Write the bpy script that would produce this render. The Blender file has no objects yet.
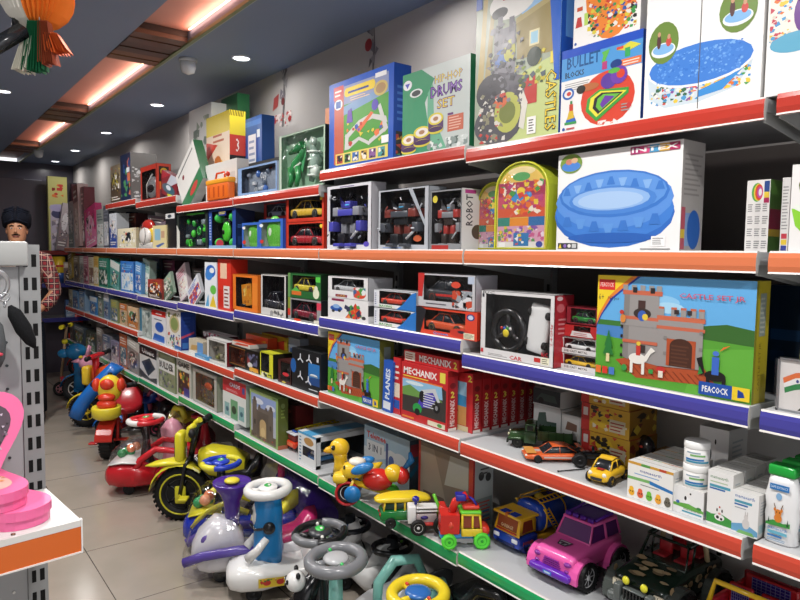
import bpy, math, random
import numpy as np
from mathutils import Vector, Matrix
PI=math.pi
scene=bpy.context.scene
COL=scene.collection
# ---------------------------------------------------------------- colour and materials
def lin(c):
    if isinstance(c,str):
        c=c.lstrip('#')
        if len(c)==3: c=''.join(q*2 for q in c)
        c=[int(c[i:i+2],16)/255 for i in (0,2,4)]
    l=[((v/12.92) if v<=.04045 else ((v+.055)/1.055)**2.4) for v in c[:3]]
    g=.3*l[0]+.5*l[1]+.2*l[2]
    return tuple((v*.97+g*.03)*.84 for v in l)+(1.0,)
MATS={}
def mat(key):
    if key in MATS: return MATS[key]
    m=bpy.data.materials.new(key); m.use_nodes=True
    nt=m.node_tree; b=nt.nodes['Principled BSDF']
    spec={'card':(.33,0,.5),'plastic':(.22,0,.5),'matte':(.7,0,.25),'rubber':(.55,0,.3),'metal':(.3,.9,.5),'paint':(.38,.0,.45),'cloth':(.9,0,.15),'skin':(.5,0,.4)}
    if key=='film':
        nt.nodes.remove(b); o=nt.nodes['Material Output']
        t=nt.nodes.new('ShaderNodeBsdfTransparent'); g=nt.nodes.new('ShaderNodeBsdfGlossy'); g.inputs['Roughness'].default_value=.12
        mx=nt.nodes.new('ShaderNodeMixShader'); lw=nt.nodes.new('ShaderNodeLayerWeight'); lw.inputs['Blend'].default_value=.25
        nz=nt.nodes.new('ShaderNodeTexNoise'); nz.inputs['Scale'].default_value=22; bp=nt.nodes.new('ShaderNodeBump'); bp.inputs['Strength'].default_value=.35; bp.inputs['Distance'].default_value=.02
        tc=nt.nodes.new('ShaderNodeTexCoord'); nt.links.new(tc.outputs['Object'],nz.inputs['Vector'])
        nt.links.new(nz.outputs['Fac'],bp.inputs['Height']); nt.links.new(bp.outputs['Normal'],g.inputs['Normal'])
        ma=nt.nodes.new('ShaderNodeMath'); ma.operation='MULTIPLY_ADD'; ma.inputs[1].default_value=.35; ma.inputs[2].default_value=.04
        nt.links.new(lw.outputs['Facing'],ma.inputs[0]); nt.links.new(ma.outputs[0],mx.inputs[0])
        nt.links.new(t.outputs[0],mx.inputs[1]); nt.links.new(g.outputs[0],mx.inputs[2]); nt.links.new(mx.outputs[0],o.inputs['Surface'])
        MATS[key]=m; return m
    at=nt.nodes.new('ShaderNodeAttribute'); at.attribute_name='Col'
    if key=='lamp':
        b.inputs['Base Color'].default_value=(1,1,1,1)
        nt.links.new(at.outputs['Color'],b.inputs['Emission Color']); b.inputs['Emission Strength'].default_value=9
        MATS[key]=m; return m
    r,me,sp=spec[key]
    b.inputs['Metallic'].default_value=me; b.inputs['Specular IOR Level'].default_value=sp
    nz=nt.nodes.new('ShaderNodeTexNoise'); nz.inputs['Scale'].default_value={'cloth':300,'matte':60}.get(key,14)
    tc=nt.nodes.new('ShaderNodeTexCoord'); nt.links.new(tc.outputs['Object'],nz.inputs['Vector'])
    mr=nt.nodes.new('ShaderNodeMapRange'); mr.inputs['To Min'].default_value=r*.8; mr.inputs['To Max'].default_value=r*1.25
    nt.links.new(nz.outputs['Fac'],mr.inputs['Value']); nt.links.new(mr.outputs[0],b.inputs['Roughness'])
    nt.links.new(at.outputs['Color'],b.inputs['Base Color'])
    if key in('card','cloth'):
        bp=nt.nodes.new('ShaderNodeBump'); bp.inputs['Strength'].default_value=.12 if key=='card' else .4; bp.inputs['Distance'].default_value=.01 if key=='card' else .002
        nt.links.new(nz.outputs['Fac'],bp.inputs['Height']); nt.links.new(bp.outputs['Normal'],b.inputs['Normal'])
    MATS[key]=m; return m
# ---------------------------------------------------------------- mesh builder
FONT=None
def superring(cx,cz,hw,hh,e=4,n=16,top=1.0):
    out=[]
    for i in range(n):
        a=2*PI*(i+.5)/n; c,s=math.cos(a),math.sin(a)
        x=math.copysign(abs(c)**(2/e),c); z=math.copysign(abs(s)**(2/e),s)
        k=1+(top-1)*(z+1)/2
        out.append((cx+hw*x*k,cz+hh*z))
    return out
class MB:
    def __init__(s): s.v=[];s.f=[];s.c=[];s.m=[];s.s=[];s.M=Matrix.Identity(4);s.st=[];s.k='plastic';s.lay=0
    def push(s,M): s.st.append(s.M); s.M=s.M@M; return s
    def pop(s): s.M=s.st.pop(); return s
    def mt(s,k): s.k=k; return s
    def add(s,vs,fs,c,smooth=False,cols=None):
        o=len(s.v); s.v+= [tuple(s.M@Vector(p)) for p in vs]
        if cols is None: cc=lin(c)
        for i,f in enumerate(fs):
            s.f.append([o+j for j in f]); s.c.append(lin(cols[i]) if cols else cc); s.m.append(s.k); s.s.append(smooth)
        return s
    def quad(s,a,b,c_,d,c): return s.add([a,b,c_,d],[(0,1,2,3)],c)
    def box(s,x0,x1,y0,y1,z0,z1,c,fc=None):
        # face order: front(-y), right(+x), back, left(-x), top, bottom
        v=[(x0,y0,z0),(x1,y0,z0),(x1,y1,z0),(x0,y1,z0),(x0,y0,z1),(x1,y0,z1),(x1,y1,z1),(x0,y1,z1)]
        f=[(0,1,5,4),(1,2,6,5),(2,3,7,6),(3,0,4,7),(4,5,6,7),(3,2,1,0)]
        cols=None
        if fc: cols=[fc.get(k,c) for k in ('front','right','back','left','top','bottom')]
        return s.add(v,f,c,False,cols)
    def rbox(s,x0,x1,y0,y1,z0,z1,b,c,n=3):
        b=min(b,(x1-x0)/2.01,(y1-y0)/2.01,(z1-z0)/2.01)
        rings=[]
        lev=[(z0,b),(z0+b*.3,b*.3),(z0+b,0),(z1-b,0),(z1-b*.3,b*.3),(z1,b)]
        for z,ins in lev:
            r=max(b-ins,b*.15); ring=[]
            for cx,cy,a0 in ((x1-ins-r,y1-ins-r,0),(x0+ins+r,y1-ins-r,90),(x0+ins+r,y0+ins+r,180),(x1-ins-r,y0+ins+r,270)):
                for i in range(n+1):
                    a=math.radians(a0+90*i/n); ring.append((cx+r*math.cos(a),cy+r*math.sin(a),z))
            rings.append(ring)
        return s.loft(rings,c)
    def loft(s,rings,c,cap=True,smooth=True,close=False,cols=None):
        n=len(rings[0]); vs=[p for r in rings for p in r]; fs=[];cs=[]
        R=len(rings)
        for i in range(R if close else R-1):
            for j in range(n):
                a=i*n+j;b_=i*n+(j+1)%n;d=((i+1)%R)*n+j;e=((i+1)%R)*n+(j+1)%n
                fs.append((a,b_,e,d)); cs.append(cols[i] if cols else c)
        if cap and not close:
            fs.append(tuple(range(n))[::-1]); cs.append(cols[0] if cols else c)
            fs.append(tuple((R-1)*n+j for j in range(n))); cs.append(cols[-1] if cols else c)
        o=len(s.s); s.add(vs,fs,c,smooth,cs)
        if cap and not close: s.s[-1]=False; s.s[-2]=False
        return s
    def body(s,st,c,e=4,n=16,cols=None):
        # stations along y: (y, zlow, zhigh, halfwidth, top factor)
        rings=[]
        for q in st:
            y,z0,z1,hw=q[:4]; tp=q[4] if len(q)>4 else 1
            rings.append([(x,y,z) for x,z in superring(0,(z0+z1)/2,hw,(z1-z0)/2,e,n,tp)])
        return s.loft(rings,c,cols=cols)
    def tube(s,path,r,c,n=8,close=False):
        P=[Vector(p) for p in path]; N=len(P); rings=[]; up=None
        for i in range(N):
            if close: t=P[(i+1)%N]-P[i-1]
            else: t=P[min(i+1,N-1)]-P[max(i-1,0)]
            t.normalize()
            if up is None:
                up=Vector((0,0,1)) if abs(t.z)<.9 else Vector((1,0,0))
            a=up-t*up.dot(t)
            if a.length<1e-6: a=Vector((1,0,0))-t*t.x
            a.normalize(); b_=t.cross(a); up=a
            rr=r[i] if isinstance(r,(list,tuple)) else r
            rings.append([tuple(P[i]+a*rr*math.cos(2*PI*j/n)+b_*rr*math.sin(2*PI*j/n)) for j in range(n)])
        return s.loft(rings,c,close=close)
    def lathe(s,prof,o,axis,c,n=20,cols=None):
        ax=Vector(axis).normalized(); u=ax.orthogonal().normalized(); w=ax.cross(u); o=Vector(o)
        rings=[[tuple(o+ax*z+(u*math.cos(2*PI*j/n)+w*math.sin(2*PI*j/n))*max(r,1e-5)) for j in range(n)] for r,z in prof]
        return s.loft(rings,c,cols=cols)
    def cyl(s,a,b,r,c,n=16):
        a=Vector(a);b=Vector(b); o=len(s.s)
        s.lathe([(r,0),(r,(b-a).length)],a,b-a,c,n); return s
    def ell(s,o,rx,ry,rz,c,n=16,m=10,rot=None):
        rings=[]
        R=rot or Matrix.Identity(3)
        for i in range(m+1):
            t=PI*i/m; z=-math.cos(t); q=max(math.sin(t),1e-4)
            rings.append([tuple(Vector(o)+R@Vector((rx*q*math.cos(2*PI*j/n),ry*q*math.sin(2*PI*j/n),rz*z))) for j in range(n)])
        return s.loft(rings,c)
    def torus(s,o,R,r,axis,c,n=24,m=8,a0=0,a1=2*PI,sy=1):
        ax=Vector(axis).normalized(); u=ax.orthogonal().normalized(); w=ax.cross(u)
        full=abs(a1-a0-2*PI)<1e-6; k=n if full else n+1
        pth=[Vector(o)+u*R*math.cos(a0+(a1-a0)*i/n)+w*R*sy*math.sin(a0+(a1-a0)*i/n) for i in range(k)]
        return s.tube(pth,r,c,m,close=full)
    def prism(s,pts,y0,y1,c,ax='y',smooth=False):
        f={'y':lambda p,y:(p[0],y,p[1]),'x':lambda p,y:(y,p[0],p[1]),'z':lambda p,y:(p[0],p[1],y)}[ax]
        n=len(pts); vs=[f(p,y0) for p in pts]+[f(p,y1) for p in pts]
        fs=[(i,(i+1)%n,n+(i+1)%n,n+i) for i in range(n)]+[tuple(range(n))[::-1],tuple(range(n,2*n))]
        return s.add(vs,fs,c,smooth)
    def text(s,t,O,ux,uy,w,h,c,font_w=0):
        # fit string t in the rectangle with corner O, unit axes ux,uy, width w, height h
        cu=bpy.data.curves.new('t','FONT'); cu.body=t; cu.size=1; cu.resolution_u=1; cu.offset=font_w
        ob=bpy.data.objects.new('t',cu); me=bpy.data.meshes.new_from_object(ob)
        if me and len(me.vertices):
            xs=[v.co.x for v in me.vertices]; ys=[v.co.y for v in me.vertices]
            x0,x1,y0,y1=min(xs),max(xs),min(ys),max(ys)
            O=Vector(O);ux=Vector(ux);uy=Vector(uy)
            vs=[O+ux*((v.co.x-x0)/(x1-x0+1e-9)*w)+uy*((v.co.y-y0)/(y1-y0+1e-9)*h) for v in me.vertices]
            s.add([tuple(v) for v in vs],[tuple(p.vertices) for p in me.polygons],c)
        bpy.data.objects.remove(ob); bpy.data.curves.remove(cu)
        if me: bpy.data.meshes.remove(me)
        return s
    def art(s,O,ux,uy,W,H,els,seed=1,gap=.00004):
        # printed artwork lying on a face; every element a hair above the one before
        O=Vector(O);ux=Vector(ux);uy=Vector(uy);nn=ux.cross(uy).normalized(); L=0
        rnd=random.Random(seed)
        def P(x,y): return tuple(O+ux*x*W+uy*y*H+nn*(gap*L))
        for e in els:
            L+=1; k=e[0]
            if k=='r': s.add([P(e[1],e[2]),P(e[3],e[2]),P(e[3],e[4]),P(e[1],e[4])],[(0,1,2,3)],e[5])
            elif k=='e':
                n=20; s.add([P(e[1]+e[3]*math.cos(2*PI*i/n),e[2]+e[4]*math.sin(2*PI*i/n)) for i in range(n)],[tuple(range(n))],e[5])
            elif k=='p': s.add([P(*q) for q in e[1]],[tuple(range(len(e[1])))],e[2])
            elif k=='t':
                s.text(e[1],P(e[2],e[3]),ux,uy,(e[4]-e[2])*W,(e[5]-e[3])*H,e[6],e[7] if len(e)>7 else 0)
            elif k=='tv': # vertical, reading upwards
                s.text(e[1],P(e[4],e[3]),uy,-ux,(e[5]-e[3])*H,(e[4]-e[2])*W,e[6],e[7] if len(e)>7 else 0)
            elif k=='td': # vertical, reading downwards
                s.text(e[1],P(e[2],e[5]),-uy,ux,(e[5]-e[3])*H,(e[4]-e[2])*W,e[6],e[7] if len(e)>7 else 0)
            elif k=='s':
                x0,y0,x1,y1,n,sz,cs=e[1:8]
                for _ in range(n):
                    x=x0+(x1-x0)*rnd.random();y=y0+(y1-y0)*rnd.random();a=rnd.random()*PI; q=sz*(.5+rnd.random())
                    m=rnd.choice((3,4,5)); kx=q; ky=q*W/H
                    pts=[(min(max(x+kx*math.cos(a+2*PI*i/m),x0),x1),min(max(y+ky*math.sin(a+2*PI*i/m)*rnd.uniform(.5,1),y0),y1)) for i in range(m)]
                    L2=L; L=L2+rnd.random()*.9
                    s.add([P(*p) for p in pts],[tuple(range(m))],rnd.choice(cs)); L=L2
                L+=1
            elif k=='l':
                x0,y0,x1,y1,n,c=e[1:7]
                for i in range(n):
                    yy=y0+(y1-y0)*(i+.2)/n; h=(y1-y0)/n*.4; x2=x0+(x1-x0)*(.7+.3*rnd.random())
                    s.add([P(x0,yy),P(x2,yy),P(x2,yy+h),P(x0,yy+h)],[(0,1,2,3)],c)
            elif k=='arc': # ring sector cx,cy,r0,r1,a0,a1 (r in W units)
                cx,cy,r0,r1,a0,a1,c=e[1:8]; n=14; q=W/H
                a=[math.radians(a0+(a1-a0)*i/n) for i in range(n+1)]
                vs=[P(cx+r0*math.cos(t),cy+r0*q*math.sin(t)) for t in a]+[P(cx+r1*math.cos(t),cy+r1*q*math.sin(t)) for t in a]
                s.add(vs,[(i,i+1,n+2+i,n+1+i) for i in range(n)],c)
        return s
    def build(s,name,parent=None,label=None,loc=None):
        me=bpy.data.meshes.new(name)
        me.from_pydata(s.v,[],s.f)
        keys=sorted(set(s.m)); idx={k:i for i,k in enumerate(keys)}
        for k in keys: me.materials.append(mat(k))
        me.polygons.foreach_set('material_index',[idx[k] for k in s.m])
        me.polygons.foreach_set('use_smooth',s.s)
        ca=me.color_attributes.new('Col','FLOAT_COLOR','CORNER')
        buf=[]
        for f,c in zip(s.f,s.c): buf+=list(c)*len(f)
        ca.data.foreach_set('color',buf)
        me.update()
        o=bpy.data.objects.new(name,me); COL.objects.link(o)
        if parent: o.parent=parent
        if loc: o.location=loc
        if label: o['label']=label
        return o
def tag(o,label,cat,group=None,kind=None):
    if label: o['label']=label
    if cat: o['category']=cat
    if group: o['group']=group
    if kind: o['kind']=kind
    return o
LABELS={}
def thing(name,label,cat,loc=(0,0,0),rz=-PI/2,group=None):
    o=bpy.data.objects.new(name,None); o.empty_display_size=.02; COL.objects.link(o)
    o.location=loc; o.rotation_euler=(0,0,rz); tag(o,label,cat,group)
    return o
def struct(name,mb):
    o=mb.build(name); o['kind']='structure'; return o
def kids(o): return [c for c in COL.objects if c.parent==o]
def dup(o,parent=None,**kw):
    c=o.copy(); COL.objects.link(c)
    if parent: c.parent=parent
    for k in kids(o): dup(k,c)
    for k,v in kw.items():
        if k in('location','rotation_euler','scale'): setattr(c,k,v)
        else: c[k]=v
    return c
def T(x,y,z): return Matrix.Translation((x,y,z))
def RX(d): return Matrix.Rotation(math.radians(d),4,'X')
def RY(d): return Matrix.Rotation(math.radians(d),4,'Y')
def RZ(d): return Matrix.Rotation(math.radians(d),4,'Z')
def S(a,b=None,c=None):
    return Matrix.Diagonal((a,b if b is not None else a,c if c is not None else a,1))
# ---------------------------------------------------------------- camera (measured from the photograph)
CF,CP,CY,CR=650.82,math.radians(4.124),math.radians(37.6065),math.radians(.739)
_F=Vector((math.sin(CY)*math.cos(CP),math.cos(CY)*math.cos(CP),-math.sin(CP)))
_R=Vector((math.cos(CY),-math.sin(CY),0)); _U=_R.cross(_F)
R2=_R*math.cos(CR)+_U*math.sin(CR); U2=-_R*math.sin(CR)+_U*math.cos(CR)
cam=bpy.data.cameras.new('camera'); cam.lens=CF/800*36; cam.sensor_width=36; cam.clip_start=.02
co=bpy.data.objects.new('camera',cam); COL.objects.link(co); scene.camera=co
co.matrix_world=Matrix(((R2.x,U2.x,-_F.x,0),(R2.y,U2.y,-_F.y,0),(R2.z,U2.z,-_F.z,1.5),(0,0,0,1)))
def at(u,v,**k):
    d=_F+R2*((u-400)/CF)-U2*((v-300)/CF)
    t=k['x']/d.x if 'x' in k else k['y']/d.y if 'y' in k else (k['z']-1.5)/d.z
    return Vector((0,0,1.5))+d*t
def yfor(u,X,z):   # y of the point in plane x=X at height z seen in column u
    k=(u-400)/CF; A=R2-_F*k
    return -(X*A.x+(z-1.5)*A.z)/A.y
def zfor(v,X,y):
    k=-(v-300)/CF; A=U2-_F*k
    return 1.5-(X*A.x+y*A.y)/A.z
D0=1.432; Y0=.625; BW=.9
LV={6:[.335,.33,.343,.286,.283,.353,.385,.373,.37,.37],5:[.012]*10,
    4:[-.32,-.319,-.278,-.318,-.336,-.347,-.34,-.34,-.34,-.34],
    3:[-.609,-.609,-.603,-.634,-.657,-.661,-.624,-.62,-.62,-.62],
    2:[-.978,-.978,-.986,-.979,-.949,-.973,-.98,-.98,-.98,-.98]}
NB=8
def shelf_z(level,bay): return 1.5+LV[level][bay+1]
# ================================================================ room
XW=1.88; ZC=2.595; YB=9.6; XL=-2.6; YF=-2.6
def node_mat(name): 
    m=bpy.data.materials.new(name); m.use_nodes=True; return m,m.node_tree,m.node_tree.nodes['Principled BSDF']
# floor tiles 61 cm, thin dark joints
m,nt,b=node_mat('floor_tile')
geo=nt.nodes.new('ShaderNodeNewGeometry'); sep=nt.nodes.new('ShaderNodeSeparateXYZ'); nt.links.new(geo.outputs['Position'],sep.inputs[0])
def joint(out,off):
    a=nt.nodes.new('ShaderNodeMath');a.operation='ADD';a.inputs[1].default_value=-off+61; nt.links.new(out,a.inputs[0])
    p=nt.nodes.new('ShaderNodeMath');p.operation='PINGPONG';p.inputs[1].default_value=.305; nt.links.new(a.outputs[0],p.inputs[0])
    l=nt.nodes.new('ShaderNodeMath');l.operation='LESS_THAN';l.inputs[1].default_value=.0022; nt.links.new(p.outputs[0],l.inputs[0]); return l
j1=joint(sep.outputs['X'],.69); j2=joint(sep.outputs['Y'],2.815)
mx=nt.nodes.new('ShaderNodeMath');mx.operation='MAXIMUM';nt.links.new(j1.outputs[0],mx.inputs[0]);nt.links.new(j2.outputs[0],mx.inputs[1])
nz=nt.nodes.new('ShaderNodeTexNoise');nz.inputs['Scale'].default_value=3;nz.inputs['Detail'].default_value=6;nt.links.new(geo.outputs['Position'],nz.inputs['Vector'])
cr=nt.nodes.new('ShaderNodeValToRGB');cr.color_ramp.elements[0].position=.3;cr.color_ramp.elements[0].color=lin('999083');cr.color_ramp.elements[1].position=.7;cr.color_ramp.elements[1].color=lin('a69c90')
nt.links.new(nz.outputs['Fac'],cr.inputs[0])
mc=nt.nodes.new('ShaderNodeMix');mc.data_type='RGBA';mc.inputs['B'].default_value=lin('4c463f');nt.links.new(mx.outputs[0],mc.inputs['Factor']);nt.links.new(cr.outputs[0],mc.inputs['A']);nt.links.new(mc.outputs['Result'],b.inputs['Base Color'])
b.inputs['Roughness'].default_value=.17; b.inputs['Specular IOR Level'].default_value=.6
mb=MB(); mb.box(XL,2.3,YF,YB+.2,-.1,0,'888'); fl=struct('floor',mb); fl.data.materials.clear(); fl.data.materials.append(m)
def plain(name,hexc,rough=.6,bump=.0,scale=8):
    m,nt,b=node_mat(name); nz=nt.nodes.new('ShaderNodeTexNoise'); nz.inputs['Scale'].default_value=scale; tc=nt.nodes.new('ShaderNodeNewGeometry'); nt.links.new(tc.outputs['Position'],nz.inputs['Vector'])
    c=lin(hexc); cr=nt.nodes.new('ShaderNodeValToRGB'); cr.color_ramp.elements[0].color=tuple(v*.93 for v in c[:3])+(1,); cr.color_ramp.elements[1].color=tuple(min(1,v*1.05) for v in c[:3])+(1,)
    nt.links.new(nz.outputs['Fac'],cr.inputs[0]); nt.links.new(cr.outputs[0],b.inputs['Base Color']); b.inputs['Roughness'].default_value=rough
    return m
def setm(o,m): o.data.materials.clear(); o.data.materials.append(m); return o
M_CEIL=plain('ceiling_paint','8394b0',.55,scale=2); M_WALL=plain('wall_paint','bcb7b3',.6,scale=3); M_PINK=plain('cove_paint','d29a8a',.5); M_DARK=plain('dark_partition','4a4652',.25)
# ceiling with a long recessed slot, x .975 - 1.245
SX0,SX1=.975,1.245
mb=MB(); mb.box(XL,SX0,YF,YB+.1,ZC,ZC+.05,'888'); mb.box(SX1,2.3,YF,YB+.1,ZC,ZC+.05,'888'); setm(struct('ceiling',mb),M_CEIL)
mb=MB(); mb.box(SX0-.12,SX1+.12,YF,YB+.1,ZC+.052,ZC+.1,'888'); setm(struct('trim_1',mb),M_PINK)
mb=MB(); mb.mt('paint'); mb.box(SX1-.001,SX1+.018,YF,YB,ZC-.012,ZC+.004,'7d8a5a'); mb.box(SX1+.018,SX1+.03,YF,YB,ZC-.006,ZC-.0005,'a9b3ae'); struct('trim_2',mb)
mb=MB(); mb.box(XW,XW+.12,YF,YB,0,ZC,'ccc'); setm(struct('wall_right',mb),M_WALL)
mb=MB(); mb.box(XL,XW+.12,YB,YB+.12,0,ZC,'ccc'); setm(struct('wall_back',mb),M_DARK)
mb=MB(); mb.box(XL-.12,XL,YF,YB,0,ZC,'ccc'); setm(struct('wall_left',mb),M_WALL)
# wooden slatted cross pieces in the slot
rnd=random.Random(4)
for i,(y0,y1) in enumerate(((-1.08,-.5),(1.2,1.76),(3.47,4.03),(5.74,6.32),(8.02,8.6))):
    mb=MB(); mb.mt('paint'); n=6
    for k in range(n):
        a=y0+(y1-y0)*k/n; b_=y0+(y1-y0)*(k+1)/n
        mb.box(SX0+.001,SX1-.002,a+.004,b_-.004,ZC-.004-.004*(k%2),ZC+.03,rnd.choice(['6a4630','5c3c2a','7d5334','8a5a36','4f3527']))
    mb.box(SX0+.001,SX1-.002,y0,y1,ZC+.02,ZC+.05,'2a1d16')
    o=struct('trim_%d'%(i+3),mb); ['brown slatted wood panel across the lit slot, behind the camera','brown slatted wood panel across the lit ceiling slot above the camera','largest visible brown slatted wood panel across the pink ceiling slot','brown slatted wood panel second along the pink ceiling slot','brown slatted wood panel at the far end of the pink ceiling slot']
# LED strip lying on the ledge inside the slot
for y0,y1,lb in ((1.8,3.43,'near warm light strip inside the pink ceiling slot, before the large slatted panel'),(4.07,5.7,'warm light strip inside the pink ceiling slot between the two visible slatted panels'),(6.36,7.98,'far warm light strip inside the pink ceiling slot')):
    mb=MB(); mb.mt('lamp'); mb.box(SX1-.012,SX1-.004,y0,y1,ZC+.048,ZC+.05,'ffb48e'); mb.mt('plastic').box(SX1-.014,SX1-.002,y0,y1,ZC+.05,ZC+.0518,'ddd')
    o=mb.build('light_strip'); tag(o,lb,'light strip')
    l=bpy.data.lights.new('cove_light','AREA'); l.shape='RECTANGLE'; l.size=.03; l.size_y=y1-y0; l.energy=2.0*(y1-y0); l.color=(1,.52,.38)
    lo=bpy.data.objects.new('cove_light',l); COL.objects.link(lo); lo.location=(SX1-.006,(y0+y1)/2,ZC+.02); lo.rotation_euler=(0,math.radians(180-50),0)
# recessed downlights; the left-aisle pair is unseen, added to light the aisle side
LW=17
for x,y,lb in ((1.59,-1.0,'round ceiling downlight near the shelf wall, behind the camera'),(1.59,.52,'round ceiling downlight over the nearest shelf bay'),(1.59,2.04,'round ceiling downlight over the drum set bay'),(1.582,3.56,'largest round ceiling downlight in view, right of the pink slot'),(1.588,5.10,'second round ceiling downlight along the shelf wall'),(1.587,6.62,'third round ceiling downlight along the shelf wall'),(1.6,8.04,'fourth round ceiling downlight along the shelf wall'),(1.6,9.2,'farthest round ceiling downlight, by the back wall'),
    (.618,5.38,'round ceiling downlight left of the pink slot, at the photo edge'),(.618,3.86,'round ceiling downlight over the aisle floor'),(.618,2.34,'round ceiling downlight over the gondola end'),(.618,.82,'round ceiling downlight over the camera'),(.618,-.7,'round ceiling downlight over the aisle behind the camera'),(-.9,.82,'added unseen ceiling downlight over the left aisle'),(-.9,3.86,'added unseen ceiling downlight deep in the left aisle')):
    mb=MB(); mb.mt('paint').torus((0,0,-.002),.05,.006,(0,0,1),'d8dde2',24,6); mb.build
    t=thing('ceiling_light',lb,'ceiling light',(x,y,ZC),0,'recessed downlights in the ceiling')
    mb.build('trim_ring',t); m2=MB(); m2.mt('lamp').lathe([(.0,-.003),(.047,-.003),(.047,-.001)],(0,0,0),(0,0,1),'f4f8ff'); m2.build('diffuser',t)
    l=bpy.data.lights.new('down','AREA'); l.shape='DISK'; l.size=.1; l.energy=(4 if x>1 else 26); l.color=(1,.97,.94); l.spread=math.radians(165)
    lo=bpy.data.objects.new('down',l); COL.objects.link(lo); lo.location=(x,y,ZC-.012)
# smoke detectors
for (x,y,lb,z) in ((1.355,3.78,'white dome sensor on the ceiling beside the pink slot',ZC),(1.28,8.3,'small pale dome sensor on the ceiling at the far end of the pink slot',ZC)):
    t=thing('smoke_detector',lb,'smoke detector',(x,y,z),0)
    mb=MB(); mb.lathe([(.05,0),(.052,-.012),(.05,-.018)],(0,0,0),(0,0,1),'c9cdd2'); mb.build('base',t)
    mb=MB(); mb.lathe([(.046,-.018),(.044,-.05),(.034,-.078),(.0,-.09)],(0,0,0),(0,0,1),'dfe2e6'); mb.build('dome',t)
# world: soft even fill, added through the end left open behind the camera
w=bpy.data.worlds.new('world'); scene.world=w; w.use_nodes=True
w.node_tree.nodes['Background'].inputs[0].default_value=(.97,.97,1,1); w.node_tree.nodes['Background'].inputs[1].default_value=1.5
scene.view_settings.view_transform='Standard'; scene.view_settings.look='None'; scene.view_settings.gamma=1; scene.view_settings.exposure=-.14
# ================================================================ shelving
RAIL={6:'bf3a2c',5:'e07c50',4:'4745a0',3:'d24a34',2:'1da45e'}
LNAME={6:'red-edged top shelf',5:'orange-edged shelf',4:'blue-edged shelf',3:'red-edged middle shelf',2:'green-edged shelf'}
HOLD={(6,-1):'past the pool cartons at the right edge',(6,0):'holding the pool cartons',(6,1):'holding the drum set box',(6,2):'holding the dinosaur box',(6,3):'holding the leaning green box',(6,4):'holding the tall grey and blue box',
(5,-1):'at the right edge, under the green pool box',(5,0):'holding the blue pool box',(5,1):'holding the grey robot boxes',(5,2):'holding the red car boxes',(5,3):'holding the green monster box',(5,4):'holding the cream box',
(4,-1):'holding the flag picture at the right edge',(4,0):'holding the large castle set',(4,1):'holding the white and orange car boxes',(4,2):'holding the orange and green boxes',(4,3):'holding leaning picture books',(4,4):'holding light blue books',
(3,-1):'holding the shampoo bottles',(3,0):'holding loose toy cars and construction set boxes',(3,1):'holding the small castle set',(3,2):'holding the black drone box',(3,3):'holding the white game box',(3,4):'holding the red-topped game box',
(2,-1):'at the bottom right with the red jeep',(2,0):'holding the pink and camouflage jeeps',(2,1):'holding the yellow duck',(2,2):'holding the old gate puzzle',(2,3):'holding the framed picture puzzle',(2,4):'holding the black and white game box'}
FARW=['just past the tall grey box and cream box','two bays short of the far end','farthest along the wall','']
def shelf(level,bay):
    z=shelf_z(level,bay); y0=Y0+BW*bay+.004; y1=y0+BW-.008
    if bay==-1: y1-=.016; y0=-.5
    lb='%s board %s'%(LNAME[level],HOLD.get((level,bay)) or FARW[min(bay-5,3)])
    t=thing('shelf_board',lb,'shelf',(D0,(y0+y1)/2,z),-PI/2,'metal shelf boards on the right wall')
    w=(y1-y0)/2; dp=XW-D0-.035
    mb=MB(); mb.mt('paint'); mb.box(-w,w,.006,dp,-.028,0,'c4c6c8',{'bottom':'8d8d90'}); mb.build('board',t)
    mb=MB(); mb.mt('plastic'); c=RAIL[level]
    prof=[(0,.002),(-.003,-.002),(-.006,-.012),(-.0065,-.03),(-.004,-.041),(-.006,-.045),(0,-.045)]
    # profile swept along the width; pale lips at the top and bottom edge
    for i in range(len(prof)-1):
        a,b_=prof[i],prof[i+1]; cc='e2ddd8' if i in(0,4) else c
        mb.add([(-w,a[0],a[1]),(w,a[0],a[1]),(w,b_[0],b_[1]),(-w,b_[0],b_[1])],[(0,3,2,1)],cc,False)
    mb.add([(-w,p[0],p[1]) for p in prof],[tuple(range(7))],'d8d4cf'); mb.add([(w,p[0],p[1]) for p in prof],[tuple(range(7))[::-1]],'d8d4cf')
    mb.box(-w,w,0,.006,-.045,.002,'d8d4cf')
    mb.build('price_rail',t)
    for sx in (-1,1):
        mb=MB(); mb.mt('paint'); q=[(.008,-.005),(.004,-.05),(.03,-.052),(.09,-.06),(.2,-.075),(dp,-.1),(dp,-.005)]
        x=sx*(w-.003); mb.prism(q,x-.0015,x+.0015,'a9aaa8','x'); mb.build('bracket',t)
    return t
for lv in LV:
    for b_ in range(-1,NB if lv!=6 else 6): shelf(lv,b_)
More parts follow.
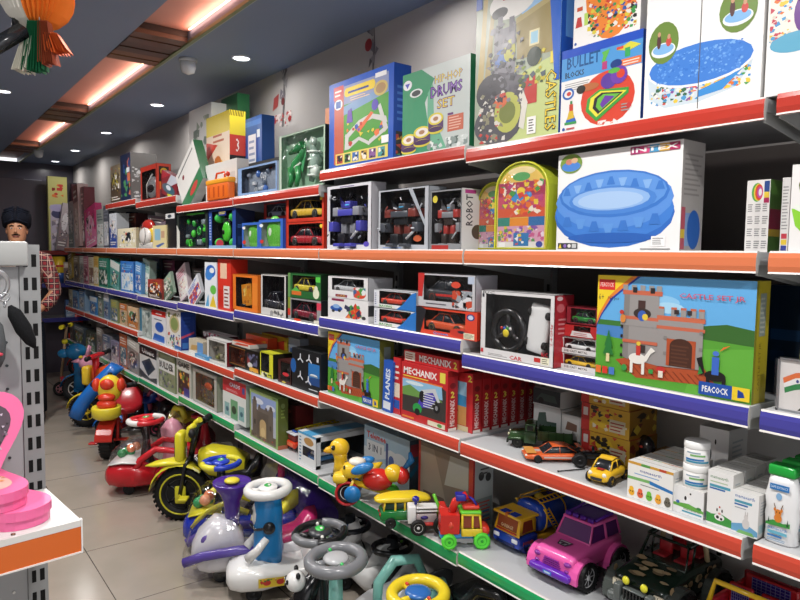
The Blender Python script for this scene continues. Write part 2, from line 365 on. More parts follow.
# uprights and back panels
pn=['behind the shampoo bottles','behind the large castle set','behind the small castle set and robot boxes','behind the red car boxes','behind the green monster box','behind the light blue books','past the fifth post','past the sixth post','past the seventh post','nearest the back wall']
for k in range(-1,NB+1):
    y=Y0+BW*k
    mb=MB(); mb.mt('paint'); xx0=XW-.034
    mb.box(xx0,XW-.004,y-.02,y+.02,.0,1.8,'98999a')
    for j in range(33): mb.box(xx0-.0008,xx0+.001,y-.006,y+.006,.12+j*.05,.145+j*.05,'1c1c1c')
    o=mb.build('shelf_upright'); tag(o,'slotted grey upright, right end of the bay %s'%pn[min(k+1,9)] if k<NB else 'slotted grey shelf upright closest to the back wall','shelf post','slotted uprights on the right wall')
    if k<NB:
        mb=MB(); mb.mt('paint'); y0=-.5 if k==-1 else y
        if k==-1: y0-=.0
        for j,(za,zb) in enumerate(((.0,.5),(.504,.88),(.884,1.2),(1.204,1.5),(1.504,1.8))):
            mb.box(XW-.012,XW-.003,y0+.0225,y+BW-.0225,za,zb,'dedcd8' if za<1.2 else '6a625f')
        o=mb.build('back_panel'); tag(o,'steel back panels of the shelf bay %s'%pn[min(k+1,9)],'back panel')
# ================================================================ product builders
# every box stands in a local frame: x to the right across its front, y into the shelf, z up
def shade(h,k):
    h=h.lstrip('#'); 
    if len(h)==3: h=''.join(q*2 for q in h)
    return ''.join('%02x'%max(0,min(255,int(int(h[i:i+2],16)*k))) for i in (0,2,4))
def spot(level,bay,uL,uR,vT,s=.02,z=None):
    X=D0+s; z=shelf_z(level,bay) if z is None else z
    yL=yfor(uL,X,z); yR=yfor(uR,X,z); zt=zfor(vT,X,yL)
    return X,(yL+yR)/2,z+.0004,abs(yL-yR),max(.02,zt-z)
def carton(name,label,cat,level,bay,uL,uR,vT,dp,col,art=None,side=None,top=None,s=.02,group=None,z=None,rz=0,ry=0,rx=0,H=None,seed=1,km='card',lift=0):
    X,y,z,W,Hh=spot(level,bay,uL,uR,vT,s,z); H=H or Hh
    t=thing(name,label,cat,(X,y,z+lift),-PI/2+math.radians(rz),group)
    if ry or rx: t.rotation_mode='XYZ'; t.matrix_world=T(X,y,z+lift)@RZ(-90+rz)@RY(ry)@RX(rx)
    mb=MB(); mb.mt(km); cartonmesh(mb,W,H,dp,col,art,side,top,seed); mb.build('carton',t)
    t['h']=H; 
    return t
def cartonmesh(mb,W,H,dp,col,art=None,side=None,top=None,seed=1):
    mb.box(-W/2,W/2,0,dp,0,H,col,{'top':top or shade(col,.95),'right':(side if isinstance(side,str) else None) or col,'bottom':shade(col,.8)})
    if art: mb.art((-W/2,0,0),(1,0,0),(0,0,1),W,H,art,seed)
    if side and not isinstance(side,str): mb.art((W/2,0,0),(0,1,0),(0,0,1),dp,H,side,seed+7)
    # glued flap seams on the top edge
    mb.box(-W/2+.002,W/2-.002,dp*.48,dp*.5,H,H+.0004,shade(col,.6))
def wframe(mb,W,H,dp,win,col,side,back,art,sideart,wside=False,seed=1):
    # open-fronted card shell; win in fractions of the face
    x0,z0,x1,z1=[a*b-c for a,b,c in zip(win,(W,H,W,H),(W/2,0,W/2,0))]
    e=.0015
    fr=[(-W/2,x0,0,H),(x1,W/2,0,H),(x0,x1,0,z0),(x0,x1,z1,H)]
    for a,b_,c,d in fr: mb.box(a,b_,0,e,c,d,col)
    mb.box(-W/2,-W/2+e,0,dp,0,H,side); mb.box(-W/2,W/2,0,dp,0,e,col)
    mb.box(-W/2,W/2,0,dp,H-e,H,col); mb.box(-W/2,W/2,dp-e,dp,0,H,back)
    if back:
        mb.box(-W/2+e,-W/2+e+.0008,e,dp-e,e,H-e,back); mb.box(-W/2+e,W/2-e,e,dp-e,H-e-.0008,H-e,back); mb.box(-W/2+e,W/2-e,e,dp-e,e,e+.0008,back)
    if not wside: mb.box(W/2-e,W/2,0,dp,0,H,side)
    else: 
        mb.box(W/2-e,W/2,0,dp*.08,0,H,side); mb.box(W/2-e,W/2,dp*.92,dp,0,H,side); mb.box(W/2-e,W/2,0,dp,0,H*.15,side); mb.box(W/2-e,W/2,0,dp,H*.85,H,side)
    if art: mb.art((-W/2,-.0002,0),(1,0,0),(0,0,1),W,H,art,seed)
    if sideart: mb.art((W/2+.0002,0,0),(0,1,0),(0,0,1),dp,H,sideart,seed+3)
    return x0,z0,x1,z1
def winbox(name,label,cat,level,bay,uL,uR,vT,dp,col,win,toy,side=None,back='333333',art=None,sideart=None,s=.02,group=None,z=None,rz=0,H=None,wside=False,toyname='toy',seed=1,lift=0):
    X,y,z,W,Hh=spot(level,bay,uL,uR,vT,s,z); H=H or Hh
    t=thing(name,label,cat,(X,y,z+lift),-PI/2+math.radians(rz),group)
    mb=MB(); mb.mt('card'); a=wframe(mb,W,H,dp,win,col,side or col,back,art,sideart,wside,seed); mb.build('card_box',t)
    x0,z0,x1,z1=a
    mb=MB(); mb.mt('film').add([(x0,.0008,z0),(x1,.0008,z0),(x1,.0008,z1),(x0,.0008,z1)],[(0,1,2,3)],'fff')
    if wside: mb.add([(W/2-.0008,dp*.08,H*.15),(W/2-.0008,dp*.92,H*.15),(W/2-.0008,dp*.92,H*.85),(W/2-.0008,dp*.08,H*.85)],[(0,1,2,3)],'fff')
    mb.build('clear_window',t)
    if toy:
        mb=MB(); mb.push(T((x0+x1)/2-(x1-x0)*.02,dp*.36,max(z0*.6,.003))); toy(mb,(x1-x0)*.97,dp*.66,(z1-z0*.6)*.93,random.Random(seed)); mb.pop()
        if mb.v: mb.build(toyname,t)
    t['h']=H
    return t
def on_top(t,z=None): return t.location.z+t['h']
# --- toys that sit in window boxes: fn(mb, w, d, h, rnd), origin at bottom centre
def minicar(col,glass='1a2028',stripe=None,wheel='181818',hub='b8b8b8',yaw=0,hf=.95):
    def f(mb,w,d,h,r):
        L=w; Wd=min(d,L*.46); Hh=min(h*hf,L*.42); mb.push(RZ(yaw)); mb.push(RZ(90))  # length along local x
        carbody(mb,L,Wd,Hh,col,glass,stripe,wheel,hub); mb.pop(); mb.pop()
    return f
def carbody(mb,L,W,H,col,glass='1a2028',stripe=None,wheel='181818',hub='b8b8b8',spoiler=False):
    # car with its nose at -y, wheels on z=0
    r=H*.25; h=W/2; z0=H*.16; zs=H*.56
    mb.mt('plastic')
    mb.body([(-L/2,z0+.04*H,zs*.72,h*.7),(-L*.47,z0,zs*.82,h*.86),(-L*.38,z0,zs*.93,h*.96),(-L*.2,z0,zs*1.0,h),(L*.15,z0,zs*1.04,h),(L*.36,z0,zs*1.08,h),(L*.47,z0+.02*H,zs*1.05,h*.92),(L/2,z0+.06*H,zs*.9,h*.8)],col,5,16)
    mb.body([(-L*.21,zs*.9,zs*1.0,h*.8,.9),(-L*.06,zs*.9,H*.95,h*.82,.78),(L*.06,zs*.9,H*.99,h*.82,.76),(L*.22,zs*.9,H*.95,h*.8,.76),(L*.38,zs*.9,zs*1.06,h*.74,.85)],glass,5,16)
    mb.body([(-L*.05,H*.93,H*.985,h*.64),(L*.08,H*.95,H*1.02,h*.64),(L*.22,H*.93,H*.985,h*.6)],col,4,12)
    for sx in (-1,1):
        mb.tube([(sx*h*.74,-L*.2,zs*.98),(sx*h*.62,-L*.05,H*.95)],H*.022,col,5)
        mb.tube([(sx*h*.62,L*.2,H*.95),(sx*h*.7,L*.37,zs*1.06)],H*.03,col,5)
        mb.tube([(sx*h*.8,L*.07,zs),(sx*h*.63,L*.07,H*.96)],H*.02,col,5)
        mb.ell((sx*h*.62,-L*.475,zs*.72),h*.2,L*.02,H*.06,'f2f0e0',8,6)
        for yy in (-L*.3,L*.31):
            mb.mt('rubber').lathe([(r*.6,-W*.06),(r,-W*.06),(r,W*.07),(r*.62,W*.07)],(sx*(h-W*.05),yy,r),(sx,0,0),wheel,14)
            mb.mt('plastic').lathe([(0,W*.02),(r*.6,W*.05),(r*.62,W*.071),(r*.2,W*.06),(0,W*.07)],(sx*(h-W*.05),yy,r),(sx,0,0),hub,10)
    mb.box(-h*.7,h*.7,-L*.502,-L*.49,z0+.02*H,z0+.13*H,'222222')
    if stripe:
        for sx in (-1,1): mb.box(sx*h*1.003-.0003,sx*h*1.003+.0003,-L*.2,L*.33,zs*.55,zs*.72,stripe)
        mb.box(-h*.2,h*.2,-L*.36,-L*.22,zs*.97,zs*1.03,stripe)
    if spoiler:
        mb.box(-h*.9,h*.9,L*.4,L*.47,H*.78,H*.82,col)
        for sx in(-.6,.6): mb.box(sx*h-.002,sx*h+.002,L*.42,L*.45,zs,H*.79,col)
def robot(c1,c2,c3='888888',wing=True):
    def f(mb,w,d,h,r):
        mb.mt('plastic'); W=w*.98; k=h; mb.push(T(0,-d*.1,0)); mb.rbox(-w*.49,w*.49,.17*W,.18*W,0,h*.98,.001,'1c1d22')
        mb.rbox(-W*.16,W*.16,-.1*W,.1*W,.42*k,.68*k,.01*k,c1); mb.rbox(-W*.2,W*.2,-.13*W,.02*W,.56*k,.68*k,.01*k,c2)
        mb.rbox(-W*.07,W*.07,-.08*W,.06*W,.7*k,.83*k,.01*k,c2); mb.box(-W*.05,W*.05,-.09*W,-.07*W,.75*k,.77*k,'60c8ff')
        for sx in(-1,1):
            mb.rbox(min(sx*W*.2,sx*W*.36),max(sx*W*.2,sx*W*.36),-.12*W,.1*W,.56*k,.72*k,.01*k,c3)
            mb.tube([(sx*W*.3,0,.58*k),(sx*W*.38,-.05*W,.44*k)],W*.05,c1,6); mb.rbox(sx*W*.38-W*.06,sx*W*.38+W*.06,-.14*W,.02*W,.28*k,.46*k,.01*k,c2)
            mb.rbox(sx*W*.12-W*.07,sx*W*.12+W*.07,-.07*W,.07*W,.24*k,.42*k,.01*k,c3); mb.rbox(sx*W*.15-W*.09,sx*W*.15+W*.09,-.1*W,.08*W,.05*k,.25*k,.01*k,c1)
            mb.rbox(sx*W*.16-W*.09,sx*W*.16+W*.09,-.18*W,.08*W,0,.06*k,.005*k,c2)
            if wing: mb.prism([(sx*W*.15,.6*k),(sx*W*.5,.95*k),(sx*W*.42,.6*k),(sx*W*.25,.5*k)],.1*W,.12*W,c1 if sx>0 else c2)
        mb.tube([(W*.4,-.1*W,.36*k),(W*.2,-.14*W,.15*k)],W*.02,'cfd4da',6)
        for _ in range(34):  # small loose chips; the silver ones stand in for reflections on the film
            x=r.uniform(-.48,.48)*w; z=r.uniform(.02,.94)*h; q=r.uniform(.015,.035)*h; y=r.uniform(-.2,.14)*W
            if abs(x)<.2*w and .2*h<z<.85*h: y=.14*W
            a=r.uniform(-60,60); mb.push(T(x,y,z)@RY(a)); mb.rbox(-q*1.6,q*1.6,-q*.3,q*.4,-q*.45,q*.45,q*.2,r.choice([c1,c2,c3,'b8bcc4','e0e2e8','15161a'])); mb.pop()
        mb.pop()
    return f
def blob_pack(cols,n=9):
    def f(mb,w,d,h,r):
        mb.mt('plastic')
        for i in range(n):
            x=r.uniform(-.4,.4)*w; z=r.uniform(.12,.88)*h; q=r.uniform(.08,.17)*min(w,h)
            k=r.random(); c=r.choice(cols)
            if k<.4: mb.ell((x,0,z),q,q*.6,q,c,10,8)
            elif k<.7: mb.rbox(x-q,x+q,-q*.5,q*.5,z-q*.6,z+q*.6,q*.25,c)
            else: mb.torus((x,0,z),q*.8,q*.22,(0,1,0),c,14,6)
        mb.rbox(-w*.47,w*.47,d*.2,d*.24,.02*h,.95*h,.002,cols[0])
    return f
def steering_rc(mb,w,d,h,r):
    mb.mt('plastic')
    cx=-w*.17; cz=h*.42; R=h*.36
    mb.torus((cx,-d*.2,cz),R,R*.19,(0,1,0),'16171a',28,10)
    mb.lathe([(R*.05,-.012),(R*.34,-.008),(R*.38,.01),(0,.012)],(cx,-d*.2,cz),(0,1,0),'1d1e22',18)
    for a in (90,210,330): 
        a=math.radians(a); mb.tube([(cx+R*.2*math.cos(a),-d*.2,cz+R*.2*math.sin(a)),(cx+R*math.cos(a),-d*.2,cz+R*math.sin(a))],R*.13,'17181b',8)
    mb.ell((cx,-d*.2-.012,cz-R*.1),.013,.004,.013,'e8d020',10,6)
    for i,c in enumerate(('d03030','3060d0','30a040','e8e8e8')): mb.ell((cx-.018+.012*i,-d*.2-.012,cz+R*.14),.005,.003,.005,c,8,5)
    # white sports car standing on its tail
    mb.push(T(w*.28,0,h*.52)@RY(8)@RX(-90)@RZ(180)@T(0,0,-.02)); carbody(mb,h*.86,w*.3,h*.28,'eceded','101216',None); mb.pop()
def boxed_dino(mb,w,d,h,r):
    mb.mt('plastic')
    g='2f8a4c'
    mb.tube([(-w*.3,0,h*.05),(-w*.26,0,h*.3),(-w*.15,0,h*.5),(-w*.02,0,h*.66),(w*.02,0,h*.84)],[.006,.02,.026,.016,.012],g,8)
    mb.tube([(w*.02,-.005,h*.84),(-w*.1,-.01,h*.76),(-w*.28,-.01,h*.72)],[.02,.018,.008],'1f6b3b',8)
    for x in (-.27,-.1): mb.tube([(w*x,-.005,h*.42),(w*x+.012,-.01,h*.2),(w*x-.004,-.01,h*.04)],[.018,.012,.01],g,6)
    mb.tube([(-w*.05,0,h*.5),(-w*.12,-.02,h*.4)],.006,'c8d8c8',6)
    mb.prism([(w*.02,h*.9),(-w*.1,h*.5),(-w*.04,h*.3),(w*.03,h*.6)],.004,.008,'57b878')
    mb.tube([(w*.2,0,h*.1),(w*.3,0,h*.5),(w*.22,0,h*.8)],[.012,.03,.012],'8fa79a',8)
    for z in (.2,.35,.5,.65): mb.torus((w*.27,0,h*z),.03,.004,(0,0,1),'dfe9e2',12,5)
    mb.ell((w*.24,0,h*.86),.022,.018,.02,'a9bdb0',10,8); mb.ell((w*.3,-.005,h*.28),.03,.02,.03,'c9d6cc',10,8)
# generic busy artwork for the printed boxes that are too far away to read
def rand_art(seed,base,acc,n=40):
    r=random.Random(seed); k=r.random()
    A=[('r',0,0,1,1,base)]
    if k<.35: A+=[('r',0,.72,1,1,acc[0]),('l',.12,.78,.88,.95,2,'f4f0ea'),('e',.5,.38,.34,.26,acc[1%len(acc)]),('s',.25,.18,.75,.58,n,.07,acc+['f0e8d8','202830']),('s',.1,.05,.9,.7,n,.03,acc+['ffffff','c8302a','2a5ab0','e8c83a'])]
    elif k<.65: A+=[('p',[(0,0),(1,0),(1,.35),(0,.6)],acc[0]),('e',.45,.6,.3,.2,acc[1%len(acc)]),('s',.15,.3,.85,.8,n,.08,acc+['f4f0ea','1c2430']),('s',.05,.05,.95,.95,n,.03,acc+['ffffff','c83a2a','e8c83a','30506a']),('l',.1,.08,.9,.2,2,'f4f0ea')]
    else: A+=[('r',.06,.06,.94,.62,acc[1%len(acc)]),('s',.1,.1,.9,.6,n,.06,acc+['f0e8d8']),('s',.05,.05,.95,.95,n,.03,acc+['f4f4f4','3a3a4a','d8603a']),('l',.1,.7,.9,.92,3,acc[0]),('e',.8,.2,.13,.09,'f2f2f2')]
    return A
# ================================================================ LEVEL 6 : top shelf
W_='efedea'
castles=[('r',0,0,1,1,'a3ac98'),('p',[(.4,1),(1,1),(1,.4),(.6,.6)],'93bfe6'),('p',[(.3,0),(1,0),(1,.42),(.55,.36)],'c3cf88'),
 ('p',[(.02,.3),(.1,.86),(.15,.86),(.1,.3)],'bda765'),('p',[(.12,.35),(.2,.8),(.24,.78),(.2,.4)],'a9955a'),
 ('p',[(.5,.66),(.9,.72),(.92,.43),(.52,.44)],'9f8f5c'),('p',[(.5,.66),(.9,.72),(.9,.69),(.5,.63)],'b5a570'),('r',.66,.49,.77,.57,'e4d8a8'),('r',.675,.5,.755,.56,'9ccbe0'),
 ('e',.45,.76,.28,.09,'e6e4e0'),('e',.3,.72,.1,.03,'3c3c40'),('e',.6,.82,.06,.04,'5a5a60'),
 ('r',.24,.32,.5,.63,'86848c'),('r',.28,.6,.34,.7,'77757e'),('r',.42,.6,.48,.68,'77757e'),('p',[(.18,.2),(.62,.16),(.66,.34),(.3,.4)],'626068'),
 ('e',.22,.3,.2,.1,'46444a'),('e',.3,.12,.3,.12,'56545a'),('e',.33,.47,.08,.05,'3e68b0'),('e',.43,.5,.07,.06,'b7b544'),('e',.42,.17,.16,.11,'b9bc5a'),('e',.42,.17,.1,.06,'77803c'),
 ('r',.62,.19,.76,.31,'c03830'),('r',.64,.31,.67,.34,'c03830'),('r',.71,.31,.74,.34,'c03830'),('e',.33,.24,.09,.04,'d6683c'),('p',[(.56,.08),(.62,.06),(.66,.2),(.58,.3),(.54,.28),(.59,.18)],'dcd8cc'),
 ('s',.05,.02,.4,.3,70,.025,['d8d2c8','4a484c','c84a40','8e8a70']),('s',.15,.2,.6,.66,70,.03,['3a383e','6c6a72','55535a','8a8890']),('s',.5,.28,.85,.44,26,.03,['4a5a3a','c8b83a','8aa04a','55606a']),('s',.3,.4,.85,.46,20,.02,['2a3e2a','d8c838','3c3c3c']),('e',.72,.43,.08,.05,'38443a'),('r',.9,.37,.97,.43,'e8d040'),
 ('r',.34,.78,.42,.95,'c6363a'),('s',.34,.78,.42,.95,8,.02,['f0e8e0']),('e',.62,.95,.09,.05,'c23030'),('s',.3,.86,.8,.99,16,.03,['9a9aa0','b04040','606068','e0e0e0']),
 ('p',[(.95,.28),(1,.28),(1,1),(.86,1),(.88,.7)],'1f5fc4'),('r',.0,.78,.08,1,'2458b8'),
 ('td','CASTLES',.855,.03,.975,.34,'2a2420',.03),('td','CASTLES',.86,.035,.97,.335,'f0cf28',.0),('r',.66,.03,.76,.12,'f2f0ec'),('l',.68,.04,.74,.11,5,'333333')]
carton('castle_playset_box','tall castle playset box with grey castle and red gate picture, beside the block sets','box',6,0,474,558,0,.1,'b7c3ad',castles,[('r',0,0,1,1,'1e57b8'),('r',.2,.5,.8,.7,'5f9be0'),('l',.2,.1,.8,.3,4,'9cc0ec')],top='1e57b8',H=.54,seed=3)
carton('building_block_box','blue end of a tall carton showing behind the two block sets','box',6,0,562,590,0,.12,'1d55bd',[('r',.1,.6,.6,.8,'e0662c'),('l',.12,.63,.55,.76,3,W_),('r',.1,.3,.5,.35,'4d88d8')],s=.16,H=.5)
bul=[('r',0,0,1,1,'eceae8'),('r',0,.9,1,1,'1d4fbe'),('r',0,.63,1,.9,'4b97d6'),('t','BULLET',.07,.76,.5,.9,'12518c',.02),('t','BLOCKS',.05,.66,.3,.73,'1b2733',.02),
 ('l',.05,.5,.38,.6,4,'9a9a9a'),('e',.6,.33,.33,.31,'d6432c'),('r',.72,.64,.99,.72,'e8743a'),('l',.78,.65,.97,.71,2,'f6e4d8'),('e',.7,.69,.07,.05,'153a80'),
 ('p',[(.52,.86),(.62,.88),(.6,.83),(.56,.74),(.52,.74),(.54,.82)],'5cb84a'),('r',.53,.66,.59,.75,'b63a78'),('p',[(.7,.84),(.86,.9),(.98,.84),(.84,.8)],'d8d23a'),('r',.8,.74,.86,.84,'38a85a'),('r',.7,.84,.78,.87,'d84a3a'),
 ('e',.1,.47,.08,.07,'2b64b4'),('e',.1,.47,.055,.045,'e8e4e0'),('e',.11,.47,.03,.025,'c8423a'),
 ('p',[(.06,.1),(.22,.12),(.17,.24),(.12,.24)],'2f66bc'),('p',[(.09,.16),(.19,.17),(.17,.27),(.12,.27)],'d8b42c'),('r',.12,.26,.17,.34,'c8402c'),('r',.13,.34,.16,.38,'3a8a4a'),('r',.06,.1,.22,.13,'3a9a50'),
 ('e',.36,.5,.14,.045,'b86a3c'),('e',.27,.49,.06,.05,'2e2a26'),('e',.62,.52,.1,.09,'5a3a9a'),('e',.74,.56,.1,.1,'6d3ea8'),('e',.76,.57,.05,.05,'d6432c'),('e',.68,.62,.07,.03,'58b040'),
 ('p',[(.34,.22),(.48,.08),(.86,.34),(.86,.4),(.5,.44),(.36,.36)],'3d9c3c'),('p',[(.38,.24),(.48,.13),(.84,.37),(.52,.42),(.4,.36)],'e6dc38'),('p',[(.43,.24),(.5,.16),(.8,.36),(.54,.4),(.45,.35)],'2d2a30'),('p',[(.47,.25),(.52,.19),(.76,.35),(.56,.38),(.49,.34)],'66b83c'),('p',[(.52,.27),(.55,.22),(.7,.33),(.58,.36)],'6a3aa0'),
 ('s',.5,.02,.75,.08,14,.03,['e89a8a','f4e0dc']),('l',.78,.14,.9,.24,3,'9a9a9a'),('e',.87,.2,.03,.03,'c8383a'),('e',.05,.05,.02,.02,'3058a8'),('r',.09,.04,.2,.06,'c05050')]
bb=carton('building_block_box','blue-topped bullet blocks set with a red circle, under another block box','box',6,0,560,640,52,.12,'eceae8',bul,[('r',0,0,1,1,'2456b8')],top='1d4fbe',group=None,seed=5)
bul2=[('r',0,0,1,1,'efedea'),('e',.58,.5,.4,.5,'e8842c'),('s',.22,.05,.95,.42,160,.03,['3f9a4a','d8c83a','c83a30','2b58a8','e8e4dc','2c2a2a']),('p',[(.25,.5),(.5,.55),(.44,.8),(.3,.78)],'3c48a8'),('p',[(.3,.5),(.45,.52),(.4,.7)],'e0c838'),('p',[(.62,.52),(.9,.54),(.84,.74),(.7,.75)],'d8b838'),('r',.66,.6,.88,.65,'b83a34'),('r',.7,.7,.82,.76,'3a8a50'),('r',.4,.62,.46,.75,'c04030'),
 ('r',.05,.36,.14,.4,'c8502c'),('p',[(.03,.2),(.14,.2),(.12,.3),(.06,.3)],'c03430'),('r',.17,.2,.23,.32,'b8d860'),('r',.04,.5,.12,.58,'a85a30'),('e',.1,.75,.08,.07,'2b64b4'),('l',.82,.34,.95,.44,3,'888888'),('e',.04,.04,.02,.015,'3058a8')]
carton('building_block_box','block set box with an orange circle, lying on the bullet blocks set','box',6,0,573,640,0,.12,'efedea',bul2,[('r',0,0,1,1,'e6e4e2')],top='1d4fbe',z=on_top(bb),H=.26,seed=8,s=.024)
INTEX=lambda x0,y0,x1,y1:[('r',x0+(x1-x0)*i/5,y0,x0+(x1-x0)*(i+1)/5,y1,c) for i,c in enumerate(('a82a6a','d0487c','4a9ac8','d8a83a','b03060'))]+[('t','INTEX',x0+.01,y0+(y1-y0)*.2,x1-.01,y1-(y1-y0)*.2,'f4f2f0',.02)]
def ovalpic(cx,cy,rx,ry): return [('e',cx,cy,rx,ry,'6d8a3c'),('e',cx,cy-ry*.35,rx*.8,ry*.35,'e6ebee'),('e',cx,cy-ry*.3,rx*.7,ry*.25,'7fb4e4'),('e',cx-rx*.3,cy+ry*.1,rx*.14,ry*.35,'5a3a3a'),('e',cx-rx*.3,cy+ry*.45,rx*.1,ry*.12,'c89878'),('e',cx+rx*.35,cy,rx*.18,ry*.22,'c84a44'),('e',cx+rx*.35,cy+ry*.25,rx*.1,ry*.12,'c89878')]
pool=[('r',0,0,1,1,'f0efed')]+[('p',[(.03,.27),(.05,.12),(.2,.05),(.5,.05),(.8,.1),(.92,.2),(.95,.3)],'cbd9e2'),('s',.07,.07,.5,.2,90,.02,['d84a44','e8c83a','4a9ad0','e8e4dc','8a4a9a','3a6a4a']),('s',.5,.1,.92,.26,110,.024,['e8a82c','f0c840','3a92d8','e8742c','4aa050','e8e4dc']),('p',[(.5,.08),(.7,.1),(.86,.2),(.7,.16),(.5,.12)],'3b8fd6'),
 ('e',.49,.285,.465,.135,'e9eff5'),('e',.49,.285,.445,.12,'3f7fd4'),('s',.12,.2,.86,.37,260,.012,['5f9ae4','79aeea','4f8cdc','3474cc']),('r',.496,0,.504,1,'5c5a58')]+ovalpic(.17,.46,.14,.13)+ovalpic(.8,.54,.15,.13)+INTEX(.14,.75,.42,.83)
carton('pool_carton','white carton picturing a round shallow paddling pool, right of the bullet blocks','box',6,0,643,760,0,.22,'f0efed',pool,[('r',0,0,1,1,'dddbd8')],H=.37,s=.012,seed=11)
pool2=[('r',0,0,1,1,'f0efed'),('e',.36,.36,.34,.12,'e8dcc4'),('r',.02,.36,.7,.62,'ece6da'),('s',.03,.32,.3,.6,60,.03,['e8742c','e8c83a','4a9ad0','c84a5a','d8d0c0']),('e',.52,.46,.2,.14,'6a3a8c'),('s',.5,.4,.7,.55,18,.014,['8a5aaa','e8c83a']),('e',.36,.3,.32,.06,'5aa8c8'),('e',.36,.66,.35,.1,'e9eff5'),('e',.36,.66,.33,.085,'3f7fd4'),('s',.1,.6,.62,.72,50,.02,['6ea6e8','8fc0f2'])]
carton('pool_carton','white carton picturing a pool with a purple pattern, at the top right edge','box',6,-1,764,850,0,.2,'f0efed',pool2,H=.34,s=.02,seed=12,lift=0)
drum=[('r',0,0,1,1,'c4ccc8'),('p',[(0,0),(.5,0),(.42,.3),(.36,.6),(.5,.85),(.3,1),(0,1)],'3a9468'),('p',[(.4,.3),(.5,.0),(.7,0),(.5,.4),(.48,.8),(.4,.7)],'6db090'),
 ('t','HIP-HOP',.5,.78,.9,.88,'6a2a78',.04),('t','HIP-HOP',.51,.785,.89,.875,'e8d23a'),('t','DRUMS',.44,.62,.9,.76,'3c1c58',.05),('t','DRUMS',.45,.63,.89,.75,'8a5ab8'),('t','SET',.54,.48,.8,.6,'6a2a78',.04),('t','SET',.55,.49,.79,.59,'e8d23a'),
 ('e',.08,.86,.07,.06,'e8e8ec'),('p',[(.04,.88),(.12,.88),(.08,.82)],'5a5ac0'),('e',.22,.74,.1,.05,'dfe4e2'),('e',.22,.74,.07,.035,'4a4e50'),
 ('r',.7,.2,.92,.38,'c8674c'),('l',.72,.22,.9,.37,5,'e8b8a4'),('r',.7,.385,.78,.41,'6a3a78'),
 ('s',.4,.0,.98,.14,40,.04,['e8ecea','8a9894','5a6a64','d0d8d4'])]
for cx,cy,r in ((.11,.2,.12),(.32,.26,.13),(.53,.38,.11)):
    drum+=[('r',cx-r,cy-.13,cx+r,cy,'5a3a6a'),('e',cx,cy-.13,r,.045,'d8c83a'),('e',cx,cy-.12,r*.95,.03,'4a2a5a'),('e',cx,cy,r,.07,'e0d03c'),('e',cx,cy,r*.75,.05,'ece4dc'),('e',cx,cy,r*.35,.025,'b0805a')]
carton('drum_set_box','green and silver hip-hop drum set box beside the castle playset','box',6,1,402,469,76,.07,'c4ccc8',drum,[('r',0,0,1,1,'1f6b48')],top='c8d0cc',seed=13)
game=[('r',0,0,1,1,'1f56bc'),('r',.09,.05,.93,.93,'8a94b8'),('r',.25,.05,.93,.72,'4f9a36'),('r',.09,.05,.25,.93,'c05a40'),('p',[(.25,.6),(.93,.72),(.93,.8),(.25,.7)],'7a9ac0'),
 ('r',.08,.8,.24,.95,'c43a3a'),('l',.1,.83,.22,.92,2,'f0e8e0'),('e',.16,.74,.07,.06,'e4e8ea'),('r',.12,.7,.2,.78,'3a62a8'),
 ('e',.3,.85,.04,.05,'e8c92c'),('r',.3,.8,.7,.9,'e8c92c'),('e',.7,.85,.04,.05,'e8c92c'),('l',.32,.82,.68,.88,1,'2a3a8a'),('l',.36,.74,.66,.79,2,'e8c8a0'),('e',.82,.78,.1,.08,'c8b064'),('e',.82,.78,.07,.055,'a8865a'),('r',.74,.9,.9,.95,'e8e8e8')]
for pts in ([(.27,.36),(.5,.5),(.68,.54),(.9,.47),(.92,.4),(.7,.48),(.5,.44),(.32,.32)],[(.3,.2),(.34,.2),(.5,.28),(.66,.2),(.66,.24),(.5,.32),(.32,.26)],[(.64,.2),(.9,.32),(.92,.38),(.66,.26)],[(.27,.2),(.32,.2),(.34,.36),(.28,.38)],[(.88,.3),(.93,.34),(.82,.62),(.78,.6)]): game.append(('p',pts,'c9c8c4'))
game+=[('p',[(.5,.36),(.72,.54),(.68,.56),(.46,.4)],'dd6a34'),('e',.74,.62,.05,.06,'5a4ab0'),('p',[(.3,.5),(.4,.5),(.38,.66),(.32,.64)],'6a4aa8'),('s',.3,.22,.85,.5,16,.03,['e8743a','3a5ab0','d8c83a','c03a30']),('r',.12,.04,.93,.17,'e6d26a')]
for i in range(6): game+=[('r',.14+.13*i,.055,.24+.13*i,.155,['b84a3a','4a8a4a','3a6ab0','c89a3a','8a5a9a','4a9a9a'][i]),('s',.15+.13*i,.06,.23+.13*i,.15,5,.03,['f0e8d8','2a2a2a'])]
game+=[('r',.84,.19,.94,.27,'f0f0f0')]
carton('board_game_box','blue-framed game box with a green track picture, left of the drum set','box',6,1,329,393,86,.08,'1f56bc',game,[('r',0,0,1,1,'1c4eae'),('tv','play set',.3,.5,.7,.9,'1c4eae'),('r',.15,.05,.85,.3,'3a3a3a'),('s',.15,.05,.85,.3,16,.15,['b84a3a','5a9a5a','d8a03a']),('l',.2,.4,.8,.8,6,'4f84d8')],top='1f56bc',seed=14)
carton('toy_box','small orange and blue box tucked behind the blue-framed game box','box',6,1,325,345,109,.08,'e58a4a',[('r',0,0,1,1,'e68c52'),('r',.08,.05,.92,.6,'4a7ac8'),('e',.5,.6,.25,.12,'dfe4ee'),('l',.2,.74,.9,.9,2,'f6d8b8')],s=.12)
